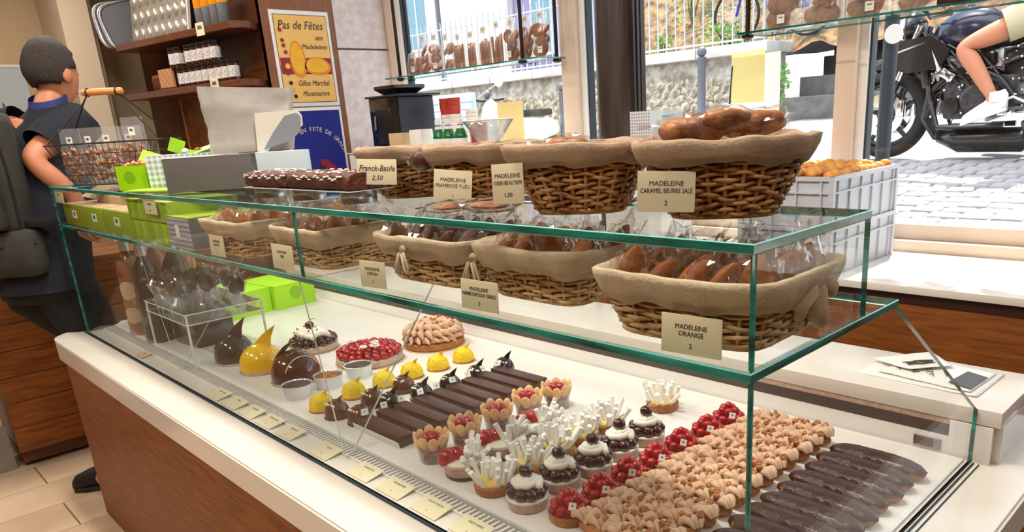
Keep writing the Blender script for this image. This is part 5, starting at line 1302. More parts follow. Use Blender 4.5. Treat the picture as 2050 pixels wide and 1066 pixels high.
# backpack and hip pouch worn by the man, straps included
bp_ = thing('backpack', 'dark grey backpack with seams worn on the back of the man at the left', 'backpack', (-3.375, -0.155, 1.46), math.atan2(RT_.y, RT_.x))
m = M(); m.box((-0.06, 0, 0), (0.34, 0.15, 0.50), bev=0.055); m.obj('main_compartment', 'packm', bp_, 180)
M().box((-0.06, -0.085, -0.06), (0.26, 0.05, 0.30), bev=0.02).obj('front_pocket', 'packm', bp_, 180)
M().tube([(0.10, -0.060, 0.20), (0.112, -0.062, 0.0), (0.10, -0.060, -0.2)], 0.004, 6).obj('seam', 'shoe', bp_)
m = M(); m.tube([(-0.16, 0.05, 0.22), (-0.17, 0.14, 0.265), (-0.16, 0.27, 0.20), (-0.15, 0.33, 0.05)], [0.022, 0.024, 0.024, 0.02], 8); m.obj('shoulder_strap', 'packm', bp_, 180)
pb = thing('hip_bag', 'dark grey hip bag with an ochre patch hanging below the backpack', 'bag', (-3.345, -0.165, 1.150), math.atan2(RT_.y, RT_.x))
m = M(); m.box((-0.05, 0, 0), (0.36, 0.12, 0.20), bev=0.05); m.obj('pouch', 'packm', pb, 180); M().box((-0.17, -0.060, 0.0), (0.035, 0.004, 0.07)).obj('patch', 'gilt', pb)
M().tube([(-0.2, -0.02, -0.02), (0.0, -0.063, 0.03), (0.13, -0.03, 0.04)], 0.004, 6).obj('zip', 'shoe', pb)
m = M(); m.box((-0.02, 0.02, 0.115), (0.42, 0.06, 0.035), bev=0.01); m.obj('belt', 'shoe', pb)

# ================================================================== SHELVES AND POSTERS AT THE FAR LEFT
def pshelf(z, label):
    pl_ = [(-4.70, 1.698), (-4.62, 1.60), (-4.615, 1.53), (-4.66, 1.480), (-6.15, 1.238), (-6.22, 1.26), (-6.26, 1.698)]
    m = M(); m.prism(pl_, z - 0.046, z)
    bmesh.ops.bevel(m.bm, geom=[e for e in m.bm.edges if abs(e.verts[0].co.z - e.verts[1].co.z) < 1e-5], offset=0.004, segments=1, affect='EDGES')
    return tag(m.obj('wall_shelf', 'wood_shelf'), label, 'shelf', 'wooden wall shelves')
pshelf(2.262, 'upper wooden shelf with a rounded corner beside the poster board'); pshelf(1.912, 'lower wooden shelf with jars beside the poster board')
def edge_y(x): return 1.480 + (x + 4.66) * (1.480 - 1.238) / (-4.66 + 6.15) * 1.0
for i, (x, z) in enumerate(((-4.98, 2.262), (-4.93, 1.912))):
    t = thing('shelf_tag', ['cream price tag on the edge of the upper wall shelf', 'cream price tag on the edge of the lower wall shelf'][i], 'tag', (x, edge_y(x) - 0.004, z), 0.161, 'shelf price tags')
    m = M(); m.box((0, 0, -0.016), (0.095, 0.003, 0.080)); m.box((0, -0.002, -0.006), (0.05, 0.001, 0.022), 1); m.obj('tag_sheet', ['card', 'inkg'], t)
# madeleine tin: a plate pressed with rows of hollows
mt = thing('madeleine_tin', 'large tin madeleine mould leaning on the upper shelf', 'baking mould', (-5.72, 1.42, 2.262), 0.161, rot=(-0.14, 0, 0.161))
M().box((0, 0, 0.24), (0.80, 0.006, 0.48), bev=0.002).obj('tin_plate', 'mould', mt)
M().box((0.404, 0, 0.24), (0.012, 0.02, 0.48)).obj('tin_rim', 'paper', mt); 
cup = M().ball((0, 0, 0), (0.040, 0.020, 0.055), 2, fn=lambda v: Vector((v.x, min(v.y, 0.1), v.z))).mesh('hollow', 'mould', 180)
for i in range(8):
    for j in range(4): link('hollow', cup, mt, (-0.345 + 0.0985 * i, -0.003, 0.062 + 0.118 * j))
for k in range(4):
    t = thing('baking_tray', ['outermost', 'second', 'third', 'innermost'][k] + ' dark baking tray standing on edge left of the tin mould', 'baking tray', (-6.26 + 0.03 * k, 1.36 + 0.02 * k, 2.262), 0.5, 'baking trays on edge', rot=(0, -0.10 - 0.05 * k, 0.161 + 1.2))
    m = M(); pts = [(0.17 * math.copysign(abs(math.cos(a)) ** 0.5, math.cos(a)), 0.16 + 0.16 * math.copysign(abs(math.sin(a)) ** 0.5, math.sin(a))) for a in [2 * PI * q / 28 for q in range(28)]]
    T = Matrix.Rotation(PI / 2, 4, 'X'); m.prism(pts, 0, 0.004, T=T); m.tube([(p[0], -0.005, p[1]) for p in pts], 0.006, 6, loop=True); m.obj('tray_plate', 'slate' if k % 2 else 'foil', t)
for k in range(4):
    t = thing('amber_jar', ORD[k] + ' tall amber-topped jar from the rounded end of the upper shelf', 'jar', (-4.80 - 0.095 * k, 1.525 - 0.012 * k, 2.262), 0, 'amber jars on the upper shelf')
    M().lathe([(0.036, 0), (0.038, 0.004), (0.038, 0.12), (0.036, 0.124)], 18).obj('jar_base', 'slate', t); M().lathe([(0.036, 0.122), (0.0375, 0.13), (0.0375, 0.24), (0.030, 0.25), (0, 0.25)], 18).obj('amber_top', 'amber', t)
def jar():
    t = thing('jam_jar', '', 'jar')
    M().lathe([(0.033, 0), (0.036, 0.004), (0.036, 0.105), (0.031, 0.112), (0.031, 0.116)], 18).obj('jar_body', 'jarbody', t)
    M().lathe([(0.0345, 0.112), (0.0355, 0.114), (0.0355, 0.130), (0.033, 0.133), (0, 0.133)], 18).obj('lid', 'jarlid', t)
    M().lathe([(0.0366, 0.022), (0.0366, 0.092)], 18, cap0=False, cap1=False).obj('paper_label', 'jarlabel', t)
    return t
JR = jar(); n = 0
for row_, cnt, x0 in ((0, 9, -4.78), (1, 5, -4.955), (2, 2, -5.40)):
    for k in range(cnt):
        x = x0 - 0.0785 * k; y = edge_y(x) + 0.055; z = 1.912 + (0.1335 if row_ else 0)
        lab = ORD[k] + ' black-lidded jam jar from the rounded shelf end, ' + ['bottom row', 'right group of the upper row', 'left pair of the upper row'][row_]
        g = ['jam jars in the bottom row', 'jam jars stacked in the right group', 'jam jars stacked at the left'][row_]
        if n == 0: JR.location = (x, y, z); JR['label'] = lab; JR['group'] = g
        else: dup(JR, (x, y, z), rr(-.3, .3), lab, g)
        n += 1
t = thing('stick_box', 'small rack of thin wooden sticks left of the jam jars', 'rack', (-5.60, edge_y(-5.60) + 0.06, 1.912), 0.161)
M().box((0, 0, 0.006), (0.19, 0.09, 0.01)).obj('rack_base', 'wood_dark', t)
for k in range(10): M().box((-0.084 + 0.0187 * k, -0.02, 0.072), (0.010, 0.02, 0.13)).obj('wooden_stick', 'stickw', t)
for k in range(3):
    t = thing('paper_roll', ORD[k] + ' small dark roll left of the stick rack on the lower shelf', 'roll', (-5.73 - 0.06 * k, edge_y(-5.75) + 0.07, 1.912), 0, 'dark rolls on the lower shelf'); M().lathe([(0.024, 0), (0.026, 0.003), (0.026, 0.09), (0.022, 0.095), (0, 0.095)], 14).obj('roll_body', 'mad_dark', t); M().lathe([(0.020, 0.094), (0.020, 0.11), (0, 0.11)], 12).obj('roll_end', 'gilt', t)
t = thing('framed_panel', 'amber framed panel standing against the dark wood below the shelves', 'picture', (-5.70, 1.60, 1.25), 0.0)
M().box((0, 0, 0.31), (0.66, 0.02, 0.62)).obj('panel', 'gilt', t)
for (c_, d_) in (((-0.335, -0.004, 0.31), (0.022, 0.03, 0.64)), ((0.335, -0.004, 0.31), (0.022, 0.03, 0.64)), ((0, -0.004, 0.625), (0.68, 0.03, 0.022)), ((0, -0.004, -0.005), (0.68, 0.03, 0.022))): M().box(c_, d_).obj('frame_bar', 'handle', t)
t = thing('console_shelf', 'dark wood ledge carrying the amber framed panel', 'shelf', (-5.75, 1.52, 1.21), 0.0); M().box((0, 0, 0.015), (1.3, 0.34, 0.03), bev=0.004).obj('ledge', 'wood_dark', t); M().box((0, 0.15, -0.6), (1.2, 0.03, 1.2)).obj('back_board', 'wood_dark', t)
# pale picture with a dark plant-like shape on the far wall
t = thing('wall_picture', 'pale grey picture with dark leaf shapes at the left edge of the far wall', 'picture', (-7.09, 0.52, 1.70), PI / 2)
M().box((0, -0.01, 0.24), (0.56, 0.02, 0.50)).obj('picture_sheet', 'picgrey', t); M().box((0, -0.012, 0.495), (0.58, 0.026, 0.02)).obj('frame_bar', 'creamflap', t)
for k in range(5): M().tube([(-0.02 + 0.05 * k, -0.022, 0.02), (0.0 + 0.05 * k, -0.022, 0.14), (-0.03 + 0.055 * k, -0.022, 0.28 - 0.03 * k)], [0.012, 0.02, 0.003], 6).obj('leaf_shape', 'picdark', t)
# posters on the light wood board
P1 = thing('poster', 'apricot framed poster with two yellow madeleines and black lettering', 'poster', (-4.654, 1.968, 1.728), PI / 2)
W, H = 0.430, 0.612
M().box((0, -0.004, H / 2), (W, 0.008, H), bev=0.002).obj('white_mount', 'white', P1)
M().box((0, -0.0085, H / 2), (W - 0.042, 0.002, H - 0.052)).obj('dark_line', 'poster_dark', P1); M().box((0, -0.0095, H / 2), (W - 0.050, 0.002, H - 0.060)).obj('apricot_print', 'poster_bg', P1)
M().box((0.0, -0.0105, 0.262), (W - 0.056, 0.0012, 0.105)).obj('red_band', 'poster_red', P1)
yy = -0.0112
def oval(name, cx, cz, rx, rz_, m_, d=0.0, rot=0.0):
    m = M(); T = Matrix.Translation((cx, yy - d, cz)) @ Matrix.Rotation(rot, 4, 'Y') @ Matrix.Diagonal((rx, 1, rz_, 1)) @ Matrix.Rotation(PI / 2, 4, 'X')
    m.prism([(math.cos(a) * (1 - 0.12 * math.sin(a)), math.sin(a)) for a in [2 * PI * k / 36 for k in range(36)]], 0, 0.0014, T=T); return m.obj(name, m_, P1)
oval('madeleine_print', -0.058, 0.305, 0.058, 0.118, 'poster_or', 0.0, -0.05); oval('madeleine_print', -0.060, 0.310, 0.046, 0.100, 'poster_yel', 0.0012, -0.05)
oval('madeleine_print', 0.082, 0.262, 0.098, 0.058, 'poster_or', 0.0, 0.05); oval('madeleine_print', 0.078, 0.266, 0.084, 0.046, 'poster_yel', 0.0012, 0.05)
for k, (cx, cz, c_) in enumerate(((-0.158, 0.488, 'poster_red'), (-0.152, 0.425, 'poster_red'), (-0.148, 0.392, 'poster_red'), (-0.140, 0.350, 'poster_red'), (-0.140, 0.262, 'poster_yel'), (-0.146, 0.215, 'poster_red'), (-0.135, 0.155, 'poster_dark'), (-0.130, 0.110, 'poster_yel'), (-0.115, 0.068, 'poster_dark'))): oval('printed_dot', cx, cz, 0.013 if c_ != 'poster_yel' else 0.018, 0.013 if c_ != 'poster_yel' else 0.018, c_, 0.0014)
for (tx, s_, px, pz, al) in (('Pas de Fêtes', 0.076, -0.172, 0.518, 'LEFT'), ('sans', 0.046, 0.148, 0.443, 'RIGHT'), ('Madeleines', 0.046, 0.172, 0.385, 'RIGHT'), ('Gilles Marchal', 0.050, 0.150, 0.150, 'RIGHT'), ('Montmartre', 0.050, 0.140, 0.082, 'RIGHT')):
    o = text(tx, s_, P1, (px, yy - 0.001, pz), (PI / 2, 0, 0), 'poster_dark', align=al, shear=0.28)
    mx = {'Pas de Fêtes': 0.33, 'Gilles Marchal': 0.235, 'Madeleines': 0.19, 'Montmartre': 0.20, 'sans': 0.06}[tx]
    o.scale = (min(1.0, mx / max(o['w'], 1e-3)), 1, 1)
P2 = thing('poster', 'deep blue poster with an arc of cream letters and red and green shapes', 'poster', (-4.654, 1.968, 1.085), PI / 2)
M().box((0, -0.004, 0.318), (W, 0.008, 0.636), bev=0.002).obj('white_mount', 'white', P2); M().box((0, -0.0085, 0.315), (W - 0.036, 0.002, 0.598)).obj('blue_print', 'poster_blue', P2)
P1b = P1; P1 = P2
oval('red_patch', 0.045, 0.245, 0.055, 0.030, 'poster_red', 0.0, 0.6); oval('red_patch', 0.095, 0.215, 0.030, 0.022, 'poster_red', 0.0006, 0.9); oval('green_patch', 0.055, 0.140, 0.036, 0.082, 'poster_green', 0.0004, -0.35)
oval('dark_patch', -0.005, 0.170, 0.040, 0.070, 'poster_dark', 0.0002, 0.4); oval('cream_patch', 0.125, 0.150, 0.012, 0.040, 'creamflap', 0.0006, -0.4); oval('cream_patch', 0.150, 0.105, 0.026, 0.012, 'creamflap', 0.0008, -0.4); oval('cream_patch', -0.06, 0.14, 0.012, 0.03, 'creamflap', 0.0008, 0.3)
for k, ch in enumerate('EN FETE DE GRASSY'):
    a = math.radians(112 - 6.2 * k); 
    if ch != ' ': o = text(ch, 0.042, P2, (-0.03 + 0.235 * math.cos(a), yy - 0.001, 0.275 + 0.215 * math.sin(a)), (PI / 2, 0, 0), 'creamflap'); o.rotation_euler = Euler((PI / 2, 0, 0)); o.matrix_local = Matrix.Translation(o.location) @ Matrix.Rotation(-(a - PI / 2), 4, 'Y') @ Matrix.Rotation(PI / 2, 4, 'X')
# ================================================================== BEHIND THE CASE: WINDOW DISPLAY
BZ = 0.9065
t = thing('window_riser', 'low white cabinet on the back counter carrying the coffee machine and bottles', 'cabinet', (-3.50, 2.36, BZ))
M().box((0, 0, 0.245), (1.95, 0.52, 0.488), bev=0.003).obj('cabinet_body', 'frame_w', t); M().box((0, 0, 0.4905), (1.97, 0.54, 0.008)).obj('cabinet_top', 'slab', t)
t = thing('window_riser', 'short white stand on the back counter carrying the gingham box', 'stand', (-1.86, 2.17, BZ))
M().box((0, 0, 0.245), (0.34, 0.24, 0.488), bev=0.003).obj('stand_body', 'frame_w', t)
RZ = BZ + 0.4955
cm_ = thing('coffee_machine', 'black coffee machine with a dark tray lid near the plaster wall', 'coffee machine', (-4.105, 2.335, RZ))
M().box((0, 0.0, 0.172), (0.35, 0.29, 0.345), bev=0.008).obj('housing', 'blackpl', cm_)
M().box((0.1765, 0.0, 0.172), (0.003, 0.27, 0.33)).obj('side_panel', 'bluegrey', cm_)
M().box((0.01, 0.01, 0.352), (0.42, 0.33, 0.014), bev=0.003).obj('top_plate', 'bluegrey', cm_)
m = M(); m.lathe([(0.10, 0.36), (0.165, 0.40), (0.165, 0.42), (0.155, 0.42), (0.10, 0.375)], 4, T=Matrix.Rotation(PI / 4, 4, 'Z') @ Matrix.Diagonal((1.05, 0.95, 1, 1))); m.obj('hopper_tray', 'blackpl', cm_, 0)
m = M(); m.tube([(-0.10, -0.152, 0.23), (-0.10, -0.158, 0.14)], 0.010, 10); m.obj('tap', 'steel', cm_); M().box((-0.10, -0.152, 0.105), (0.03, 0.012, 0.012)).obj('tap', 'steel', cm_)
M().lathe([(0.010, 0), (0.010, 0.008), (0, 0.008)], 14, T=Matrix.Translation((0.08, -0.146, 0.265)) @ Matrix.Rotation(PI / 2, 4, 'X')).obj('button', 'steel', cm_)
M().box((0.0, -0.1465, 0.16), (0.20, 0.004, 0.22), bev=0.002).obj('front_recess', 'shoe', cm_)
# paper cup stacks
CUPW = M().lathe([(0.030, 0), (0.039, 0.085), (0.041, 0.090), (0.040, 0.092), (0.038, 0.088), (0.029, 0.004), (0, 0.004)], 22).mesh('cup_wall', 'whitecup', 40)
CUPR = M().lathe([(0.030, 0), (0.039, 0.085), (0.041, 0.090), (0.040, 0.092), (0.038, 0.088), (0.029, 0.004), (0, 0.004)], 22).mesh('cup_wall', 'redcup', 40)
for s_, (x, y) in enumerate(((-3.775, 2.46), (-3.665, 2.45), (-3.58, 2.52))):
    for k in range(9 if s_ < 2 else 7):
        red = k >= 6
        o = link('paper_cup', CUPR if red and s_ < 2 else CUPW, None, (x, y, RZ + 0.024 * k + (0.03 if red and s_ < 2 else 0)))
        tag(o, ORD[k] + ' paper cup from the bottom, ' + ['white', 'red'][1 if red and s_ < 2 else 0] + ', in the ' + ['stack against the coffee machine', 'middle stack', 'rear plain stack'][s_], 'cup', ['paper cups beside the coffee machine', 'paper cups in the middle stack', 'paper cups in the rear stack'][s_])
t = carton('kraft_box', 'small kraft box in front of the coffee machine', 'box', (-3.86, 2.14, RZ), 0.2, (0.12, 0.10, 0.115), 'kraft')
t = carton('white_box', 'small white napkin box beside the kraft box', 'box', (-3.66, 2.16, RZ), 0.1, (0.11, 0.10, 0.130), 'paper')
for k, (x, y) in enumerate(((-3.50, 2.18), (-3.385, 2.17), (-3.28, 2.18))):
    t = thing('water_bottle', ['green glass water bottle next to the white napkin box', 'green glass water bottle with a white neck label between two others', 'green glass water bottle nearest the conical glass'][k], 'bottle', (x, y, RZ), rr(0, 3), 'green water bottles')
    M().lathe([(0.036, 0), (0.040, 0.006), (0.040, 0.075), (0.036, 0.095), (0.018, 0.140), (0.0165, 0.165)], 24).obj('glass_body', 'green_glass', t, 40)
    M().lathe([(0.0185, 0.148), (0.0195, 0.152), (0.0195, 0.176), (0.016, 0.180), (0, 0.180)], 20).obj('cap', 'labelw', t); M().lathe([(0.0408, 0.03), (0.0408, 0.068)], 24, cap0=False, cap1=False).obj('label', 'labelw', t)
    M().lathe([(0.026, 0.119), (0.0195, 0.140)], 20, cap0=False, cap1=False).obj('neck_label', 'labelw', t)
t = thing('red_jar', 'glass with a red brown filling beside the green bottles', 'jar', (-3.16, 2.22, RZ)); M().lathe([(0.045, 0), (0.048, 0.006), (0.050, 0.14), (0.047, 0.15), (0, 0.15)], 22).obj('filling', 'redcup', t); M().lathe([(0.050, 0), (0.054, 0.006), (0.056, 0.17), (0.054, 0.17)], 22, cap1=False).obj('glass_wall', 'acryl', t)
# conical glass on the case top
mg = thing('conical_glass', 'empty conical stemmed glass standing behind the top baskets', 'glass', (-0.768, 0.283, TZ))
m = M(); m.lathe([(0.034, 0), (0.036, 0.0015), (0.010, 0.004), (0.0042, 0.010), (0.0036, 0.075), (0.006, 0.083), (0.052, 0.148), (0.0508, 0.148), (0.0045, 0.087), (0, 0.085)], 40); m.obj('glass_bowl', 'acryl', mg, 180)
M().tube([(0.0515 * math.cos(a), 0.0515 * math.sin(a), 0.148) for a in [2 * PI * k / 40 for k in range(40)]], 0.0012, 6, loop=True).obj('rim', 'labelw', mg)
# cards and boxes against the window
def window_card(name, label, x, y, z, w, h, m_, m2=None, split=0.62):
    t = thing(name, label, 'card', (x, y, z), 0)
    if m2:
        M().box((0.03, 0.004, h * 0.42), (w, 0.002, h * 0.98)).obj('white_backing', m2, t); M().box((-w * 0.14, 0, h * (1 - split / 2)), (w * 0.78, 0.003, h * split)).obj('yellow_sheet', m_, t)
    else:
        M().box((0, 0, h / 2), (w, 0.003, h)).obj('yellow_sheet', m_, t)
        lm_ = M()
        for k in range(11): lm_.box((rr(-.01, .01), -0.0018, h * 0.12 + k * h * 0.07), (w * rr(0.5, 0.75), 0.0006, 0.002))
        stuff(lm_.obj('printed_lines', 'card', t))
    return t
window_card('menu_card', 'yellow menu card standing at the window behind the conical glass', -3.27, 2.58, RZ, 0.24, 0.262, 'yellowcard')
t = thing('menu_card', 'yellow and white menu sheet hanging at the window right of the pillar', 'card', (-1.60, 2.655, 1.42))
M().box((0.02, 0.004, 0.180), (0.26, 0.002, 0.37)).obj('white_backing', 'backpaper', t); M().box((-0.02, 0, 0.265), (0.180, 0.0015, 0.235)).obj('yellow_sheet', 'paleyellow', t)
M().tube([(-0.13, 0.0, 0.01), (-0.105, 0, 0.32)], 0.004, 6).obj('hanging_rod', 'gasket', t)
t = thing('gingham_box', 'grey gingham box with a pale blue side at the foot of the pillar', 'box', (-1.80, 2.17, RZ - 0.005), 0.0); M().box((-0.045, 0, 0.08), (0.115, 0.14, 0.160), bev=0.001).obj('carton', 'ging', t); M().box((0.055, 0.0, 0.08), (0.085, 0.138, 0.158), bev=0.001).obj('side_panel', 'paleblue', t)
# crates of small madeleines
def crate(loc, label):
    t = thing('plastic_crate', label, 'crate', loc, 0.0, 'white plastic crates'); L_, W_, H_ = 0.40, 0.60, 0.188
    m = M()
    for (c_, d_) in (((0, 0, 0.004), (L_ - 0.03, W_ - 0.03, 0.008)), ((0, -W_ / 2 + 0.012, H_ / 2), (L_ - 0.02, 0.006, H_)), ((0, W_ / 2 - 0.012, H_ / 2), (L_ - 0.02, 0.006, H_)), ((-L_ / 2 + 0.012, 0, H_ / 2), (0.006, W_ - 0.02, H_)), ((L_ / 2 - 0.012, 0, H_ / 2), (0.006, W_ - 0.02, H_))): m.box(c_, d_)
    m.obj('crate_shell', 'crate', t)
    m = M()
    for z in (H_ - 0.008, H_ - 0.06):
        zz = 0.016 if z > 0.15 else 0.006
        for (c_, d_) in (((0, -W_ / 2 + 0.004, z), (L_, 0.010, zz)), ((0, W_ / 2 - 0.004, z), (L_, 0.010, zz)), ((-L_ / 2 + 0.004, 0, z), (0.010, W_, zz)), ((L_ / 2 - 0.004, 0, z), (0.010, W_, zz))): m.box(c_, d_)
    m.obj('crate_rim', 'crate', t)
    for sg in (-1, 1):
        for k in range(4): M().box((-0.15 + 0.10 * k, sg * (W_ / 2 - 0.006), H_ / 2), (0.006, 0.010, H_)).obj('stiffening_rib', 'crate', t)
        for k in range(6): M().box((sg * (L_ / 2 - 0.006), -0.25 + 0.10 * k, H_ / 2), (0.010, 0.006, H_)).obj('stiffening_rib', 'crate', t)
    for sx_ in (-1, 1):
        for sy_ in (-1, 1): M().box((sx_ * (L_ / 2 - 0.010), sy_ * (W_ / 2 - 0.010), H_ / 2), (0.020, 0.020, H_)).obj('corner_post', 'crate', t)
    return t
CX, CY = -1.035, 2.265
crate((CX, CY, BZ), 'lower white plastic crate on the counter below the window'); crate((CX, CY, BZ + 0.190), 'upper white plastic crate heaped with small golden madeleines')
MM = madeleine_mesh('mad_gold', 4, 'madeleine_cake'); k = 0
for i in range(6):
    for j in range(10):
        o = link('small_madeleine', MM, None, (CX - 0.160 + 0.064 * i + rr(-.004, .004), CY - 0.252 + 0.056 * j + rr(-.004, .004), BZ + 0.190 + 0.183 + 0.010 * math.sin(PI * i / 5) + rr(-.004, .010)), rot=(rr(-.3, .3), rr(-.25, .25), PI / 2 + rr(-.4, .4)), scale=(0.80, 1.15, 1.15))
        tag(o, 'small golden madeleine in the upper crate, ' + ORD[i] + ' lengthwise row, ' + ORD[j] + ' from the near end', 'madeleine', 'small madeleines in the crate')
M().box((CX, CY, BZ + 0.190 + 0.160), (0.36, 0.56, 0.012)).obj('crate_liner', 'mad_gold'); tag(bpy.data.objects['crate_liner'], 'golden layer of madeleines packed beneath the top ones in the upper crate', 'cake layer')

# hanging glass shelves on black rods
def hang_shelf(name, label, x0, x1, y0, y1, z, rods):
    t = thing(name, label, 'shelf', ((x0 + x1) / 2, (y0 + y1) / 2, z))
    m = M(); m.box((0, 0, -0.004), (x1 - x0, y1 - y0, 0.008))
    for f in m.bm.faces:
        if abs(f.normal.z) < 0.5: f.material_index = 1
    m.obj('glass_plate', ['glass', 'edge'], t, 0)
    for (rx, ry) in rods:
        lx, ly = rx - (x0 + x1) / 2, ry - (y0 + y1) / 2
        M().cyl((lx, ly, -0.02), (lx, ly, 3.08 - z), 0.011, seg=12).obj('hanging_rod', 'wire', t); M().lathe([(0.012, -0.030), (0.026, -0.022), (0.026, -0.010), (0.012, -0.006)], 14, c=(lx, ly, 0)).obj('rod_nut', 'wire', t)
    return t
hang_shelf('hanging_shelf', 'clear glass shelf of biscuit bags hanging before the window left of the pillar', -4.36, -2.80, 2.40, 2.62, 1.885, ((-4.20, 2.42), (-2.95, 2.42), (-2.83, 2.58), (-4.30, 2.58)))
hang_shelf('hanging_shelf', 'clear glass shelf of pale biscuit bags hanging before the window right of the pillar', -1.50, 0.80, 2.36, 2.62, 1.858, ((-1.47, 2.40), (0.7, 2.40), (0.7, 2.58)))
kinds = ['round', 'round', 'round', 'round', 'stick', 'stick', 'stick', 'stick', 'round', 'round', 'disc']
DISC = M().lathe([(0.036, -0.006), (0.040, 0), (0.036, 0.006), (0, 0.007)], 18).mesh('biscuit', 'cookie', 60)
BSTK = M().box((0, 0, 0.09), (0.014, 0.014, 0.18), bev=0.003).mesh('biscuit_stick', 'cookie', 60)
def biscuit_bag(x, y, z, kind, h, w, label, group, seed, mcook=None):
    rnd = random.Random(seed); t = thing('biscuit_bag', label, 'bag of biscuits', (x, y, z), rnd.uniform(-.2, .2), group)
    m = M(); rings = []
    for j in range(7):
        v = j / 6; ring = []
        for i in range(18):
            a = 2 * PI * i / 18; c_, s_ = math.cos(a), math.sin(a); dd = 0.07 * (1 - 0.9 * max(0, v - 0.5) * 2)
            ring.append(Vector((math.copysign(abs(c_) ** 0.6, c_) * w / 2 * (1 + 0.06 * noise.noise(Vector((c_, s_, v * 5 + seed)))), math.copysign(abs(s_) ** 0.7, s_) * dd / 2, h * 1.45 * v)))
        rings.append(ring)
    m.ring_mesh(rings); m.obj('bag_film', 'film_white', t, 25)
    if kind == 'stick':
        for k in range(6): o = link('biscuit_stick', BSTK, t, (-w * 0.34 + w * 0.136 * k, rnd.uniform(-.012, .012), 0.004), rot=(rnd.uniform(-.06, .06), rnd.uniform(-.05, .05), 0), scale=(1, 1, h / 0.18 * rnd.uniform(0.85, 1.0)))
    else:
        nl = max(2, int(h / 0.055))
        for q in range(nl):
            for k in range(2 if w > 0.09 else 1):
                link('biscuit', DISC if mcook is None else mcook, t, ((-0.022 + 0.044 * k if w > 0.09 else 0) + rnd.uniform(-.01, .01), rnd.uniform(-.01, .012), 0.038 + q * (h - 0.06) / max(1, nl - 1)), rot=(1.2 + rnd.uniform(-.4, .4), rnd.uniform(-.5, .5), rnd.uniform(-.6, .6)))
    if kind != 'stick' and seed % 2 == 0: m = M(); m.box((0.02, -0.040, 0.04), (0.035, 0.002, 0.035)); m.box((0.02, -0.0415, 0.046), (0.018, 0.001, 0.004), 1); m.obj('label', ['paper', 'inkg'], t)
    m = M(); m.box((0, -0.008, h * 1.32), (0.04, 0.002, 0.036)); m.box((0, -0.0095, h * 1.33), (0.02, 0.001, 0.003), 1); m.obj('top_label', ['paper', 'inkg'], t)
    return t
hts = [0.10, 0.17, 0.165, 0.155, 0.145, 0.145, 0.155, 0.165, 0.165, 0.165, 0.17]
bl = ['short bag of round biscuits at the plaster end of the left hanging shelf', 'tall bag of oval biscuits second on the left hanging shelf', 'narrow bag of dark biscuits third on the left hanging shelf', 'bag of stacked biscuits fourth on the left hanging shelf, next to the stick bags', 'first bag of biscuit sticks on the left hanging shelf', 'second bag of biscuit sticks on the left hanging shelf', 'third bag of biscuit sticks on the left hanging shelf', 'fourth bag of biscuit sticks, next to a white label bag', 'bag of mixed biscuits with a white label left of the rod', 'bag of round biscuits between the two rods', 'tall bag of round biscuits next to the far right rod of the left shelf']
for i in range(11): biscuit_bag(-4.13 + 0.1265 * i, 2.50, 1.886, kinds[i], hts[i], 0.105 if i not in (2,) else 0.08, bl[i], 'biscuit bags on the left hanging shelf', i)
PALE = M().ball((0, 0, 0), (0.052, 0.044, 0.018), 2, fn=lambda v: v * (1 + 0.22 * noise.noise(v * 2.2))).mesh('biscuit', 'cookie2', 60)
for i in range(6): biscuit_bag(-1.36 + 0.19 * i, 2.49, 1.859, 'round', 0.26, 0.175, ['first', 'second', 'third', 'fourth', 'fifth', 'sixth'][i] + ' bag of pale rocky biscuits from the rod on the right hanging shelf', 'biscuit bags on the right hanging shelf', 40 + i, PALE)
for i in range(3):
    t = thing('dark_box', ['first', 'second', 'third'][i] + ' dark red box after the pale biscuit bags on the right hanging shelf', 'box', (-0.62 + 0.30 * i - 0.0, 2.41, 1.859), 0.1, 'dark boxes on the hanging shelf')
    M().box((0.02, -0.0, 0.05), (0.16, 0.07, 0.10), bev=0.004).obj('carton', 'poster_red' if i == 1 else 'strip', t); M().box((0.02, -0.036, 0.055), (0.10, 0.002, 0.05)).obj('label', 'kraft', t)
# ================================================================== OUTSIDE: STREET, WALL, MOTORCYCLE
def st_z(x, y): return 0.90 + 0.11 * (y - 3.4) + 0.10 * min(0, x + 4.2) * (1 if y > 3.2 else 0.4)
m = M(); m.grid(lambda u, v: (-24 + 36 * u, 2.80 + 9.2 * v, st_z(-24 + 36 * u, 2.80 + 9.2 * v) - 0.02), 72, 24); street = struct(m.obj('street', 'asphalt'))
COB = [M().box((0, 0, 0), (0.150, 0.118, 0.05), bev=0.016).mesh('cobble', 'cobble', 60) for _ in range(2)]
k = 0
for j in range(17):
    y = 3.18 + 0.127 * j
    for i in range(18):
        x = -2.15 + 0.160 * i + (0.08 if j % 2 else 0) - 0.30 * (y - 3.2)
        if k >= 298 or x > 0.6 or (x < -1.5 - 0.28 * (y - 3.2)): continue
        ln = link('cobble', COB[k % 2], street, (x + rr(-.006, .006), y + 0.018 * math.sin(x * 6) + rr(-.005, .005), st_z(x, y) - 0.034 + rr(-.004, .004)), rot=(0.11 + rr(-.03, .03), rr(-.03, .03), rr(-.08, .08)))
        k += 1
# kerb and pavement in front of the shop
sbox('pavement', (-24, 2.80, 0.78), (12, 3.12, 0.862), 'coping')
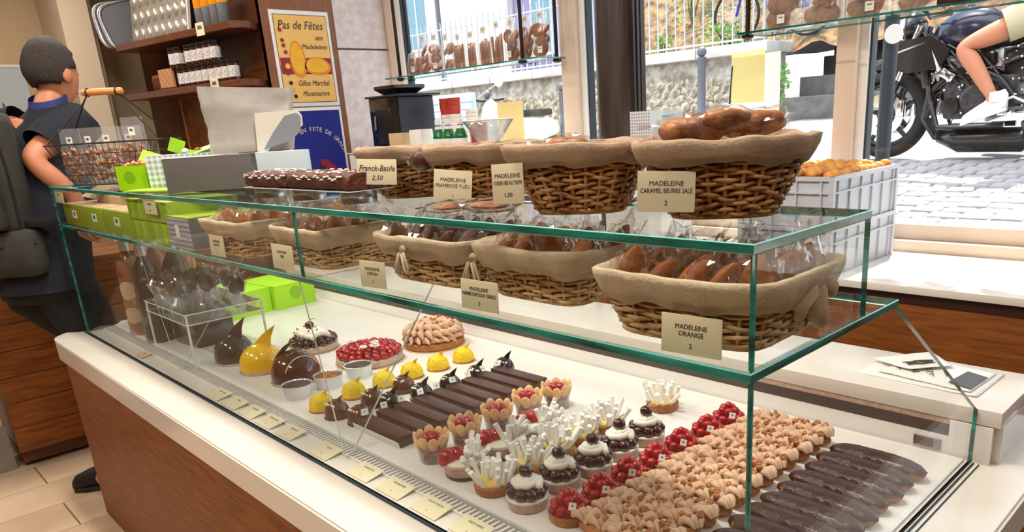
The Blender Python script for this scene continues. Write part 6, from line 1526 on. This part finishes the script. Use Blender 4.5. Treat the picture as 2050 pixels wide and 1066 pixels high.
# retaining wall of rubble with coping and railing
rw = struct(M().box((-9.36, 8.32, 1.5), (9.4, 0.5, 1.35)).obj('garden_wall', 'mortar'))
STN = []
for s_ in range(4):
    def fn(v, s_=s_): 
        q = Vector((math.copysign(abs(v.x) ** 0.7, v.x), v.y, math.copysign(abs(v.z) ** 0.7, v.z))); return q * (1 + 0.22 * noise.noise(v * 1.7 + Vector((s_ * 5, 0, 0))))
    STN.append(M().ball((0, 0, 0), (0.094, 0.05, 0.062), 1, fn=lambda v, s_=s_: v * (1 + 0.5 * noise.noise(v * 1.9 + Vector((s_ * 5.3, 1.7, 0))))).mesh('stone', 'stone', 0))
k = 0
for r_ in range(8):
    for c_ in range(37):
        x = -10.2 + c_ * 0.155 + (0.075 if r_ % 2 else 0); z = 1.16 + r_ * 0.103
        if x > -4.55 or k >= 296: continue
        link('stone', STN[(r_ * 7 + c_ * 3) % 4], rw, (x + rr(-.015, .015), 8.07, z + rr(-.012, .012)), rot=(rr(-.3, .3), rr(-1.2, 1.2), rr(-.3, .3)), scale=(rr(0.6, 1.1), rr(.8, 1.2), rr(0.7, 1.25))); k += 1
for k in range(9): M().box((-13.3 + 1.03 * k, 8.25, 2.23), (1.02, 0.68, 0.13), bev=0.015).obj('coping_stone', 'coping', rw)
rl_ = thing('garden_railing', 'pale iron railing of thin upright bars on top of the garden wall', 'railing', (0, 0, 0))
for k in range(60): M().cyl((-13.2 + 0.148 * k, 8.2, 2.29), (-13.2 + 0.148 * k, 8.2, 3.30), 0.011, seg=6).obj('railing_bar', 'iron', rl_)
for z in (2.36, 3.18): M().box((-8.8, 8.2, z), (9.0, 0.03, 0.022)).obj('railing_rail', 'iron', rl_)
# bank behind the railing
m = M(); m.grid(lambda u, v: (-8.3 + 7.1 * u, 8.5 + 6 * v, 2.2 + 4.6 * v + 0.15 * noise.noise(Vector((u * 20, v * 10, 0)))), 60, 24); struct(m.obj('hillside', 'soil'))
LEAF = M().ball((0, 0, 0), (0.07, 0.03, 0.05), 1).mesh('leaf', 'leaf', 60)
def bush(label, x, y, z, w, h, n, seed):
    rnd = random.Random(seed); t = thing('bush', label, 'bush', (x, y, z)); m = M()
    for k in range(n):
        a = rnd.uniform(0, 6.28); r_ = w * math.sqrt(rnd.random()); hh = h * rnd.random(); c = Vector((r_ * math.cos(a) * (1 - 0.5 * hh / h), r_ * math.sin(a) * 0.6, hh)); d = Vector((rnd.uniform(-1, 1), rnd.uniform(-1, 1), rnd.uniform(-.3, 1))).normalized(); s_ = d.orthogonal().normalized(); L_ = rnd.uniform(0.03, 0.07)
        m.ring_mesh([[c, c, c], [c + d * L_ * 0.5 + s_ * L_ * 0.35, c + d * L_ * 0.5 + d.cross(s_) * 0.01, c + d * L_ * 0.5 - s_ * L_ * 0.35], [c + d * L_] * 3], 0, True, False, False)
    stuff(m.obj('foliage', 'leaf', t, 0))
    for k in range(5): M().tube([(0, 0, -0.02), (rnd.uniform(-.3, .3) * w, 0, h * 0.5), (rnd.uniform(-.7, .7) * w, rnd.uniform(-.3, .3) * w, h)], [0.012, 0.008, 0.004], 5).obj('stem', 'stem', t)
bush('green bush beside the end of the garden wall', -4.36, 7.85, st_z(-4.4, 7.8) + 0.02, 0.20, 0.62, 260, 1)
bush('low green plants growing under the parked bicycle', -5.55, 8.55, 2.30, 0.45, 0.32, 260, 2)
bush('low green plant behind the railing near the pillar', -6.6, 8.6, 2.30, 0.2, 0.3, 90, 3)
bush('tall spotted foliage behind the parked bicycle', -5.2, 9.4, 2.8, 0.9, 1.0, 420, 4)
bush('leafy shrub on the bank between the pillar and the bicycle', -6.6, 9.3, 2.75, 0.5, 0.8, 260, 5)
# parked bicycle behind the railing
by = thing('parked_bicycle', 'blue bicycle parked behind the railing above the garden wall', 'bicycle', (-5.42, 8.62, 2.36))
for dx in (0, 1.02):
    w_ = M(); w_.tube([(dx + 0.33 * math.cos(a), 0, 0.33 + 0.33 * math.sin(a)) for a in [2 * PI * k / 40 for k in range(40)]], 0.019, 8, loop=True); o = w_.obj('wheel', 'tyre', by, 180)
    sp_ = M(); 
    for k in range(16): a = 2 * PI * k / 16; sp_.cyl((dx, 0, 0.33), (dx + 0.32 * math.cos(a), 0, 0.33 + 0.32 * math.sin(a)), 0.003, seg=4)
    sp_.obj('spokes', 'iron', o)
fr_ = M()
for (a, b) in (((0, 0, 0.33), (0.16, 0, 0.86)), ((0.16, 0, 0.80), (0.60, 0, 0.78)), ((0.18, 0, 0.74), (0.50, 0, 0.34)), ((0.50, 0, 0.34), (0.62, 0, 0.86)), ((0.50, 0, 0.34), (1.02, 0, 0.33)), ((1.02, 0, 0.33), (0.60, 0, 0.76))): fr_.cyl(a, b, 0.018, seg=8)
fr_.obj('frame', 'poster_blue', by); M().box((0.64, 0, 0.88), (0.24, 0.12, 0.04), bev=0.015).obj('saddle', 'tyre', by); M().tube([(0.10, -0.25, 0.98), (0.16, -0.1, 0.92), (0.16, 0.1, 0.92), (0.10, 0.25, 0.98)], 0.013, 6).obj('handlebar', 'iron', by)
# bollards
for i, (x, y, h_) in enumerate(((-4.72, 6.8, 0.80), (-6.93, 6.8, 0.85), (-8.6, 6.9, 0.85))):
    t = thing('street_bollard', ['grey ball-topped bollard right of the pillar', 'grey ball-topped bollard left of the window mullion', 'grey ball-topped bollard farthest left beyond the scooter'][i], 'bollard', (x, y, 2.16 - h_ - (0.22 if i else 0)), 0, 'street bollards')
    M().lathe([(0.060, 0), (0.060, 0.06), (0.048, 0.08), (0.045, h_ - 0.10), (0.052, h_ - 0.09), (0.052, h_ - 0.06), (0.030, h_ - 0.05)], 18).obj('post', 'galv', t); M().ball((0, 0, h_), (0.055, 0.055, 0.055), 3).obj('ball_top', 'galv', t, 180)
t = thing('street_post', 'dark street post with a pale round sign standing before the motorcycle', 'post', (-1.33, 3.60, st_z(-1.33, 3.6)))
M().lathe([(0.046, 0), (0.046, 0.1), (0.038, 0.12), (0.038, 1.04), (0.030, 1.06), (0, 1.06)], 20).obj('post_shaft', 'gasket', t)
M().lathe([(0.048, 0), (0.048, 0.006), (0, 0.006)], 28, T=Matrix.Translation((0.03, -0.042, 0.945)) @ Matrix.Rotation(PI / 2, 4, 'X')).obj('round_sign', 'labelw', t)
# steps and planters at the right of the wall, shade put into the stone colour
for i, (x0, x1, y, z0, z1, m_) in enumerate(((-4.45, -1.2, 7.85, 1.30, 1.62, 'shade_stone'), (-4.45, -1.2, 8.6, 1.55, 1.86, 'shade_stone'), (-4.50, -1.2, 9.32, 1.80, 2.12, 'shade_stone'), (-4.7, -1.2, 10.02, 2.0, 2.30, 'shade_stone'))):
    t = M().box(((x0 + x1) / 2, y + 0.3, (z0 + z1) / 2), (x1 - x0, 0.68, z1 - z0), bev=0.012).obj('stone_step', m_); tag(t, ['lowest long stone kerb step beyond the street', 'second stone step up the bank beyond the street', 'third stone step up the bank beyond the street', 'topmost stone step under the shaded slope'][i], 'step', 'stone steps')
m = M(); m.grid(lambda u, v: (-6 + 8 * u, 10.9 + 5 * v, 2.28 + 1.9 * v + 0.05 * noise.noise(Vector((u * 30, v * 8, 2)))), 40, 12); struct(m.obj('upper_path', 'shade_stone'))  # dappled shade on the slope is put into its dark mottled colour
# houses across the street
def house(label, x0, x1, y, z0, z1, m_, wins, extra=None):
    t = thing('house', label, 'house', ((x0 + x1) / 2, y, z0)); M().box((0, 1.5, (z1 - z0) / 2), (x1 - x0, 3.0, z1 - z0)).obj('wall', m_, t)
    for (wx, wz, ww, wh) in wins:
        f_ = M().box((wx, -0.02, wz), (ww + 0.14, 0.06, wh + 0.14)).obj('window', 'white', t); M().box((wx, -0.055, wz), (ww, 0.012, wh)).obj('pane', 'bluewin', f_); M().box((wx, -0.065, wz), (0.05, 0.02, wh)).obj('window_bar', 'white', f_)
    return t
h1 = house('lilac house front with pale blue windows beyond the garden wall', -15.6, -12.4, 14.0, 0.5, 9.0, 'lilac', ((-0.55, 3.5, 0.65, 1.6), (0.55, 3.5, 0.65, 1.6), (-0.5, 6.6, 0.65, 1.6), (0.6, 6.6, 0.65, 1.6)))
m = M(); m.tube([(-1.6, -0.25, 2.6 + 0.0), (-0.8, -0.3, 2.45), (0, -0.3, 2.52), (0.8, -0.3, 2.42), (1.6, -0.25, 2.6)], 0.02, 6)
for k in range(8): m.cyl((-1.4 + 0.4 * k, -0.3, 2.48), (-1.4 + 0.4 * k, -0.3, 2.34), 0.02, seg=5)
m.obj('light_string', 'gasket', h1)
for k in range(4): M().box((-0.9 + 0.5 * k, -0.03, 1.2), (0.32, 0.02, 0.06)).obj('wall_plaque', 'gasket', h1)
h2 = house('pale house with a red and blue shop sign at the far left beyond the window', -24.5, -15.65, 13.8, 0.2, 9.5, 'pale', ((0.4, 4.6, 0.9, 2.0), (-1.6, 4.6, 0.9, 2.0), (0.4, 1.6, 0.9, 1.8)))
M().box((0.6, -0.06, 3.2), (1.3, 0.06, 0.35)).obj('red_sign', 'redcup', h2); M().box((0.6, -0.06, 2.6), (1.3, 0.06, 0.5)).obj('blue_sign', 'paleblue', h2); M().cyl((1.8, -0.3, 0), (1.8, -0.3, 6), 0.07, seg=10).obj('down_pipe', 'galv', h2)
tr_ = thing('shutter_stand', 'pale slatted shutter panel outside the window above the coffee machine', 'shutter', (-6.62, 4.6, 0.62))
M().box((0, 0.03, 0.62), (1.0, 0.04, 1.25)).obj('shutter_frame', 'paleblue', tr_)
for k in range(16): M().box((0, -0.005, 0.06 + 0.075 * k), (0.98, 0.02, 0.060), rot=Euler((0.4, 0, 0))).obj('slat', 'paleblue', tr_)
# small scooter beyond the window
sc2 = thing('scooter', 'small grey scooter with a round white mirror parked by the garden wall', 'scooter', (-8.25, 6.55, st_z(-8.2, 6.5)), 0.1)
for dx in (0, 1.15):
    M().tube([(dx + 0.22 * math.cos(a), 0, 0.26 + 0.22 * math.sin(a)) for a in [2 * PI * k / 28 for k in range(28)]], 0.055, 8, loop=True).obj('wheel', 'tyre', sc2, 180); M().lathe([(0.16, -0.03), (0.16, 0.03)], 18, T=Matrix.Translation((dx, 0, 0.26)) @ Matrix.Rotation(PI / 2, 4, 'X')).obj('rim', 'iron', sc2)
M().ball((0.85, 0, 0.58), (0.50, 0.16, 0.20), 3).obj('rear_cowl', 'pale', sc2, 180); M().box((0.5, 0, 0.30), (0.5, 0.26, 0.06), bev=0.02).obj('footboard', 'tyre', sc2); M().ball((0.12, 0, 0.66), (0.10, 0.2, 0.36), 3).obj('front_shield', 'pale', sc2, 180)
M().tube([(0.08, -0.32, 1.02), (0.02, -0.1, 1.0), (0.02, 0.1, 1.0), (0.08, 0.32, 1.02)], 0.016, 8).obj('handlebar', 'tyre', sc2); M().box((0.85, 0, 0.80), (0.6, 0.26, 0.09), bev=0.03).obj('seat', 'tyre', sc2)
m = M(); m.tube([(0.06, -0.2, 1.03), (0.30, -0.24, 1.12), (0.50, -0.26, 1.19)], 0.011, 6); m.obj('mirror_arm', 'iron', sc2); M().ball((0.56, -0.27, 1.24), (0.085, 0.03, 0.085), 3).obj('round_mirror', 'sneaker', sc2, 180)

# --- motorcycle
BX, BY = -2.02, 5.33; BG = st_z(BX, BY) - 0.006
mb = thing('motorcycle', 'black naked motorcycle with a dark navy tank passing outside the window', 'motorcycle', (BX, BY, BG))
def ring_pts(cx, cz, r, n=40, y=0): return [(cx + r * math.cos(a), y, cz + r * math.sin(a)) for a in [2 * PI * k / n for k in range(n)]]
for (cx, wd_) in ((0, 0.062), (1.42, 0.085)):
    w_ = M(); prof = []
    rings = []
    for k in range(48):
        a = 2 * PI * k / 48; rings.append([(cx + (0.255 + 0.068 * max(-0.15, math.cos(b))) * math.cos(a), wd_ * math.sin(b), 0.322 + (0.255 + 0.068 * max(-0.15, math.cos(b))) * math.sin(a)) for b in [2 * PI * q / 12 for q in range(12)]])
    w_.ring_mesh(rings, 0, True, loop=True); wo = w_.obj('wheel', 'tyre', mb, 180)
    M().tube(ring_pts(cx, 0.322, 0.232, 36), 0.022, 8, loop=True).obj('wheel_rim', 'bikeblack', wo, 180)
    for k in range(5):
        a = 2 * PI * k / 5 + 0.3; M().tube([(cx + 0.04 * math.cos(a), 0, 0.322 + 0.04 * math.sin(a)), (cx + 0.225 * math.cos(a + 0.12), 0, 0.322 + 0.225 * math.sin(a + 0.12))], [0.026, 0.016], 8).obj('wheel_spoke', 'bikeblack', wo)
    M().lathe([(0.05, -0.07), (0.05, 0.07)], 18, T=Matrix.Translation((cx, 0, 0.322)) @ Matrix.Rotation(PI / 2, 4, 'X')).obj('hub', 'engine', wo)
    for sy in (-1, 1):
        d_ = M(); rr2 = 0.155 if cx == 0 else 0.12
        d_.ring_mesh([[(p[0], sy * 0.085, p[2]) for p in ring_pts(cx, 0.322, rr2, 30)], [(p[0], sy * 0.085, p[2]) for p in ring_pts(cx, 0.322, rr2 * 0.62, 30)], [(p[0], sy * 0.080, p[2]) for p in ring_pts(cx, 0.322, rr2 * 0.62, 30)], [(p[0], sy * 0.080, p[2]) for p in ring_pts(cx, 0.322, rr2, 30)]], 0, True, loop=True)
        d_.obj('brake_disc', 'chrome', wo)
    if cx == 0:
        for sy in (-1, 1): M().box((0.135, sy * 0.083, 0.36), (0.055, 0.05, 0.12), rz=0, bev=0.01).obj('brake_caliper', 'chrome', mb)
for sy in (-1, 1):
    M().tube([(0.0, sy * 0.105, 0.31), (0.10, sy * 0.105, 0.56)], [0.034, 0.030], 12).obj('fork_leg', 'bikeblack', mb); M().tube([(0.10, sy * 0.105, 0.55), (0.235, sy * 0.105, 0.92)], 0.023, 12).obj('fork_tube', 'chrome', mb)
M().tube([(0.26, -0.38, 1.02), (0.30, -0.22, 1.00), (0.26, 0, 0.97), (0.30, 0.22, 1.00), (0.26, 0.38, 1.02)], 0.014, 8).obj('handlebar', 'bikeblack', mb)
for sy in (-1, 1):
    M().tube([(0.26, sy * 0.38, 1.02), (0.27, sy * 0.27, 1.015)], 0.021, 10).obj('grip', 'tyre', mb); M().tube([(0.28, sy * 0.24, 1.01), (0.20, sy * 0.30, 1.14)], 0.007, 6).obj('mirror_stem', 'bikeblack', mb); M().ball((0.19, sy * 0.32, 1.17), (0.03, 0.07, 0.045), 2).obj('mirror', 'bikeblack', mb)
M().ball((0.11, 0, 0.90), (0.085, 0.11, 0.10), 3).obj('headlight', 'chrome', mb, 180); M().ball((0.14, 0, 0.91), (0.10, 0.125, 0.115), 3, fn=lambda v: Vector((max(v.x, -0.2), v.y, v.z))).obj('headlight_shell', 'bikeblack', mb, 180)
M().tube([(0.33 * math.cos(a) * 1.08 + 0.0, 0, 0.322 + 0.36 * math.sin(a)) for a in [0.35 + 1.5 * k / 10 for k in range(11)]], 0.05, 8).obj('front_mudguard', 'bikeblack', mb, 180)
for sy in (-1, 1):
    s_ = M(); T = Matrix.Translation((0, sy * 0.17, 0)) @ Matrix.Rotation(PI / 2, 4, 'X')
    s_.prism([(0.03, 0.66), (0.10, 0.82), (0.34, 0.84), (0.48, 0.74), (0.42, 0.62), (0.20, 0.60)], -0.03, 0.03, T=T); s_.obj('radiator_shroud', 'bikeblack', mb)
    s_ = M(); T = Matrix.Translation((0, sy * 0.205, 0)) @ Matrix.Rotation(PI / 2, 4, 'X'); s_.prism([(0.07, 0.725), (0.30, 0.79), (0.31, 0.80), (0.07, 0.74)], -0.004, 0.004, T=T); s_.obj('shroud_stripe', 'chrome', mb)
m = M(); rings = []
for (u, hw, z0, z1) in ((0.30, 0.07, 0.78, 0.88), (0.38, 0.13, 0.72, 0.96), (0.52, 0.16, 0.70, 1.02), (0.68, 0.15, 0.71, 1.00), (0.82, 0.11, 0.72, 0.90), (0.90, 0.07, 0.74, 0.82)):
    rings.append([(u, hw * math.copysign(abs(math.cos(a)) ** 0.7, math.cos(a)), (z0 + z1) / 2 + (z1 - z0) / 2 * math.copysign(abs(math.sin(a)) ** 0.8, math.sin(a))) for a in [2 * PI * k / 24 for k in range(24)]])
m.ring_mesh(rings); o = m.obj('fuel_tank', 'bikeblue', mb, 180); s_ = o.modifiers.new('s', 'SUBSURF'); s_.levels = 2; s_.render_levels = 2
M().lathe([(0.04, 0), (0.04, 0.012), (0, 0.014)], 18, c=(0.52, 0, 1.015)).obj('tank_cap', 'chrome', mb)
m = M(); rings = []
for (u, hw, z0, z1) in ((0.80, 0.10, 0.74, 0.83), (0.95, 0.14, 0.74, 0.82), (1.15, 0.15, 0.76, 0.86), (1.40, 0.12, 0.84, 0.92), (1.62, 0.06, 0.92, 0.97)): rings.append([(u, hw * math.cos(a), (z0 + z1) / 2 + (z1 - z0) / 2 * math.sin(a)) for a in [2 * PI * k / 16 for k in range(16)]])
m.ring_mesh(rings); o = m.obj('seat', 'tyre', mb, 180)
eb = M(); eb.box((0.62, 0, 0.40), (0.36, 0.30, 0.26), bev=0.04); eb.obj('crankcase', 'engine', mb)
M().lathe([(0.095, 0), (0.095, 0.03), (0.075, 0.045), (0, 0.045)], 24, T=Matrix.Translation((0.66, -0.155, 0.40)) @ Matrix.Rotation(PI / 2, 4, 'X')).obj('clutch_cover', 'engine', mb); M().lathe([(0.06, 0), (0.06, 0.03), (0, 0.035)], 20, T=Matrix.Translation((0.50, -0.155, 0.36)) @ Matrix.Rotation(PI / 2, 4, 'X')).obj('generator_cover', 'bikeblack', mb)
for k in range(6): M().box((0.46 + 0.05, 0, 0.54 + 0.026 * k), (0.20, 0.28, 0.012), rot=Euler((0, 0.3, 0))).obj('cooling_fin', 'engine', mb)
M().box((0.53, 0, 0.60), (0.16, 0.24, 0.18), rot=Euler((0, 0.3, 0)), bev=0.02).obj('cylinder', 'engine', mb)
M().box((0.56, 0, 0.68), (0.36, 0.20, 0.16), bev=0.03).obj('airbox', 'bikeblack', mb); M().box((0.90, 0, 0.60), (0.22, 0.18, 0.22), bev=0.03).obj('battery_box', 'bikeblack', mb); M().box((0.80, 0, 0.44), (0.22, 0.22, 0.22), bev=0.03).obj('gearbox', 'engine', mb)
m = M()
for k in range(60): m.ball((rr(0.35, 1.0), -0.155 + rr(-.02, .01), rr(0.26, 0.72)), rr(0.006, 0.016), 1)
stuff(m.obj('bolt_head', 'chrome', mb, 180))
for k in range(5): M().tube([(0.30 + 0.05 * k, -0.17, 0.86 - 0.03 * k), (0.42 + 0.06 * k, -0.18, 0.62 + 0.02 * k), (0.55 + 0.07 * k, -0.16, 0.50)], 0.008, 6).obj('hose', 'bikeblack' if k % 2 else 'engine', mb)
M().tube([(0.34, -0.175, 0.78), (0.42, -0.18, 0.60)], 0.024, 10).obj('chrome_strut', 'chrome', mb); M().box((0.47, -0.17, 0.57), (0.10, 0.05, 0.06), rot=Euler((0, 0.6, 0)), bev=0.01).obj('bracket', 'chrome', mb)
M().box((0.29, 0, 0.62), (0.05, 0.28, 0.26), rot=Euler((0, -0.2, 0)), bev=0.01).obj('radiator', 'bikeblack', mb)
for sy in (-1, 1):
    M().tube([(0.24, sy * 0.06, 0.86), (0.42, sy * 0.16, 0.70), (0.80, sy * 0.17, 0.52), (0.92, sy * 0.14, 0.36)], 0.026, 10).obj('frame_spar', 'bikeblack', mb); M().tube([(0.26, sy * 0.05, 0.80), (0.34, sy * 0.13, 0.45), (0.42, sy * 0.14, 0.22), (0.85, sy * 0.14, 0.22)], 0.020, 8).obj('frame_cradle', 'bikeblack', mb)
    M().tube([(0.90, sy * 0.12, 0.38), (1.42, sy * 0.13, 0.32)], [0.04, 0.026], 10).obj('swingarm', 'engine', mb); M().tube([(0.80, sy * 0.12, 0.62), (1.20, sy * 0.11, 0.76), (1.5, sy * 0.06, 0.88)], 0.016, 8).obj('subframe', 'bikeblack', mb)
for k in range(3): M().tube([(0.44, -0.09 + 0.09 * k, 0.56), (0.33, -0.10 + 0.09 * k, 0.46), (0.30, -0.09 + 0.08 * k, 0.28), (0.38, -0.06 + 0.06 * k, 0.15), (0.62, -0.04 + 0.04 * k, 0.125)], 0.022, 10).obj('exhaust_header', 'engine', mb)
m = M(); m.tube([(0.40, -0.03, 0.16), (0.55, -0.03, 0.12), (0.95, -0.06, 0.12), (1.02, -0.10, 0.16)], [0.05, 0.085, 0.085, 0.06], 14); m.obj('belly_exhaust', 'bikeblack', mb, 180); M().tube([(0.98, -0.16, 0.20), (1.35, -0.20, 0.34)], [0.05, 0.06], 14).obj('silencer', 'engine', mb)
M().tube([(0.92, -0.05, 0.50), (0.86, -0.05, 0.68)], 0.035, 10).obj('rear_shock', 'chrome', mb); M().box((0.86, -0.20, 0.30), (0.06, 0.12, 0.025), bev=0.008).obj('footpeg', 'chrome', mb); M().box((0.86, 0.20, 0.30), (0.06, 0.12, 0.025), bev=0.008).obj('footpeg', 'chrome', mb)
M().tube([(0.70, -0.18, 0.32), (0.90, -0.19, 0.40), (0.98, -0.19, 0.36)], 0.010, 6).obj('gear_lever', 'chrome', mb)
M().tube([(1.42 + 0.38 * math.cos(a), 0, 0.322 + 0.38 * math.sin(a)) for a in [0.5 + 1.3 * k / 8 for k in range(9)]], 0.06, 8).obj('rear_mudguard', 'bikeblack', mb, 180); M().box((1.62, 0, 0.86), (0.05, 0.12, 0.06), bev=0.01).obj('tail_light', 'rasp', mb)
# --- rider
rd = thing('person', 'motorcycle rider in khaki shorts and white shoes outside the window', 'person', (BX, BY, BG))
def P(x, y, z): return Vector((x, y, z))
J2 = dict(pelvis=P(1.04, 0, 0.95), waist=P(1.02, 0, 1.12), chest=P(0.92, 0, 1.36), neck=P(0.82, 0, 1.56), skull=P(0.79, 0, 1.67), head=P(0.775, 0, 1.71),
          shR=P(0.86, 0.19, 1.49), elR=P(0.62, 0.34, 1.22), wrR=P(0.34, 0.31, 1.06), haR=P(0.27, 0.31, 1.045), shL=P(0.86, -0.19, 1.49), elL=P(0.66, -0.34, 1.20), wrL=P(0.36, -0.31, 1.065), haL=P(0.28, -0.31, 1.05),
          hiR=P(1.00, 0.12, 0.91), knR=P(0.57, 0.24, 0.74), anR=P(0.80, 0.24, 0.37), toR=P(0.70, 0.24, 0.30), hiL=P(1.00, -0.12, 0.91), knL=P(0.565, -0.25, 0.735), anL=P(0.805, -0.255, 0.385), toL=P(0.70, -0.255, 0.30), pnR=UP, pnL=UP, curlR=P(0.3, 0, -0.9), curlL=P(0.3, 0, -0.9))
R2 = dict(pelvis=0.115, waist=0.110, chest=0.12, neck=0.052, skull=0.052, shR=0.058, elR=0.044, wrR=0.031, haR=0.027, shL=0.058, elL=0.044, wrL=0.031, haL=0.027, hiR=0.088, knR=0.062, anR=0.038, toR=0.034, hiL=0.088, knL=0.062, anL=0.038, toL=0.034)
person(rd, J2, R2, P(-1, 0, -0.05), P(-0.05, 0, 1), dict(skin='skin2'), hs=0.95)
AX2 = P(0, 1, 0); AY2 = P(-1, 0, 0)
def r2(c, hx, hy): return (c, AX2, (AY2 + UP * 0.35).normalized(), hx, hy)
garment('tee_shirt', rd, [r2(P(1.05, 0, 0.93), 0.165, 0.135), r2(P(1.03, 0, 1.08), 0.165, 0.13), r2(P(0.97, 0, 1.26), 0.175, 0.13), r2(P(0.90, 0, 1.42), 0.185, 0.125), r2(P(0.86, 0, 1.51), 0.15, 0.10), r2(P(0.83, 0, 1.56), 0.075, 0.075)], 'tee', 26, 0.008, 11)
for sg in (1, -1):
    limb('sleeve', rd, [P(0.88, 0.12 * sg, 1.51), P(0.86, 0.19 * sg, 1.49), P(0.76, 0.26 * sg, 1.37)], [0.07, 0.075, 0.068], 'tee', 12)
    limb('shorts_leg', rd, [P(1.05, 0.06 * sg, 0.95), P(0.98, 0.12 * sg, 0.915), P(0.80, 0.18 * sg, 0.845)], [0.12, 0.118, 0.105], 'khaki', 13 + sg)
    shoe('sneaker', rd, P(0.885, 0.255 * sg, 0.315), P(0.615, 0.270 * sg, 0.225), 'sneaker', 'sneaker', 0.13)
    limb('sock', rd, [J2['anR' if sg > 0 else 'anL'] + P(0.0, 0, 0.055), J2['anR' if sg > 0 else 'anL'] + P(0.01, 0, -0.01)], [0.044, 0.048], 'sneaker', 3)
garment('shorts_seat', rd, [r2(P(1.08, 0, 0.90), 0.17, 0.14), r2(P(1.05, 0, 0.98), 0.165, 0.14), r2(P(1.03, 0, 1.03), 0.155, 0.13)], 'khaki', 24, 0.004, 15, True)
# ------------------------------------------------------------------ ceiling fittings (the lamps that light the room)
for i, (o, x, y, sx, sy) in enumerate(LAMPS):
    t = thing('ceiling_light', 'white ceiling light panel, ' + ['above the near end of the pastry case', 'above the middle of the pastry case', 'above the customer', 'above the aisle at the near end', 'above the aisle at mid length', 'before the wall shelves', 'beyond the near end of the counter', 'above the far end of the aisle'][i], 'ceiling light', (x, y, 3.08), 0, 'ceiling light panels')
    fr = M(); 
    for (dx, dy, wx, wy) in ((0, sy / 2 + 0.02, sx + 0.08, 0.04), (0, -sy / 2 - 0.02, sx + 0.08, 0.04), (sx / 2 + 0.02, 0, 0.04, sy), (-sx / 2 - 0.02, 0, 0.04, sy)): fr.box((dx, dy, -0.02), (wx, wy, 0.04))
    fr.obj('frame', 'white', t)
    M().box((0, 0, -0.02), (sx, sy, 0.01)).obj('diffuser', 'diffuser', t)
